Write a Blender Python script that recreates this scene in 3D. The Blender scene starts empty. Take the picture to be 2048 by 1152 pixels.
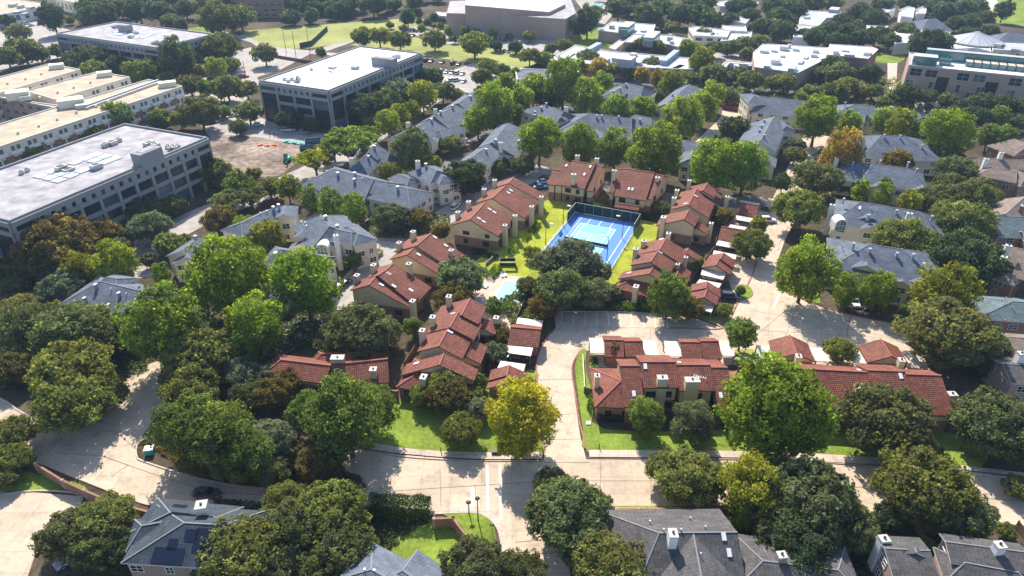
import bpy, math, random
import numpy as np
from mathutils import Vector, Matrix
random.seed(7); rng = np.random.default_rng(7)
SC = bpy.context.scene
# ------------------------------------------------------------------ camera
CH, CT, CF = 91.15, math.radians(31.7), 1365.0      # height, downward tilt, focal length in photo pixels (2048 wide)
cam = bpy.data.objects.new('camera', bpy.data.cameras.new('camera')); SC.collection.objects.link(cam)
cam.location = (0, 0, CH); cam.rotation_euler = (math.pi/2-CT, 0, 0)
cam.data.sensor_width = 36; cam.data.lens = 36*CF/2048; cam.data.clip_end = 4000; cam.data.clip_start = 1
SC.camera = cam
# ------------------------------------------------------------------ light
SUN_AZ, SUN_EL = math.radians(-14), math.radians(42)   # azimuth clockwise from +Y
w = bpy.data.worlds.new('World'); SC.world = w; w.use_nodes = True
nt = w.node_tree; bg = nt.nodes['Background']
sky = nt.nodes.new('ShaderNodeTexSky'); sky.sky_type = 'NISHITA'; sky.sun_disc = False
sky.sun_elevation = SUN_EL; sky.sun_rotation = SUN_AZ; sky.altitude = 200
nt.links.new(sky.outputs[0], bg.inputs[0]); bg.inputs[1].default_value = 0.135
sd = bpy.data.lights.new('sun', 'SUN'); sd.energy = 5.0; sd.angle = math.radians(.55); sd.color = (1, .91, .78)
so = bpy.data.objects.new('sun', sd); SC.collection.objects.link(so)
sv = Vector((math.sin(SUN_AZ)*math.cos(SUN_EL), math.cos(SUN_AZ)*math.cos(SUN_EL), math.sin(SUN_EL)))
so.rotation_euler = (-sv).to_track_quat('-Z', 'Y').to_euler(); so.location = (0, 0, 300)
vs = SC.view_settings; vs.view_transform = 'Standard'; vs.look = 'None'; vs.gamma = 1; vs.exposure = 0.80
SC.cycles.max_bounces = 5; SC.cycles.diffuse_bounces = 2; SC.cycles.transparent_max_bounces = 8
SC.cycles.transmission_bounces = 2; SC.cycles.volume_bounces = 0; SC.cycles.caustics_reflective = False
# ------------------------------------------------------------------ surveying: a photo pixel and a height above ground give a place
_c, _s = math.cos(CT), math.sin(CT)
def ray(p):
    u = (p[0]-1024)/CF; v = (p[1]-576)/CF
    return np.array([u, _c-v*_s, -_s-v*_c])
def P(p, z=0.):
    d = ray(p); t = (CH-z)/-d[2]
    return np.array([d[0]*t, d[1]*t, z])
def view(x0, y0, s): return lambda *q: (x0+q[0]/s, y0+q[1]/s)
def ppm(p):   # photo pixels per metre at a place
    return CF/(p[1]*_c-(p[2]-CH)*_s)
T = lambda r, c: view(512*c, 384*r, 3.)
VA = view(1160,690,5.389); VB = view(780,580,5.2375); VC = view(680,340,3.6); VD = view(1080,300,7.2); VE = view(1200,350,3.972)
G1 = view(580,160,4.43); G2 = view(900,150,5.12); G3 = view(1280,150,4.6075); G4 = view(1600,190,4.5714); G5 = view(1600,380,4.114); G6 = view(320,380,4.4318)
VF = view(0, 0, 1.)
# ------------------------------------------------------------------ materials
MATS = {}
def lin(c): return tuple(((x/255)/12.92 if x/255 <= .04045 else ((x/255+.055)/1.055)**2.4) for x in c)
def mat(name, col, rough=.8, var=.12, scale=3., bump=0., metal=0., spec=.3, var2=0., scale2=.15):
    m = bpy.data.materials.new(name); m.use_nodes = True; t = m.node_tree; N = t.nodes; L = t.links
    b = N['Principled BSDF']; b.inputs['Roughness'].default_value = rough; b.inputs['Metallic'].default_value = metal
    b.inputs['Specular IOR Level'].default_value = spec
    g = N.new('ShaderNodeNewGeometry'); n = N.new('ShaderNodeTexNoise'); n.inputs['Scale'].default_value = scale; n.inputs['Detail'].default_value = 6
    L.new(g.outputs['Position'], n.inputs['Vector'])
    mr = N.new('ShaderNodeMapRange'); mr.inputs[1].default_value = .3; mr.inputs[2].default_value = .7
    mr.inputs[3].default_value = 1-var; mr.inputs[4].default_value = 1+var; L.new(n.outputs[0], mr.inputs[0])
    last = mr.outputs[0]
    if var2:
        n2 = N.new('ShaderNodeTexNoise'); n2.inputs['Scale'].default_value = scale2; n2.inputs['Detail'].default_value = 5; L.new(g.outputs['Position'], n2.inputs['Vector'])
        m2 = N.new('ShaderNodeMapRange'); m2.inputs[1].default_value = .3; m2.inputs[2].default_value = .7; m2.inputs[3].default_value = 1-var2; m2.inputs[4].default_value = 1+var2
        L.new(n2.outputs[0], m2.inputs[0]); mm = N.new('ShaderNodeMath'); mm.operation = 'MULTIPLY'; L.new(last, mm.inputs[0]); L.new(m2.outputs[0], mm.inputs[1]); last = mm.outputs[0]
    vm = N.new('ShaderNodeVectorMath'); vm.operation = 'SCALE'; vm.inputs[0].default_value = col[:3]; L.new(last, vm.inputs['Scale'])
    L.new(vm.outputs[0], b.inputs['Base Color'])
    if bump:
        bp = N.new('ShaderNodeBump'); bp.inputs['Strength'].default_value = bump; bp.inputs['Distance'].default_value = .1; L.new(n.outputs[0], bp.inputs['Height']); L.new(bp.outputs[0], b.inputs['Normal'])
    m['vm'] = vm.name; m['last'] = 1; MATS[name] = m
    return m
def node_uv(m): return m.node_tree.nodes.new('ShaderNodeUVMap')
def grid_mat(name, col, du, dv, lineU, lineV, dark, rough=.85, var=.15, var2=.12, bumpd=0., cells=0, cellv=.2):
    """colour with a pattern of darker lines every du x dv metres along the surface's own UV (metres)"""
    m = mat(name, col, rough, var, 4., 0, 0, .25, var2, .25); t = m.node_tree; N = t.nodes; L = t.links; b = N['Principled BSDF']
    uv = N.new('ShaderNodeUVMap'); sp = N.new('ShaderNodeSeparateXYZ'); L.new(uv.outputs[0], sp.inputs[0])
    outs = []
    for k, (d, wd) in enumerate(((du, lineU), (dv, lineV))):
        q = N.new('ShaderNodeMath'); q.operation = 'DIVIDE'; L.new(sp.outputs[k], q.inputs[0]); q.inputs[1].default_value = d
        f = N.new('ShaderNodeMath'); f.operation = 'FRACT'; L.new(q.outputs[0], f.inputs[0])
        pp = N.new('ShaderNodeMath'); pp.operation = 'PINGPONG'; L.new(q.outputs[0], pp.inputs[0]); pp.inputs[1].default_value = .5
        r = N.new('ShaderNodeMapRange'); r.inputs[1].default_value = 0; r.inputs[2].default_value = wd; r.inputs[3].default_value = dark; r.inputs[4].default_value = 1; L.new(pp.outputs[0], r.inputs[0])
        outs.append(r.outputs[0])
    mm = N.new('ShaderNodeMath'); mm.operation = 'MULTIPLY'; L.new(outs[0], mm.inputs[0]); L.new(outs[1], mm.inputs[1])
    if cells:   # every tile or shingle fired a little differently
        fl = []
        for k, d in enumerate((du, dv)):
            q = N.new('ShaderNodeMath'); q.operation = 'DIVIDE'; L.new(sp.outputs[k], q.inputs[0]); q.inputs[1].default_value = d*cells
            f = N.new('ShaderNodeMath'); f.operation = 'FLOOR'; L.new(q.outputs[0], f.inputs[0]); fl.append(f)
        cb = N.new('ShaderNodeCombineXYZ'); L.new(fl[0].outputs[0], cb.inputs[0]); L.new(fl[1].outputs[0], cb.inputs[1])
        wn = N.new('ShaderNodeTexWhiteNoise'); wn.noise_dimensions = '2D'; L.new(cb.outputs[0], wn.inputs['Vector'])
        r = N.new('ShaderNodeMapRange'); r.inputs[3].default_value = 1-cellv; r.inputs[4].default_value = 1+cellv; L.new(wn.outputs[0], r.inputs[0])
        m3 = N.new('ShaderNodeMath'); m3.operation = 'MULTIPLY'; L.new(mm.outputs[0], m3.inputs[0]); L.new(r.outputs[0], m3.inputs[1]); mm = m3
    src = N[m['vm']]; s2 = N.new('ShaderNodeVectorMath'); s2.operation = 'SCALE'; L.new(src.outputs[0], s2.inputs[0]); L.new(mm.outputs[0], s2.inputs['Scale'])
    L.new(s2.outputs[0], b.inputs['Base Color'])
    if bumpd:
        bp = N.new('ShaderNodeBump'); bp.inputs['Strength'].default_value = 1; bp.inputs['Distance'].default_value = bumpd; L.new(mm.outputs[0], bp.inputs['Height']); L.new(bp.outputs[0], b.inputs['Normal'])
    return m
M = {}
M['tile'] = grid_mat('red_clay_tile', (.275,.092,.062), .38, .42, .40, .30, .42, .75, .22, .22, .05, 1, .26)
M['tile'].name = 'red_clay_tile'
M['tilecap'] = mat('red_ridge_tile', (.28,.092,.068), .8, .15, 5)
M['shingle'] = grid_mat('slate_blue_shingle', (.115,.138,.180), .6, .3, .10, .16, .72, .9, .22, .18, 0., 2, .17)
M['shingleB'] = grid_mat('grey_shingle', (.098,.094,.096), .6, .3, .10, .2, .62, .9, .3, .12, 0., 2, .2)
M['shingleC'] = grid_mat('brown_shingle', (.21,.165,.14), .6, .3, .10, .16, .7, .9, .22, .12, 0., 2, .2)
M['shingleD'] = grid_mat('green_grey_shingle', (.12,.165,.18), .6, .3, .10, .16, .7, .9, .2, .15, 0., 2, .17)
M['shcap'] = mat('shingle_ridge_cap', (.20,.21,.23), .9, .12, 5)
M['shcapC'] = mat('brown_ridge_cap', (.30,.25,.20), .9, .12, 5)
M['stucco'] = mat('tan_stucco', (.66,.52,.33), .9, .07, 2, 0, 0, .2, .08, .3)
M['cream'] = mat('cream_stucco', (.74,.67,.53), .9, .06, 2, 0, 0, .2, .08, .3)
M['white'] = mat('white_paint', (.78,.77,.74), .6, .05, 2)
M['brick'] = grid_mat('red_brown_brick', (.30,.17,.12), .4, .16, .1, .12, .7, .9, .25, .15)
M['pinkbrick'] = grid_mat('pink_brick', (.37,.27,.225), 1.2, .4, .06, .06, .85, .9, .1, .08)
M['trim'] = mat('dark_red_fascia', (.16,.05,.04), .7)
M['wtrim'] = mat('white_fascia', (.62,.60,.56), .6)
M['glass'] = mat('dark_glass', (.018,.028,.036), .12, .3, .7, 0, 0, .28)
M['glasst'] = mat('teal_glass', (.05,.16,.17), .1, .3, .7, 0, 0, .8)
M['frame'] = mat('pale_window_frame', (.55,.53,.50), .6)
M['chcap'] = mat('pale_chimney_cap', (.50,.48,.45), .8)
M['dframe'] = mat('dark_window_frame', (.06,.055,.05), .5)
M['sky'] = mat('skylight_dome', (.72,.75,.80), .25, .05)
M['flue'] = mat('black_flue', (.02,.02,.02), .5)
M['metal'] = mat('grey_metal', (.42,.44,.46), .4, .1, 3, 0, .4)
M['vent'] = mat('blue_grey_flashing', (.28,.36,.46), .5)
M['concrete'] = mat('street_concrete', (.495,.405,.31), .9, .07, 1.2, 0, 0, .2, .10, .09)
M['shingleE'] = grid_mat('dark_slate_shingle', (.05,.065,.085), .6, .3, .10, .2, .62, .9, .25, .12, 0., 2, .2)
M['walk'] = mat('sidewalk_concrete', (.52,.43,.36), .9, .07, 2, 0, 0, .2, .08, .3)
M['kerb'] = mat('kerb_concrete', (.50,.42,.34), .9, .12, 2)
M['redkerb'] = mat('red_painted_kerb', (.33,.13,.10), .9, .25, 2)
M['asphalt'] = mat('worn_asphalt', (.155,.15,.155), .9, .1, 1.5, 0, 0, .2, .15, .1)
M['lot'] = mat('pale_lot_concrete', (.36,.335,.315), .9, .1, 1.5, 0, 0, .2, .12, .08)
M['joint'] = mat('joint_tar', (.13,.10,.085), .9)
M['paint'] = mat('white_road_paint', (.72,.71,.70), .7, .12, 4)
M['soil'] = mat('ground_soil', (.085,.068,.045), 1, .35, .8, 0, 0, .1, .4, .05)
M['grass'] = mat('lawn_green', (.17,.235,.035), .95, .25, 1.5, 0, 0, .1, .3, .12)
M['grassY'] = mat('lawn_yellow_green', (.28,.315,.035), .95, .22, 1.2, 0, 0, .1, .28, .16)
M['field'] = mat('dry_field_grass', (.27,.29,.09), .95, .15, .6, 0, 0, .1, .22, .04)
M['sand'] = mat('graded_earth', (.24,.19,.155), 1, .45, .5, 0, 0, .1, .5, .07)
M['office'] = mat('office_concrete', (.26,.265,.28), .85, .06, 1.2, 0, 0, .2, .07, .1)
M['roofw'] = grid_mat('white_membrane', (.70,.70,.71), 3.2, 18, .03, .006, .9, .7, .06, .1)
M['roofg'] = grid_mat('pale_grey_membrane', (.31,.30,.325), 3.2, 18, .03, .006, .86, .8, .12, .34)
M['roofb'] = grid_mat('beige_membrane', (.41,.345,.26), 3.2, 18, .03, .006, .88, .85, .12, .2)
M['roofs'] = mat('silver_roof', (.40,.42,.46), .6, .06, .8, 0, 0, .3, .1, .1)
M['carport'] = grid_mat('white_corrugated_roof', (.62,.57,.48), .5, 50, .12, .0001, .82, .6, .05, .06)
M['court1'] = mat('court_light_blue', (.24,.58,.82), .75, .04)
M['court2'] = mat('court_blue', (.09,.23,.56), .75, .05, 1, 0, 0, .2, .05, .3)
M['court3'] = mat('court_mid_blue', (.17,.44,.74), .75, .04)
M['water'] = mat('pool_water', (.30,.55,.60), .06, .06, .8, .15, 0, .6)
M['deck'] = mat('pool_deck', (.56,.43,.35), .9, .08, 1, 0, 0, .2, .1, .3)
M['net'] = mat('windscreen_mesh', (.02,.055,.05), .9)
M['black'] = mat('black_paint', (.02,.02,.022), .4)
M['rubber'] = mat('tyre_rubber', (.02,.02,.02), .9)
M['solar'] = grid_mat('solar_cells', (.012,.02,.04), .5, .5, .04, .04, 2.2, .15, .05, .05)
M['banana'] = mat('banana_leaf', (.22,.32,.06), .5, .15)
M['bark'] = mat('bark', (.11,.085,.065), .95, .3, 3, .3)
M['wood'] = mat('weathered_wood_fence', (.20,.13,.09), .9, .25, 2)
M['yellowdoor'] = mat('garage_door_paint', (.66,.62,.56), .6)
M['teal'] = mat('teal_tarp', (.03,.36,.33), .7)
M['navy'] = mat('navy_steel', (.03,.07,.14), .6)
M['orange'] = mat('orange_netting', (.75,.16,.06), .8)
M['maroonfence'] = mat('maroon_fence', (.20,.035,.035), .8, .15)
def slabs(m, sc=4.6, tone=.10, jd=.62, jw=.012, rot=0.):
    """cast slabs: each a little different in tone, thin dark joints, oil and tyre stains"""
    t = m.node_tree; N = t.nodes; L = t.links; b = N['Principled BSDF']; g = N.new('ShaderNodeNewGeometry'); mp = N.new('ShaderNodeMapping'); mp.inputs['Rotation'].default_value = (0,0,rot)
    L.new(g.outputs['Position'], mp.inputs[0]); br = N.new('ShaderNodeTexBrick'); L.new(mp.outputs[0], br.inputs['Vector']); br.inputs['Scale'].default_value = 1
    br.inputs['Brick Width'].default_value = sc*1.1; br.inputs['Row Height'].default_value = sc*.8; br.inputs['Mortar Size'].default_value = jw*sc; br.inputs['Mortar Smooth'].default_value = .2; br.offset = 0
    br.inputs['Color1'].default_value = (1-tone,1-tone,1-tone*1.1,1); br.inputs['Color2'].default_value = (1+tone,1+tone,1+tone,1); br.inputs['Mortar'].default_value = (jd,jd*.95,jd*.9,1)
    n = N.new('ShaderNodeTexNoise'); n.inputs['Scale'].default_value = .35; n.inputs['Detail'].default_value = 9; n.inputs['Roughness'].default_value = .7; L.new(g.outputs['Position'], n.inputs['Vector'])
    mr = N.new('ShaderNodeMapRange'); mr.inputs[1].default_value = .36; mr.inputs[2].default_value = .50; mr.inputs[3].default_value = .78; mr.inputs[4].default_value = 1.02; L.new(n.outputs[0], mr.inputs[0])
    a = N.new('ShaderNodeVectorMath'); a.operation = 'MULTIPLY'; L.new(N[m['vm']].outputs[0], a.inputs[0]); L.new(br.outputs['Color'], a.inputs[1])
    c = N.new('ShaderNodeVectorMath'); c.operation = 'SCALE'; L.new(a.outputs[0], c.inputs[0]); L.new(mr.outputs[0], c.inputs['Scale']); L.new(c.outputs[0], b.inputs['Base Color'])
M['concrete2'] = mat('drive_concrete', (.505,.415,.322), .9, .07, 1.2, 0, 0, .2, .10, .09)
slabs(M['concrete2'], 5.2, .05, .72, .008, .35); slabs(M['concrete'], 4.8, .055, .70, .008, 0.); slabs(M['lot'], 5., .07, .7, .01, .5); slabs(M['walk'], 1.6, .07, .6, .02, 0.); slabs(M['asphalt'], 9., .1, .8, .004, .3)
def blinds(m):
    t = m.node_tree; N = t.nodes; L = t.links; oi = N.new('ShaderNodeObjectInfo'); r = N.new('ShaderNodeMapRange'); r.inputs[1].default_value = .72; r.inputs[2].default_value = 1; r.inputs[3].default_value = 1; r.inputs[4].default_value = 5.5; L.new(oi.outputs['Random'], r.inputs[0])
    v = N.new('ShaderNodeVectorMath'); v.operation = 'SCALE'; L.new(N[m['vm']].outputs[0], v.inputs[0]); L.new(r.outputs[0], v.inputs['Scale']); L.new(v.outputs[0], N['Principled BSDF'].inputs['Base Color'])
blinds(M['glass'])
def leafmat():
    m = bpy.data.materials.new('leaves'); m.use_nodes = True; t = m.node_tree; N = t.nodes; L = t.links
    for n in list(N): N.remove(n)
    o = N.new('ShaderNodeOutputMaterial'); d = N.new('ShaderNodeBsdfDiffuse'); tr = N.new('ShaderNodeBsdfTranslucent'); gl = N.new('ShaderNodeBsdfGlossy'); gl.inputs['Roughness'].default_value = .45
    oi = N.new('ShaderNodeObjectInfo'); at = N.new('ShaderNodeAttribute'); at.attribute_name = 'tone'
    sp = N.new('ShaderNodeSeparateColor'); L.new(at.outputs['Color'], sp.inputs[0])
    sc = N.new('ShaderNodeVectorMath'); sc.operation = 'SCALE'; L.new(oi.outputs['Color'], sc.inputs[0]); L.new(sp.outputs[0], sc.inputs['Scale'])
    hs = N.new('ShaderNodeHueSaturation'); L.new(sc.outputs[0], hs.inputs['Color'])
    mr = N.new('ShaderNodeMapRange'); mr.inputs[3].default_value = .465; mr.inputs[4].default_value = .525; L.new(sp.outputs[1], mr.inputs[0]); L.new(mr.outputs[0], hs.inputs['Hue'])
    L.new(hs.outputs[0], d.inputs['Color'])
    s2 = N.new('ShaderNodeVectorMath'); s2.operation = 'MULTIPLY'; s2.inputs[1].default_value = (1.5,1.6,.8); L.new(hs.outputs[0], s2.inputs[0]); L.new(s2.outputs[0], tr.inputs['Color'])
    m1 = N.new('ShaderNodeMixShader'); m1.inputs[0].default_value = .50; L.new(d.outputs[0], m1.inputs[1]); L.new(tr.outputs[0], m1.inputs[2])
    m2 = N.new('ShaderNodeMixShader'); m2.inputs[0].default_value = .0; L.new(m1.outputs[0], m2.inputs[1]); L.new(gl.outputs[0], m2.inputs[2])
    L.new(m2.outputs[0], o.inputs[0]); return m
M['leaf'] = leafmat()
def paintmat():
    m = bpy.data.materials.new('vehicle_paint'); m.use_nodes = True; b = m.node_tree.nodes['Principled BSDF']; oi = m.node_tree.nodes.new('ShaderNodeObjectInfo')
    m.node_tree.links.new(oi.outputs['Color'], b.inputs['Base Color']); b.inputs['Roughness'].default_value = .3; b.inputs['Coat Weight'].default_value = .5; return m
M['car'] = paintmat()
# ------------------------------------------------------------------ object helpers
COL = SC.collection
def tag(o, label=None, cat=None, group=None, kind=None):
    if label: o['label'] = label
    if cat: o['category'] = cat
    if group: o['group'] = group
    if kind: o['kind'] = kind
    return o
def empty(name, loc, label, cat, group=None, rz=0):
    o = bpy.data.objects.new(name, None); COL.objects.link(o); o.location = loc; o.rotation_euler = (0,0,rz); o.empty_display_size = .5
    return tag(o, label, cat, group)
class MB:
    def __init__(s): s.v = []; s.f = []; s.m = []; s.uv = []
    def face(s, pts, mi=0, uv=None):
        b = len(s.v); s.v += [tuple(map(float, p)) for p in pts]; s.f.append(tuple(range(b, b+len(pts)))); s.m.append(mi)
        if uv is None:
            a = np.array(pts[0], float); e = None
            for q in pts[1:]:
                e = np.array(q, float)-a
                if np.linalg.norm(e) > 1e-6: break
            e /= max(np.linalg.norm(e), 1e-9); n = np.zeros(3)
            for i in range(len(pts)): n += np.cross(np.array(pts[i], float)-a, np.array(pts[(i+1) % len(pts)], float)-a)
            n /= max(np.linalg.norm(n), 1e-9)
            if abs(n[2]) < .7:   # walls: u horizontal, v up
                e = np.cross((0,0,1), n); e /= max(np.linalg.norm(e), 1e-9)
            g = np.cross(n, e); uv = [(float(np.dot(np.array(q)-a, e)), float(np.dot(np.array(q)-a, g))) for q in pts]
        s.uv += uv; return s
    def box(s, c, sx, sy, z0, z1, ang=0, mi=0, top=None, bottom=False):
        ca, sa = math.cos(ang), math.sin(ang)
        q = [(c[0]+x*ca-y*sa, c[1]+x*sa+y*ca) for x, y in ((-sx/2,-sy/2),(sx/2,-sy/2),(sx/2,sy/2),(-sx/2,sy/2))]
        return s.prism(q, z0, z1, mi, top, bottom)
    def prism(s, q, z0, z1, mi=0, top=None, bottom=False):
        n = len(q); a = sum(q[i][0]*q[(i+1)%n][1]-q[(i+1)%n][0]*q[i][1] for i in range(n))
        if a < 0: q = q[::-1]
        for i in range(n):
            a, b = q[i], q[(i+1) % n]
            s.face([(a[0],a[1],z0),(b[0],b[1],z0),(b[0],b[1],z1),(a[0],a[1],z1)], mi)
        s.face([(p[0],p[1],z1) for p in q], mi if top is None else top)
        if bottom: s.face([(p[0],p[1],z0) for p in q[::-1]], mi)
        return s
    def tube(s, a, b, r0, r1=None, n=8, mi=0):
        a = Vector(a); b = Vector(b); r1 = r0 if r1 is None else r1; d = (b-a).normalized(); x = d.orthogonal().normalized(); y = d.cross(x)
        A = [a+(x*math.cos(t)+y*math.sin(t))*r0 for t in [2*math.pi*i/n for i in range(n)]]
        B = [b+(x*math.cos(t)+y*math.sin(t))*r1 for t in [2*math.pi*i/n for i in range(n)]]
        for i in range(n): s.face([A[i], A[(i+1)%n], B[(i+1)%n], B[i]], mi)
        s.face(B, mi); s.face(A[::-1], mi); return s
    def beam(s, a, b, wd, th, mi=0):  # flat beam following a sloping edge
        a = Vector(a); b = Vector(b); d = (b-a).normalized(); x = d.cross(Vector((0,0,1)))
        if x.length < 1e-4: x = Vector((1,0,0))
        x = x.normalized()*wd/2; u = Vector((0,0,th))
        A = [a-x, a+x, a+x+u, a-x+u]; B = [p+(b-a) for p in A]
        for i in range(4): s.face([A[i], A[(i+1)%4], B[(i+1)%4], B[i]], mi)
        s.face(A[::-1], mi); s.face(B, mi); return s
    def build(s, name, mats, parent=None, origin=None, smooth=False):
        me = bpy.data.meshes.new(name)
        v = np.array(s.v, float)
        if len(v) == 0: v = np.zeros((0,3))
        if parent is not None and origin is None: origin = parent.get('org', None)
        org = np.array(origin if origin is not None else (0,0,0), float)
        me.from_pydata((v-org).tolist(), [], s.f)
        if not isinstance(mats, (list, tuple)): mats = [mats]
        for m in mats: me.materials.append(m if not isinstance(m, str) else M[m])
        me.polygons.foreach_set('material_index', s.m)
        ul = me.uv_layers.new(name='UVMap'); ul.data.foreach_set('uv', np.array(s.uv, float).ravel())
        if smooth: me.polygons.foreach_set('use_smooth', [True]*len(s.f))
        me.update()
        o = bpy.data.objects.new(name, me); COL.objects.link(o)
        if parent is not None: o.parent = parent
        elif origin is not None: o.location = origin
        return o
def root_at(name, p, label, cat, group=None):
    e = empty(name, (float(p[0]), float(p[1]), 0), label, cat, group); e['org'] = (float(p[0]), float(p[1]), 0.); return e
def struct(name, mb, mats): return tag(mb.build(name, mats), kind='structure')
# ------------------------------------------------------------------ ground, roads, lawns
mb = MB()
mb.face([(-1500,-300,-.02),(1500,-300,-.02),(1500,2600,-.02),(-1500,2600,-.02)]); struct('ground', mb, 'soil')
def poly(pts, z): return [tuple(P(q, z)) for q in pts]
def clean_poly(mb, pts, z, mi=0):
    from mathutils.geometry import tessellate_polygon
    q = [P(p, 0) for p in pts]; tri = tessellate_polygon([[Vector((a[0],a[1],0)) for a in q]])
    for t in tri:
        w = [(q[i][0], q[i][1], z) for i in t]
        ar = (w[1][0]-w[0][0])*(w[2][1]-w[0][1])-(w[2][0]-w[0][0])*(w[1][1]-w[0][1])
        if ar < 0: w = w[::-1]
        mb.face(w, mi, [(a[0], a[1]) for a in w])
def smooth_line(pts, n=5):
    q = [np.array(P(p)[:2]) for p in pts]; out = []
    for i in range(len(q)-1):
        p0 = q[max(i-1,0)]; p1 = q[i]; p2 = q[i+1]; p3 = q[min(i+2,len(q)-1)]
        for k in range(n):
            t = k/n; out.append(.5*((2*p1)+(-p0+p2)*t+(2*p0-5*p1+4*p2-p3)*t*t+(-p0+3*p1-3*p2+p3)*t**3))
    out.append(q[-1]); return out
def offset(line, d):
    r = []
    for i, p in enumerate(line):
        a = line[max(i-1,0)]; b = line[min(i+1,len(line)-1)]; t = (b-a)/max(np.linalg.norm(b-a),1e-9)
        r.append(p+np.array([-t[1],t[0]])*d)
    return r
def strip(pts, wd, z, m, name, z0=None):
    l = smooth_line(pts); L = offset(l, wd/2); R = offset(l, -wd/2); mb = MB()
    for i in range(len(l)-1):
        mb.face([(*R[i],z),(*R[i+1],z),(*L[i+1],z),(*L[i],z)], 0, [tuple(R[i]),tuple(R[i+1]),tuple(L[i+1]),tuple(L[i])])
        if z0 is not None:
            mb.face([(*L[i],z),(*L[i+1],z),(*L[i+1],z0),(*L[i],z0)]); mb.face([(*R[i],z0),(*R[i+1],z0),(*R[i+1],z),(*R[i],z)])
    return struct(name, mb, m)
def kerb(pts, m='kerb', wd=.28, h=.17, name='kerb', n=5):
    l = smooth_line(pts, n); L = offset(l, wd/2); R = offset(l, -wd/2); mb = MB()
    for i in range(len(l)-1):
        mb.face([(*R[i],h),(*R[i+1],h),(*L[i+1],h),(*L[i],h)])
        mb.face([(*L[i],h),(*L[i+1],h),(*L[i+1],0),(*L[i],0)]); mb.face([(*R[i],0),(*R[i+1],0),(*R[i+1],h),(*R[i],h)])
    return struct(name, mb, m)
def area(pts, z, m, name):
    mb = MB(); clean_poly(mb, pts, z); return struct(name, mb, m)
def raised(pts, z, m, name, n=4):   # a lawn or pavement block with a real step at its edge
    l = smooth_line(list(pts)+[pts[0]], n)[:-1]
    mb = MB(); from mathutils.geometry import tessellate_polygon
    for t in tessellate_polygon([[Vector((a[0],a[1],0)) for a in l]]):
        w_ = [(l[i][0], l[i][1], z) for i in t]; ar = (w_[1][0]-w_[0][0])*(w_[2][1]-w_[0][1])-(w_[2][0]-w_[0][0])*(w_[1][1]-w_[0][1])
        if ar < 0: w_ = w_[::-1]
        mb.face(w_, 0, [(a[0],a[1]) for a in w_])
    for i in range(len(l)):
        a, b = l[i], l[(i+1)%len(l)]; mb.face([(*a,0),(*b,0),(*b,z),(*a,z)])
    return struct(name, mb, m)
# boulevard
area([(-160,735),(0,797),(40,823),(97,850),(123,857),(160,843),(173,825),(190,800),(215,775),(235,742),(330,742),(345,770),(320,820),(290,865),(268,895),(275,915),(400,950),(705,893),(760,905),(830,913),(950,921),(1090,922),(1200,918),(1440,918),(1576,922),(1703,930),(1783,934),(1916,942),(2048,958),(2250,985),
      (2250,1090),(2048,1052),(1996,1045),(1746,1026),(1480,1012),(1230,1012),(1120,1030),(1150,1200),(1030,1200),(1014,1100),(1005,1062),(985,1036),(960,1022),(860,1022),(700,1012),(420,1018),(320,1014),(280,1008),(165,964),(80,928),(0,893),(-160,835)], .02, 'concrete', 'boulevard_road')
area([(-200,1010),(0,985),(70,985),(160,992),(165,1010),(120,1060),(70,1110),(40,1200),(-200,1250)], .02, 'concrete', 'cul_de_sac_road')
# entrance drive and inner paving
DR = [(1088,925),(1089,880),(1080,820),(1074,760),(1072,725),(1080,695),(1096,672),(1112,655),(1108,622),(1345,628),(1400,640),(1440,655),(1456,640),(1474,600),(1460,570),(1445,520),(1455,470),(1440,430),(1455,398),(1510,392),(1545,398),(1570,345),(1585,310),(1600,285),(1660,285),(1655,320),(1618,375),(1596,430),(1570,480),(1552,530),(1556,578),(1600,596),(1640,612),(1700,630),(1780,646),(1850,662),(1850,700),(1500,712),(1180,700),(1160,705),(1146,728),(1143,745),(1150,800),(1160,870),(1174,925)]
area(DR, .028, 'concrete2', 'inner_drive_paving')
area([(1180,690),(1300,690),(1840,700),(1860,740),(1500,730),(1180,735)], .024, 'concrete', 'carport_paving')
strip([(330,762),(400,740),(500,705),(570,672),(640,630),(700,580),(745,530),(790,490),(850,455),(905,425),(960,390),(1040,360),(1095,335)], 9, .024, 'lot', 'west_lane_road')
strip([(800,487),(740,468),(680,452),(620,432)], 9, .032, 'lot', 'court_lane_road')
strip([(240,800),(290,765),(340,745),(420,730)], 11, .036, 'concrete', 'link_road')
strip([(40,680),(-60,640)], 12, .024, 'lot', 'service_road')
strip([(255,560),(272,515),(330,470),(420,425),(500,395),(560,372),(640,335),(700,300),(800,235),(870,190),(920,150)], 12, .024, 'lot', 'service_lane_road')
strip([(1100,348),(1300,390),(1440,405),(1520,400)], 8, .036, 'asphalt', 'back_lane_road')
strip([(880,300),(930,285),(1000,250),(1050,225),(1160,215),(1260,180)], 6, .024, 'asphalt', 'north_lane_road')
strip([(1420,290),(1440,270),(1468,240),(1475,215)], 12, .024, 'concrete', 'north_court_paving')
strip([(1620,330),(1625,290),(1640,270)], 10, .040, 'concrete', 'east_court_paving')
strip([(560,160),(1300,165),(1700,190),(2100,215)], 9, .022, 'asphalt', 'cross_street_road')
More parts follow.
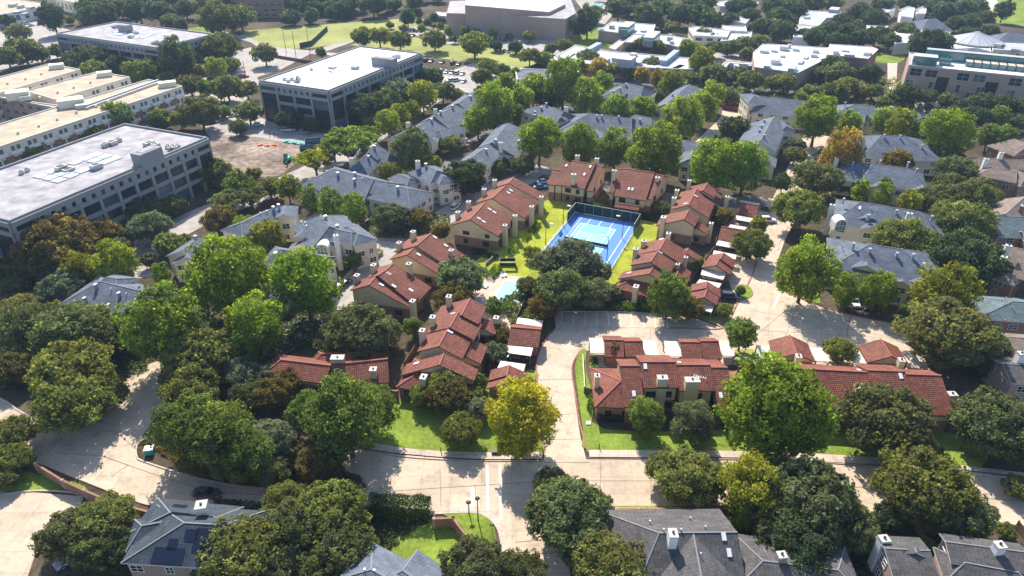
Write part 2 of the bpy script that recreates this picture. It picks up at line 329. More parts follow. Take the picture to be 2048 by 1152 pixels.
# office car parks
area([(380,200),(480,185),(520,235),(560,250),(650,268),(640,300),(560,300),(420,275),(390,235)], .03, 'lot', 'site_lot_paving')
area([(880,150),(975,115),(1090,130),(1100,175),(960,190),(930,185)], .03, 'lot', 'office_lot_paving')
area([(340,190),(420,150),(500,130),(520,165),(480,215),(380,220)], .034, 'lot', 'office_lot_paving')
area([(-60,60),(60,40),(140,60),(90,110),(-60,130)], .03, 'lot', 'depot_lot_paving')
area([(60,85),(140,75),(150,110),(0,140),(-80,140)], .026, 'lot', 'depot_lot_paving')
area([(440,110),(500,95),(620,108),(560,140),(480,165),(430,150)], .026, 'lot', 'bare_lot_paving')
area([(880,60),(1010,60),(1130,50),(1180,30),(1160,75),(1120,110),(970,100),(880,85),(790,60),(800,40)], .03, 'lot', 'school_lot_paving')
strip([(480,70),(600,105),(680,88),(720,72),(800,55),(870,40)], 8, .034, 'lot', 'field_path')
strip([(400,55),(500,80),(540,95),(680,110)], 6, .038, 'lot', 'field_side_path')
area([(1040,70),(1170,60),(1180,40),(1150,0),(1250,0),(1200,60),(1130,90)], .038, 'lot', 'school_forecourt_paving')
area([(390,300),(430,268),(520,275),(600,290),(612,310),(560,352),(470,358),(400,345)], .05, 'sand', 'graded_building_plot')
area([(1360,95),(1480,100),(1500,120),(1450,130)], .03, 'lot', 'campus_lane_paving')
area([(1775,110),(1796,110),(1790,205),(1775,205)], .04, 'walk', 'campus_footpath')
area([(1750,200),(1880,205),(1890,240),(1760,225)], .03, 'lot', 'campus_lot_paving')
area([(860,330),(980,300),(1100,350),(1000,400),(900,440),(850,420)], .020, 'asphalt', 'west_lane_apron')
# sports field and campus grass
raised([(480,62),(640,50),(800,38),(860,42),(800,60),(700,82),(600,98),(520,85)], .05, 'field', 'sports_field')
raised([(700,90),(800,70),(900,90),(1130,112),(1110,135),(960,128),(840,110)], .05, 'field', 'park_grass')
raised([(1960,0),(2200,0),(2200,60),(2048,52),(1975,42),(1940,20)], .05, 'grass', 'athletic_field')
raised([(1140,60),(1190,45),(1200,70),(1230,90),(1140,95)], .05, 'grass', 'school_grass')
raised([(1040,140),(1100,120),(1120,150),(1050,165)], .05, 'grass', 'street_corner_grass')
raised([(1770,100),(1810,100),(1800,125),(1740,120)], .05, 'grass', 'campus_grass')
raised([(360,60),(430,50),(420,75),(370,80)], .05, 'grass', 'office_grass')
# front lawns with kerb step
raised([(1162,700),(1150,730),(1156,790),(1166,860),(1175,902),(1300,903),(1450,903),(1600,908),(1720,915),(1850,925),(1960,935),(1960,880),(1800,860),(1500,860),(1210,860),(1190,800),(1172,740),(1172,700)], .16, 'grass', 'front_lawn', 3)
raised([(705,875),(760,890),(860,905),(950,908),(1080,906),(1085,880),(1075,830),(900,800),(780,800),(700,830)], .16, 'grass', 'west_lawn', 3)
raised([(878,1026),(930,1023),(960,1026),(980,1040),(990,1062),(992,1110),(960,1110),(920,1050)], .16, 'grass', 'corner_lawn', 3)
raised([(720,1100),(760,1060),(900,1050),(935,1075),(980,1130),(900,1180),(760,1160)], .10, 'grass', 'back_garden_lawn', 3)
raised([(-60,940),(20,940),(150,965),(170,985),(80,980),(0,985),(-80,1000)], .12, 'grass', 'verge_grass', 3)
raised([(272,900),(282,882),(330,870),(450,890),(560,925),(700,945),(725,965),(715,978),(520,975),(400,957),(290,922)], .16, 'soil', 'median_bed', 3)
raised([(1105,395),(1180,400),(1280,440),(1318,450),(1300,500),(1240,560),(1200,580),(1100,560),(930,560),(1000,480),(1060,420)], .08, 'grassY', 'court_lawn', 2)
raised([(1230,1014),(1480,1014),(1746,1030),(1996,1050),(1996,1056),(1746,1036),(1480,1020),(1230,1020)], .14, 'grassY', 'south_verge', 1)
raised([(1562,575),(1590,590),(1640,608),(1620,560),(1575,550)], .14, 'grass', 'tree_island_grass', 3)
raised([(1470,700),(1510,700),(1515,730),(1475,735)], .14, 'field', 'tree_bed_grass', 3)
raised([(1405,640),(1440,650),(1460,630),(1440,615),(1400,620)], .14, 'field', 'carport_bed_grass', 3)
raised([(1466,590),(1480,570),(1500,575),(1505,592),(1480,600)], .14, 'grass', 'yucca_bed_grass', 3)
raised([(930,740),(900,810),(1000,810),(1075,760),(1060,740),(1000,760)], .1, 'grass', 'side_garden_grass', 3)
raised([(0,600),(-50,560),(200,560),(290,640),(180,740),(0,760)], .05, 'soil', 'wooded_bank')
# sidewalks
strip([(705,886),(760,898),(830,908),(950,914),(1085,914)], 2.1, .17, 'walk', 'west_sidewalk', 0)
strip([(1178,909),(1300,910),(1450,911),(1600,915),(1720,922),(1850,932),(2048,955),(2200,975)], 2.1, .17, 'walk', 'east_sidewalk', 0)
strip([(870,1023),(930,1020),(963,1023),(988,1038),(1003,1060),(1010,1090),(1016,1130)], 1.4, .19, 'walk', 'corner_sidewalk', 0)
kerb([(705,893),(760,904),(830,912),(950,920),(1088,920)])
kerb([(1178,916),(1300,917),(1450,917),(1576,921),(1703,929),(1783,933),(1916,941),(2048,957)])
kerb([(-100,760),(0,797),(40,823),(97,850),(123,857),(160,843),(173,825),(190,800)])
kerb([(272,900),(282,882),(330,870)]); kerb([(272,900),(275,915),(290,924),(400,958),(520,977),(715,980),(733,968),(720,950),(690,945)])
kerb([(80,925),(165,961),(280,1005),(320,1011),(420,1016),(700,1010),(860,1020)])
kerb([(0,990),(70,982),(140,985),(162,993),(165,1003)])
kerb([(1088,905),(1080,820),(1074,760),(1073,725),(1082,695),(1098,670),(1108,662)], 'redkerb')
kerb([(1340,656),(1380,657),(1440,658),(1458,642),(1478,600),(1500,560),(1515,520)], 'redkerb')
kerb([(1176,905),(1160,850),(1152,800),(1144,745),(1148,722),(1162,700)], 'redkerb')
kerb([(1556,560),(1562,578),(1600,597),(1640,612),(1700,630),(1780,646),(1850,660)], 'redkerb')
kerb([(1110,623),(1230,624),(1345,629)])
kerb([(520,735),(600,690),(660,652),(700,615)], 'kerb'); kerb([(560,640),(620,612),(680,570),(735,520),(760,495)], 'redkerb'); kerb([(690,465),(760,480),(830,478),(900,455)], 'redkerb')
kerb([(262,520),(275,500),(300,482),(370,440),(420,415)], 'kerb', 1.2)
kerb([(500,395),(560,365)],'kerb')
kerb([(1555,500),(1560,480),(1575,455)], 'kerb'); kerb([(930,300),(985,275)],'redkerb'); kerb([(1415,640),(1445,655)],'kerb')
# joints, arrows and markings on the boulevard
mb = MB()
def line_on(mb, a, b, wd, z=.045):
    A = P(a); B = P(b); d = (B-A)[:2]; d /= max(np.linalg.norm(d),1e-9); n = np.array([-d[1],d[0]])*wd/2
    mb.face([(*(A[:2]-n),z),(*(B[:2]-n),z),(*(B[:2]+n),z),(*(A[:2]+n),z)])
for a, b in [((740,985),(1100,962)),((1100,962),(1460,962)),((1460,962),(1720,975)),((1720,975),(2048,1003)),((880,935),(882,1020)),((1200,920),(1202,1010)),((1300,918),(1303,1010)),
             ((203,912),(300,946)),((110,905),(203,912)),((203,912),(255,930)),((300,946),(420,985)),((420,985),(700,1000)),((1950,945),(1980,990)),((1030,1085),(1125,1075)),((1030,1110),(1130,1105)),((1088,925),(1180,925)),
             ((240,870),(280,905)),((222,955),(256,930)),((950,968),(952,1018)),((1076,760),(1148,758)),((1082,830),(1155,828)),((1085,880),(1163,878)),
             ((1200,655),(1203,700)),((1300,655),(1303,700)),((1500,620),(1860,690)),((1500,660),(1840,680)),((1600,600),(1560,700)),((1108,661),(1150,654)),((1150,654),(1250,655)),((1250,655),(1345,657)),((1700,630),(1690,700)),((1490,690),(1600,596))]: line_on(mb, a, b, .07)
struct('road_joint_lines', mb, 'joint')
mb = MB()
line_on(mb, VF(974,930), VF(976,1024), .42); line_on(mb, VF(1000,930), VF(1002,1040), .42); line_on(mb, VF(945,976), VF(949,1016), .7)
line_on(mb, T(1,3)(70,610), T(1,3)(30,700), .5)
struct('white_road_markings', mb, 'paint')
mb = MB()
for k in range(10):
    x = 1123.5+k*23.02; line_on(mb, (x+(0 if k else 0), 623.2+k*.62), (x+k*.55, 650.0+k*.62), .2)
struct('parking_bay_lines', mb, 'paint')
mb = MB()
for k in range(24):   # bays in the office lots
    a = P(T(0,1)(990+k*11, 455+k*1.2)); 
    mb.face([(a[0],a[1],.05),(a[0]+.15,a[1],.05),(a[0]+.15,a[1]+5,.05),(a[0],a[1]+5,.05)])
struct('lot_bay_lines', mb, 'paint')
# ------------------------------------------------------------------ tennis court
c0 = P(VF(1160.8,446.4)); ux = P(VF(1231.5,459.5))-c0; ux = ux/np.linalg.norm(ux); uy = np.array([ux[1],-ux[0],0])   # uy runs towards the camera
def cp(a, b, z=0): q = c0+ux*a+uy*b; return (q[0], q[1], z)
def crect(mb, a0, a1, b0, b1, z, mi=0): mb.face([cp(a0,b1,z),cp(a1,b1,z),cp(a1,b0,z),cp(a0,b0,z)], mi)
ct = root_at('tennis_court', cp(5.5,12), 'blue hard tennis court inside a fence on the green lawn', 'tennis court')
mb = MB(); crect(mb, -3.9, 16.4, -6.6, 28.0, .10); mb.build('court_surround', 'court2', ct)
mb = MB(); crect(mb, 0, 10.97, 0, 23.77, .104); mb.build('court_surface', 'court3', ct)
mb = MB(); crect(mb, 1.37, 9.6, 5.49, 18.28, .108); mb.build('service_courts', 'court1', ct)
mb = MB(); lw = .09
for a in (0, 1.37, 9.6, 10.97): crect(mb, a-lw, a+lw, 0, 23.77, .112+.001*a)
for b in (0, 23.77): crect(mb, 0, 10.97, b-lw, b+lw, .130)
for b in (5.49, 18.28): crect(mb, 1.37, 9.6, b-lw, b+lw, .133)
crect(mb, 5.4, 5.57, 5.49, 18.28, .136)
for a in (2.0, 5.5, 9.0): crect(mb, a-lw, a+lw, -5.0, -.1, .112)
crect(mb, -1.5, 13, -5.0, -4.85, .114)
crect(mb, -.9,-.75,-5,25,.113); crect(mb, 14.2,14.4,-4,28,.113)
mb.build('court_lines', 'paint', ct)
mb = MB(); p = cp(-.9,11.9); q = cp(11.9,11.9)
mb.face([(*p[:2],.15),(*q[:2],.15),(*q[:2],1.05),(*p[:2],1.05)]); mb.build('net', 'net', ct)
for a in (-.9, 11.9): mb = MB(); mb.tube(cp(a,11.9,.1), cp(a,11.9,1.2), .07); mb.build('net_post', 'black', ct)
for k, (a, b, c, d) in enumerate([(-3.9,-6.6,16.4,-6.6),(16.4,-6.6,16.4,1.0),(-3.9,-6.6,-3.9,1.0)]):
    mb = MB(); A = cp(a,b); B = cp(c,d); n = 7 if k == 0 else 3
    mb.face([(*A[:2],.15),(*B[:2],.15),(*B[:2],3.2),(*A[:2],3.2)])
    for i in range(n+1):
        q = [A[j]+(B[j]-A[j])*i/n for j in (0,1)]; mb.tube((*q,0),(*q,3.35),.06,.06,5,1)
    mb.beam((*A[:2],3.25),(*B[:2],3.25),.1,.08,1)
    f = mb.build('windscreen_fence', ['net','metal'], ct)
for k, (a, b, c, d) in enumerate([(16.4,1.0,16.4,28),(-3.9,1.0,-3.9,28),(-3.9,28,16.4,28)]):
    mb = MB(); A = cp(a,b); B = cp(c,d)
    for i in range(9):
        q = [A[j]+(B[j]-A[j])*i/8 for j in (0,1)]; mb.tube((*q,0),(*q,1.1),.04,.04,5)
    mb.beam((*A[:2],1.05),(*B[:2],1.05),.06,.05); mb.beam((*A[:2],.3),(*B[:2],.3),.2,.05)
    mb.build('low_chain_fence', 'metal', ct)
def lamp(base, top, arm, label, group=None, court=True):
    b = P(base); d = ray(top); t = b[1]/d[1]; h = CH+d[2]*t
    if court: h = 7.0
    e = root_at('floodlight' if court else 'street_lamp', b, label, 'floodlight' if court else 'street lamp', group)
    mb = MB(); mb.tube((b[0],b[1],0),(b[0],b[1],h),.11,.07); mb.build('pole','black',e)
    if court:
        mb = MB(); v = np.array(cp(arm,0))-np.array(cp(0,0)); a = (b[0]+v[0], b[1]+v[1], h)
        mb.tube((b[0],b[1],h-.05), a, .05); mb.build('arm','black',e)
        mb = MB(); mb.box(a, 1.0, .55, h-.1, h+.12, math.atan2(ux[1],ux[0])); mb.build('lamp_head','white',e)
    else:
        mb = MB(); mb.tube((b[0],b[1],h-.1),(b[0],b[1],h+.15),.12,.45); mb.tube((b[0],b[1],h+.15),(b[0],b[1],h+.3),.45,.1); mb.build('lamp_head','black',e)
for bx, tx, am, lb in [(VE(12,0),0,0,0)][:0]: pass
for b_, am, lb in [(VF(1126,453),1.6,'far-left black floodlight pole on the lawn beside the tennis court'),(VF(1091,490),1.6,'near-left black floodlight pole on the lawn beside the tennis court'),
                 (VF(1244,478),-1.7,'black floodlight pole at the right edge of the tennis court near its windscreen'),(VF(1213.5,519.5),-1.7,'black floodlight pole at the near right edge of the tennis court')]:
    lamp(b_, b_, am, lb, 'floodlights round the tennis court')
lamp(VF(956.3,1043), VF(953.7,998), 0, 'black street lamp on the small corner lawn by the junction', None, False)
lamp(T(1,1)(715,335), T(1,1)(712,260), 0, 'black street lamp in front of the white slate-roofed townhouse', None, False)
lamp(VF(938,1027.3), VF(937,1006), 0, 'thin short dark post left of the street lamp on the corner lawn', None, False)
# bench on the court's left side
mb = MB(); q = cp(-2.8,9.5); mb.box(q,.5,2.2,.45,.55,math.atan2(ux[1],ux[0])); mb.box(cp(-3.0,9.5),.1,2.2,.55,1.0,math.atan2(ux[1],ux[0])); mb.box(cp(-2.8,8.7),.4,.1,.1,.45); mb.box(cp(-2.8,10.3),.4,.1,.1,.45)
tag(mb.build('bench','court2',None), 'blue bench at the left side of the tennis court', 'bench')
# ------------------------------------------------------------------ pool
area([VC(930,890),VC(1080,760),(1060,555),(1060,625),VC(1300,1010),VC(1280,1080),VC(1060,1000)], .14, 'deck', 'pool_deck')
area([(952,660),VC(970,900),VC(1160,755),(1085,560),(1075,650),(1030,665)], .135, 'deck', 'pool_deck_apron')
pp = [VC(1075,990),VC(1185,800),VC(1250,800),(1062,570),(1045,600),VC(1300,915),VC(1225,985)]
pr = root_at('swimming_pool', P(VC(1180,900)), 'pale turquoise swimming pool on the pink deck beside the oak', 'swimming pool')
q = [P(a) for a in pp]
mb = MB(); mb.face([(a[0],a[1],.16) for a in q][::-1] if True else []); 
def fixup(mb):
    return mb
mb = MB(); clean_poly(mb, pp, .17); mb.build('water','water',pr)
mb = MB()
for i in range(len(q)):
    a, b = q[i], q[(i+1)%len(q)]; mb.beam((a[0],a[1],.14),(b[0],b[1],.14),.4,.07)
mb.build('coping','white',pr)
def lounger(p, ang, label):
    b = P(p); e = empty('sun_lounger', (b[0],b[1],.14), label, 'sun lounger', 'sun loungers round the pool', ang)
    mb = MB(); mb.box((0,0),.65,1.3,.3,.38); mb.build('seat','white',e,(0,0,0))
    mb = MB(); mb.face([(-.32,.65,.36),(.32,.65,.36),(.32,1.2,.85),(-.32,1.2,.85)]); mb.face([(-.32,1.2,.8),(.32,1.2,.8),(.32,.65,.31),(-.32,.65,.31)]); mb.build('backrest','white',e,(0,0,0))
    for sx in (-.28,.28):
        for sy in (-.6,.6): mb = MB(); mb.tube((sx,sy,0),(sx,sy,.3),.03,.03,5); mb.build('leg','metal',e,(0,0,0))
for i,(x,y) in enumerate([(1298,965),(1304,978),(1310,990)]): lounger(VC(x,y), 1.4, 'brown-white sun lounger right of the pool by the fence, %s of three'%['farthest','middle','nearest'][i])
for i,(x,y) in enumerate([(1040,850),(1052,838)]): lounger(VC(x,y), 1.0, 'sun lounger left of the pool near the hedge, %s one'%['nearer','farther'][i])
for i,(x,y) in enumerate([(1168,770),(1192,766)]): lounger(VC(x,y), 0.2, 'sun lounger at the far end of the pool, %s one'%['left','right'][i])
def fence(pts, h, m, label, name='fence', cat='fence', th=.1, posts=2.4, pm=None, group=None):
    q = [P(p) for p in pts]; e = root_at(name, q[0], label, cat, group); pm = pm or m
    mb = MB()
    for i in range(len(q)-1):
        a, b = q[i], q[i+1]; d = (b-a)[:2]; L = np.linalg.norm(d); d /= L; n = np.array([-d[1],d[0]])*th/2
        mb.prism([tuple(a[:2]-n),tuple(b[:2]-n),tuple(b[:2]+n),tuple(a[:2]+n)], 0, h)
    mb.build('panel', m, e); k = 0
    for i in range(len(q)-1):
        a, b = q[i], q[i+1]; L = np.linalg.norm((b-a)[:2]); n = max(1, int(L/posts))
        for j in range(n+(i == len(q)-2)):
            if k > 60: break
            c = a+(b-a)*j/n; mb = MB(); mb.box(c, th+.1, th+.1, 0, h+.12); mb.build('post', pm, e); k += 1
    return e
def hedge(pts, wd, h, label, col=(.05,.10,.02), name='hedge'):
    q = [P(p)[:2] for p in pts]; V = []
    L = sum(np.linalg.norm(q[i+1]-q[i]) for i in range(len(q)-1)); n = int(min(9000, 160*L*(wd+2*h)/2))
    for i in range(len(q)-1):
        d = q[i+1]-q[i]; l = np.linalg.norm(d); d = d/l; nn = np.array([-d[1],d[0]]); m_ = int(n*l/L)
        s = rng.random(m_)*l; a = rng.random(m_)*(wd+2*h)
        x = np.where(a < h, -wd/2, np.where(a < h+wd, a-h-wd/2, wd/2)); z = np.where(a < h, a, np.where(a < h+wd, h, wd+2*h-a))
        x = x+rng.normal(0,.1,m_)+.12*np.sin(s*1.7); z = z+rng.normal(0,.09,m_)+.1*np.sin(s*2.3+1)
        p = q[i][None]+s[:,None]*d[None]+x[:,None]*nn[None]; V.append(np.column_stack([p, np.maximum(z,.05)]))
    V = np.concatenate(V); org = (q[0][0], q[0][1], 0)
    me = leafmesh(V-np.array(org), np.full(len(V), .16)); o = bpy.data.objects.new(name, me); COL.objects.link(o); o.location = org; o.color = (*col,1)
    return tag(o, label, 'hedge', 'clipped hedges')
def leafmesh(C, size, up=.5, tone=None, hue=None, out=None):
    n = len(C); nr = rng.normal(size=(n,3))*(1 if out is None else .62); nr[:,2] += up
    if out is not None: nr += out
    nr = nr; nr /= np.linalg.norm(nr,axis=1)[:,None]
    t = rng.normal(size=(n,3)); t -= nr*(t*nr).sum(1)[:,None]; t /= np.linalg.norm(t,axis=1)[:,None]; b = np.cross(nr,t)
    s = size[:,None]*.5*(.6+.8*rng.random((n,1)))
    V = np.stack([C-t*s-b*s*.7, C+t*s-b*s*.7, C+t*s*.8+b*s, C-t*s*.8+b*s],1).reshape(-1,3)
    me = bpy.data.meshes.new('leaves'); me.vertices.add(4*n); me.vertices.foreach_set('co', V.ravel()); me.loops.add(4*n); me.loops.foreach_set('vertex_index', np.arange(4*n))
    me.polygons.add(n); me.polygons.foreach_set('loop_start', np.arange(n)*4); me.polygons.foreach_set('loop_total', np.full(n,4)); me.update(calc_edges=True)
    ca = me.color_attributes.new('tone','FLOAT_COLOR','POINT'); c = np.ones((n,4)); 
    c[:,0] = (.6+.8*rng.random(n))*(1 if tone is None else tone); c[:,1] = rng.random(n)*.5+(.25 if hue is None else hue*.5); ca.data.foreach_set('color', np.repeat(c,4,axis=0).ravel())
    me.materials.append(M['leaf']); return me
# ------------------------------------------------------------------ houses from wings
STYLE = {'red': dict(roof='tile', trim='trim', cap='tilecap', wall='stucco', low='brick', frame='dframe', glass='glass', th=.28),
         'grey': dict(roof='shingle', trim='wtrim', cap='shcap', wall='cream', low='cream', frame='white', glass='glass', th=.22),
         'near': dict(roof='shingleB', trim='wtrim', cap='shcap', wall='pinkbrick', low='pinkbrick', frame='white', glass='glass', th=.22),
         'dark': dict(roof='shingleE', trim='wtrim', cap='shcap', wall='pinkbrick', low='pinkbrick', frame='white', glass='glass', th=.22),
         'brown': dict(roof='shingleC', trim='wtrim', cap='shcapC', wall='brick', low='brick', frame='white', glass='glass', th=.22),
         'teal': dict(roof='shingleD', trim='wtrim', cap='shcap', wall='brick', low='brick', frame='white', glass='glass', th=.22)}
class Wing:
    """a pitched roof over its walls: ridge ends A, B in the photo at height zr, eave pixels or widths, slope p, hips as lengths beyond the ridge"""
    def __init__(s, A, B, zr, e, w=None, p=.45, hip=(0,0), base=0., ext=(0,0), wmin=3.):
        s.zr = zr; s.p = p; s.hip = hip; s.base = base
        a = P(A, zr)[:2]; b = P(B, zr)[:2]; d = b-a; s.L0 = np.linalg.norm(d); d /= s.L0
        a = a-d*ext[0]; b = b+d*ext[1]
        s.a, s.b, s.d = a, b, d; s.L = np.linalg.norm(b-a); s.n = np.array([-d[1], d[0]])
        s.w = [None, None]     # width on +n, -n
        if isinstance(e, (int, float)): s.w = [e, e]
        else:
            sgn, off = s.solve(e); s.w[0 if sgn > 0 else 1] = max(off, wmin)
            o = 1 if sgn > 0 else 0
            if w is None: s.w[o] = s.w[1-o]
            elif isinstance(w, (int, float)): s.w[o] = w
            else:
                sg2, of2 = s.solve(w); s.w[o] = max(of2, wmin) if (0 if sg2 > 0 else 1) == o else s.w[1-o]
    def solve(s, e):
        r = ray(e); best = None
        for sg in (1, -1):
            # z = zr - p*sg*off ; point = C + t r
            k = s.p*sg; A_ = r[2]+k*(r[0]*s.n[0]+r[1]*s.n[1]); off0 = -(s.a@s.n); B_ = s.zr-CH-k*off0
            t = B_/A_; off = (r[0]*s.n[0]+r[1]*s.n[1])*t+off0
            if t > 0 and off*sg > 0 and (best is None or t < best[2]): best = (sg, off*sg, t)
        return (best[0], best[1]) if best else (1, 4.)
    def on(s, px):   # the roof point under a photo pixel
        sg, off = s.solve(px); r = ray(px); k = s.p*sg
        t = (s.zr-CH-k*(-(s.a@s.n)))/(r[2]+k*(r[0]*s.n[0]+r[1]*s.n[1])); q = r*t+np.array([0,0,CH]); return q, sg
    def pt(s, u, off, z): q = s.a+s.d*u+s.n*off; return (q[0], q[1], z)
    def roof(s, house, st, first):
        wl, wr = s.w; zl = s.zr-s.p*wl; zr_ = s.zr-s.p*wr; h0, h1 = s.hip; oh = 0.0
        A = s.pt(0,0,s.zr); B = s.pt(s.L,0,s.zr)
        AL = s.pt(-h0,wl,zl); AR = s.pt(-h0,-wr,zr_); BL = s.pt(s.L+h1,wl,zl); BR = s.pt(s.L+h1,-wr,zr_)
        mb = MB()
        def uv(pts): return [(float((np.array(q[:2])-s.a)@s.d), (s.zr-q[2])*math.sqrt(1+1/s.p**2)) for q in pts]
        mb.face([A,AR,BR,B] , 0, uv([A,AR,BR,B])); f = [B,BL,AL,A]; mb.face(f, 0, uv(f))
        if h0 > 0: mb.face([A,AL,AR], 0, [((np.array(q[:2])-s.a)@s.n, (s.zr-q[2])*2.4) for q in (A,AL,AR)])
        if h1 > 0: mb.face([B,BR,BL], 0, [((np.array(q[:2])-s.a)@s.n, (s.zr-q[2])*2.4) for q in (B,BR,BL)])
        dn = lambda q, k=st['th']: (q[0],q[1],q[2]-k)
        ring = [AL, BL]+([] if h1 > 0 else [B])+[BR, AR]+([] if h0 > 0 else [A])
        for i in range(len(ring)):
            p_, q_ = ring[i], ring[(i+1)%len(ring)]; mb.face([p_, q_, dn(q_), dn(p_)], 1)
        mb.face([dn(q) for q in (A,B,BR,AR)][::-1], 1); mb.face([dn(q) for q in (B,A,AL,BL)][::-1], 1)
        if h0 > 0: mb.face([dn(q) for q in (A,AR,AL)], 1)
        if h1 > 0: mb.face([dn(q) for q in (B,BL,BR)], 1)
        up = lambda q: (q[0],q[1],q[2]+.01)
        mb.beam(up(A), up(B), .34 if st['roof'] == 'tile' else .2, .07 if st['roof'] == 'tile' else .04, 2)
        for c, e1, hh in ((A,AL,h0),(A,AR,h0),(B,BL,h1),(B,BR,h1)):
            if hh > 0: mb.beam(up(c), up(e1), .32 if st['roof'] == 'tile' else .2, .06 if st['roof'] == 'tile' else .04, 2)
        mb.build('roof', [st['roof'], st['trim'], st['cap']], house)
        s.cor = (AL, BL, BR, AR)
    def walls(s, house, st, win=True, garage=None):
        i_ = .45; wl, wr = s.w[0]-i_, s.w[1]-i_; h0, h1 = s.hip[0]-i_ if s.hip[0] else -i_, s.hip[1]-i_ if s.hip[1] else -i_
        c = -.2; zl = s.zr-s.p*s.w[0]+c; zr_ = s.zr-s.p*s.w[1]+c; 
        zl2 = max(s.zr-s.p*wl+c-.05, .5); zr2 = max(s.zr-s.p*wr+c-.05, .5)
        if s.hip[0]: zl2 = min(zl2, zl+.1); zr2 = min(zr2, zr_+.1)
        u0, u1 = -h0, s.L+h1; bz = s.base; zt = s.zr+c-.12
        mb = MB(); g0 = s.hip[0] == 0; g1 = s.hip[1] == 0
        q = lambda u, o, z: s.pt(u, o, z)
        sides = [(q(u1,wl,0), q(u0,wl,0), zl2, zl2, s.n, False), (q(u0,-wr,0), q(u1,-wr,0), zr2, zr2, -s.n, False),
                 (q(u0,wl,0), q(u0,-wr,0), zl2, zr2, -s.d, g0), (q(u1,-wr,0), q(u1,wl,0), zr2, zl2, s.d, g1)]
        lowz = 2.9 if st['low'] != st['wall'] else 0
        for a, b, za, zb, nn, gab in sides:
            m1 = min(lowz, za-.3, zb-.3) if lowz and bz == 0 else 0
            if m1 > 0: mb.face([(a[0],a[1],bz),(b[0],b[1],bz),(b[0],b[1],m1),(a[0],a[1],m1)], 1)
            bot = max(bz, m1)
            if gab:
                mu = u0 if nn @ s.d < 0 else u1
                mb.face([(a[0],a[1],bot),(b[0],b[1],bot),(b[0],b[1],zb),q(mu,0,zt),(a[0],a[1],za)], 0)
            else: mb.face([(a[0],a[1],bot),(b[0],b[1],bot),(b[0],b[1],zb),(a[0],a[1],za)], 0)
        mb.build('wall', [st['wall'], st['low']], house)
        if not win: return
        cen = (s.a+s.b)/2; cnt = 0
        for a, b, za, zb, nn, gab in sides:
            mid = (np.array(a[:2])+np.array(b[:2]))/2; toc = -mid/np.linalg.norm(mid)
            if nn @ toc < .15: continue
            L = math.hypot(b[0]-a[0], b[1]-a[1]); zt_ = min(za, zb); n = int(min(4, L//(3.0 if not gab or st['roof'] != 'tile' else 5.)))
            if gab and st['roof'] == 'tile': n = min(n, 2)
            if n < 1: continue
            rows = [(.9,2.2)] if zt_ < 4.6 else [(.9,2.2),(3.6,4.9)]
            if zt_ > 7.2: rows = [(1.,2.4),(4.3,5.8)]
            if zt_ < 2.7: continue
            for ri, (z0, z1) in enumerate(rows):
                if z1 > zt_-.2: z1 = zt_-.2
                for k in range(n):
                    f = (k+.5)/n+(s.rnd(k, ri)-.5)*.1; cx, cy = a[0]+(b[0]-a[0])*f, a[1]+(b[1]-a[1])*f
                    if ri == 0 and garage and k == garage-1:
                        wall_panel(house, (cx,cy), nn, min(4.8, L/n*.85), 0.02, 2.35, 'garage_door', 'yellowdoor', None); continue
                    wall_panel(house, (cx,cy), nn, 1.1+.7*((k+ri) % 2), z0, z1, 'window', st['frame'], st['glass'])
    def rnd(s, a, b): return (math.sin(s.a[0]*12.9+s.a[1]*7.1+a*3.3+b*9.7)*43758.5) % 1
def wall_panel(house, c, nn, wd, z0, z1, name, fm, gm):
    tt = np.array([-nn[1], nn[0]]); c = np.array(c)
    def pt(u, z, o): q = c+tt*u+nn*o; return (q[0], q[1], z)
    def slab(mb, u0, u1, za, zb, o0, o1):
        mb.face([pt(u0,za,o1),pt(u1,za,o1),pt(u1,zb,o1),pt(u0,zb,o1)])
        mb.face([pt(u0,zb,o0),pt(u0,za,o0),pt(u0,za,o1),pt(u0,zb,o1)]); mb.face([pt(u1,za,o0),pt(u1,zb,o0),pt(u1,zb,o1),pt(u1,za,o1)])
        mb.face([pt(u0,zb,o1),pt(u1,zb,o1),pt(u1,zb,o0),pt(u0,zb,o0)]); mb.face([pt(u0,za,o0),pt(u1,za,o0),pt(u1,za,o1),pt(u0,za,o1)])
    mb = MB(); h = wd/2; t = .09
    if gm is None:
        slab(mb, -h, h, z0, z1, 0, .06)
        for k in range(1,4): slab(mb, -h, h, z0+(z1-z0)*k/4-.02, z0+(z1-z0)*k/4+.02, .05, .08)
        return mb.build(name, fm, house)
    for (a,b,c_,d) in ((-h,h,z0-t,z0),(-h,h,z1,z1+t),(-h-t,-h,z0-t,z1+t),(h,h+t,z0-t,z1+t),(-.04,.04,z0,z1),(-h,h,(z0+z1)/2-.03,(z0+z1)/2+.03)): slab(mb, a, b, c_, d, -.02, .09)
    f = mb.build(name, fm, house); mb = MB(); mb.face([pt(-h,z0,.03),pt(h,z0,.03),pt(h,z1,.03),pt(-h,z1,.03)])
    g = mb.build('pane', gm, None, house.get('org')); g.location = (0,0,0); g.parent = f; return f
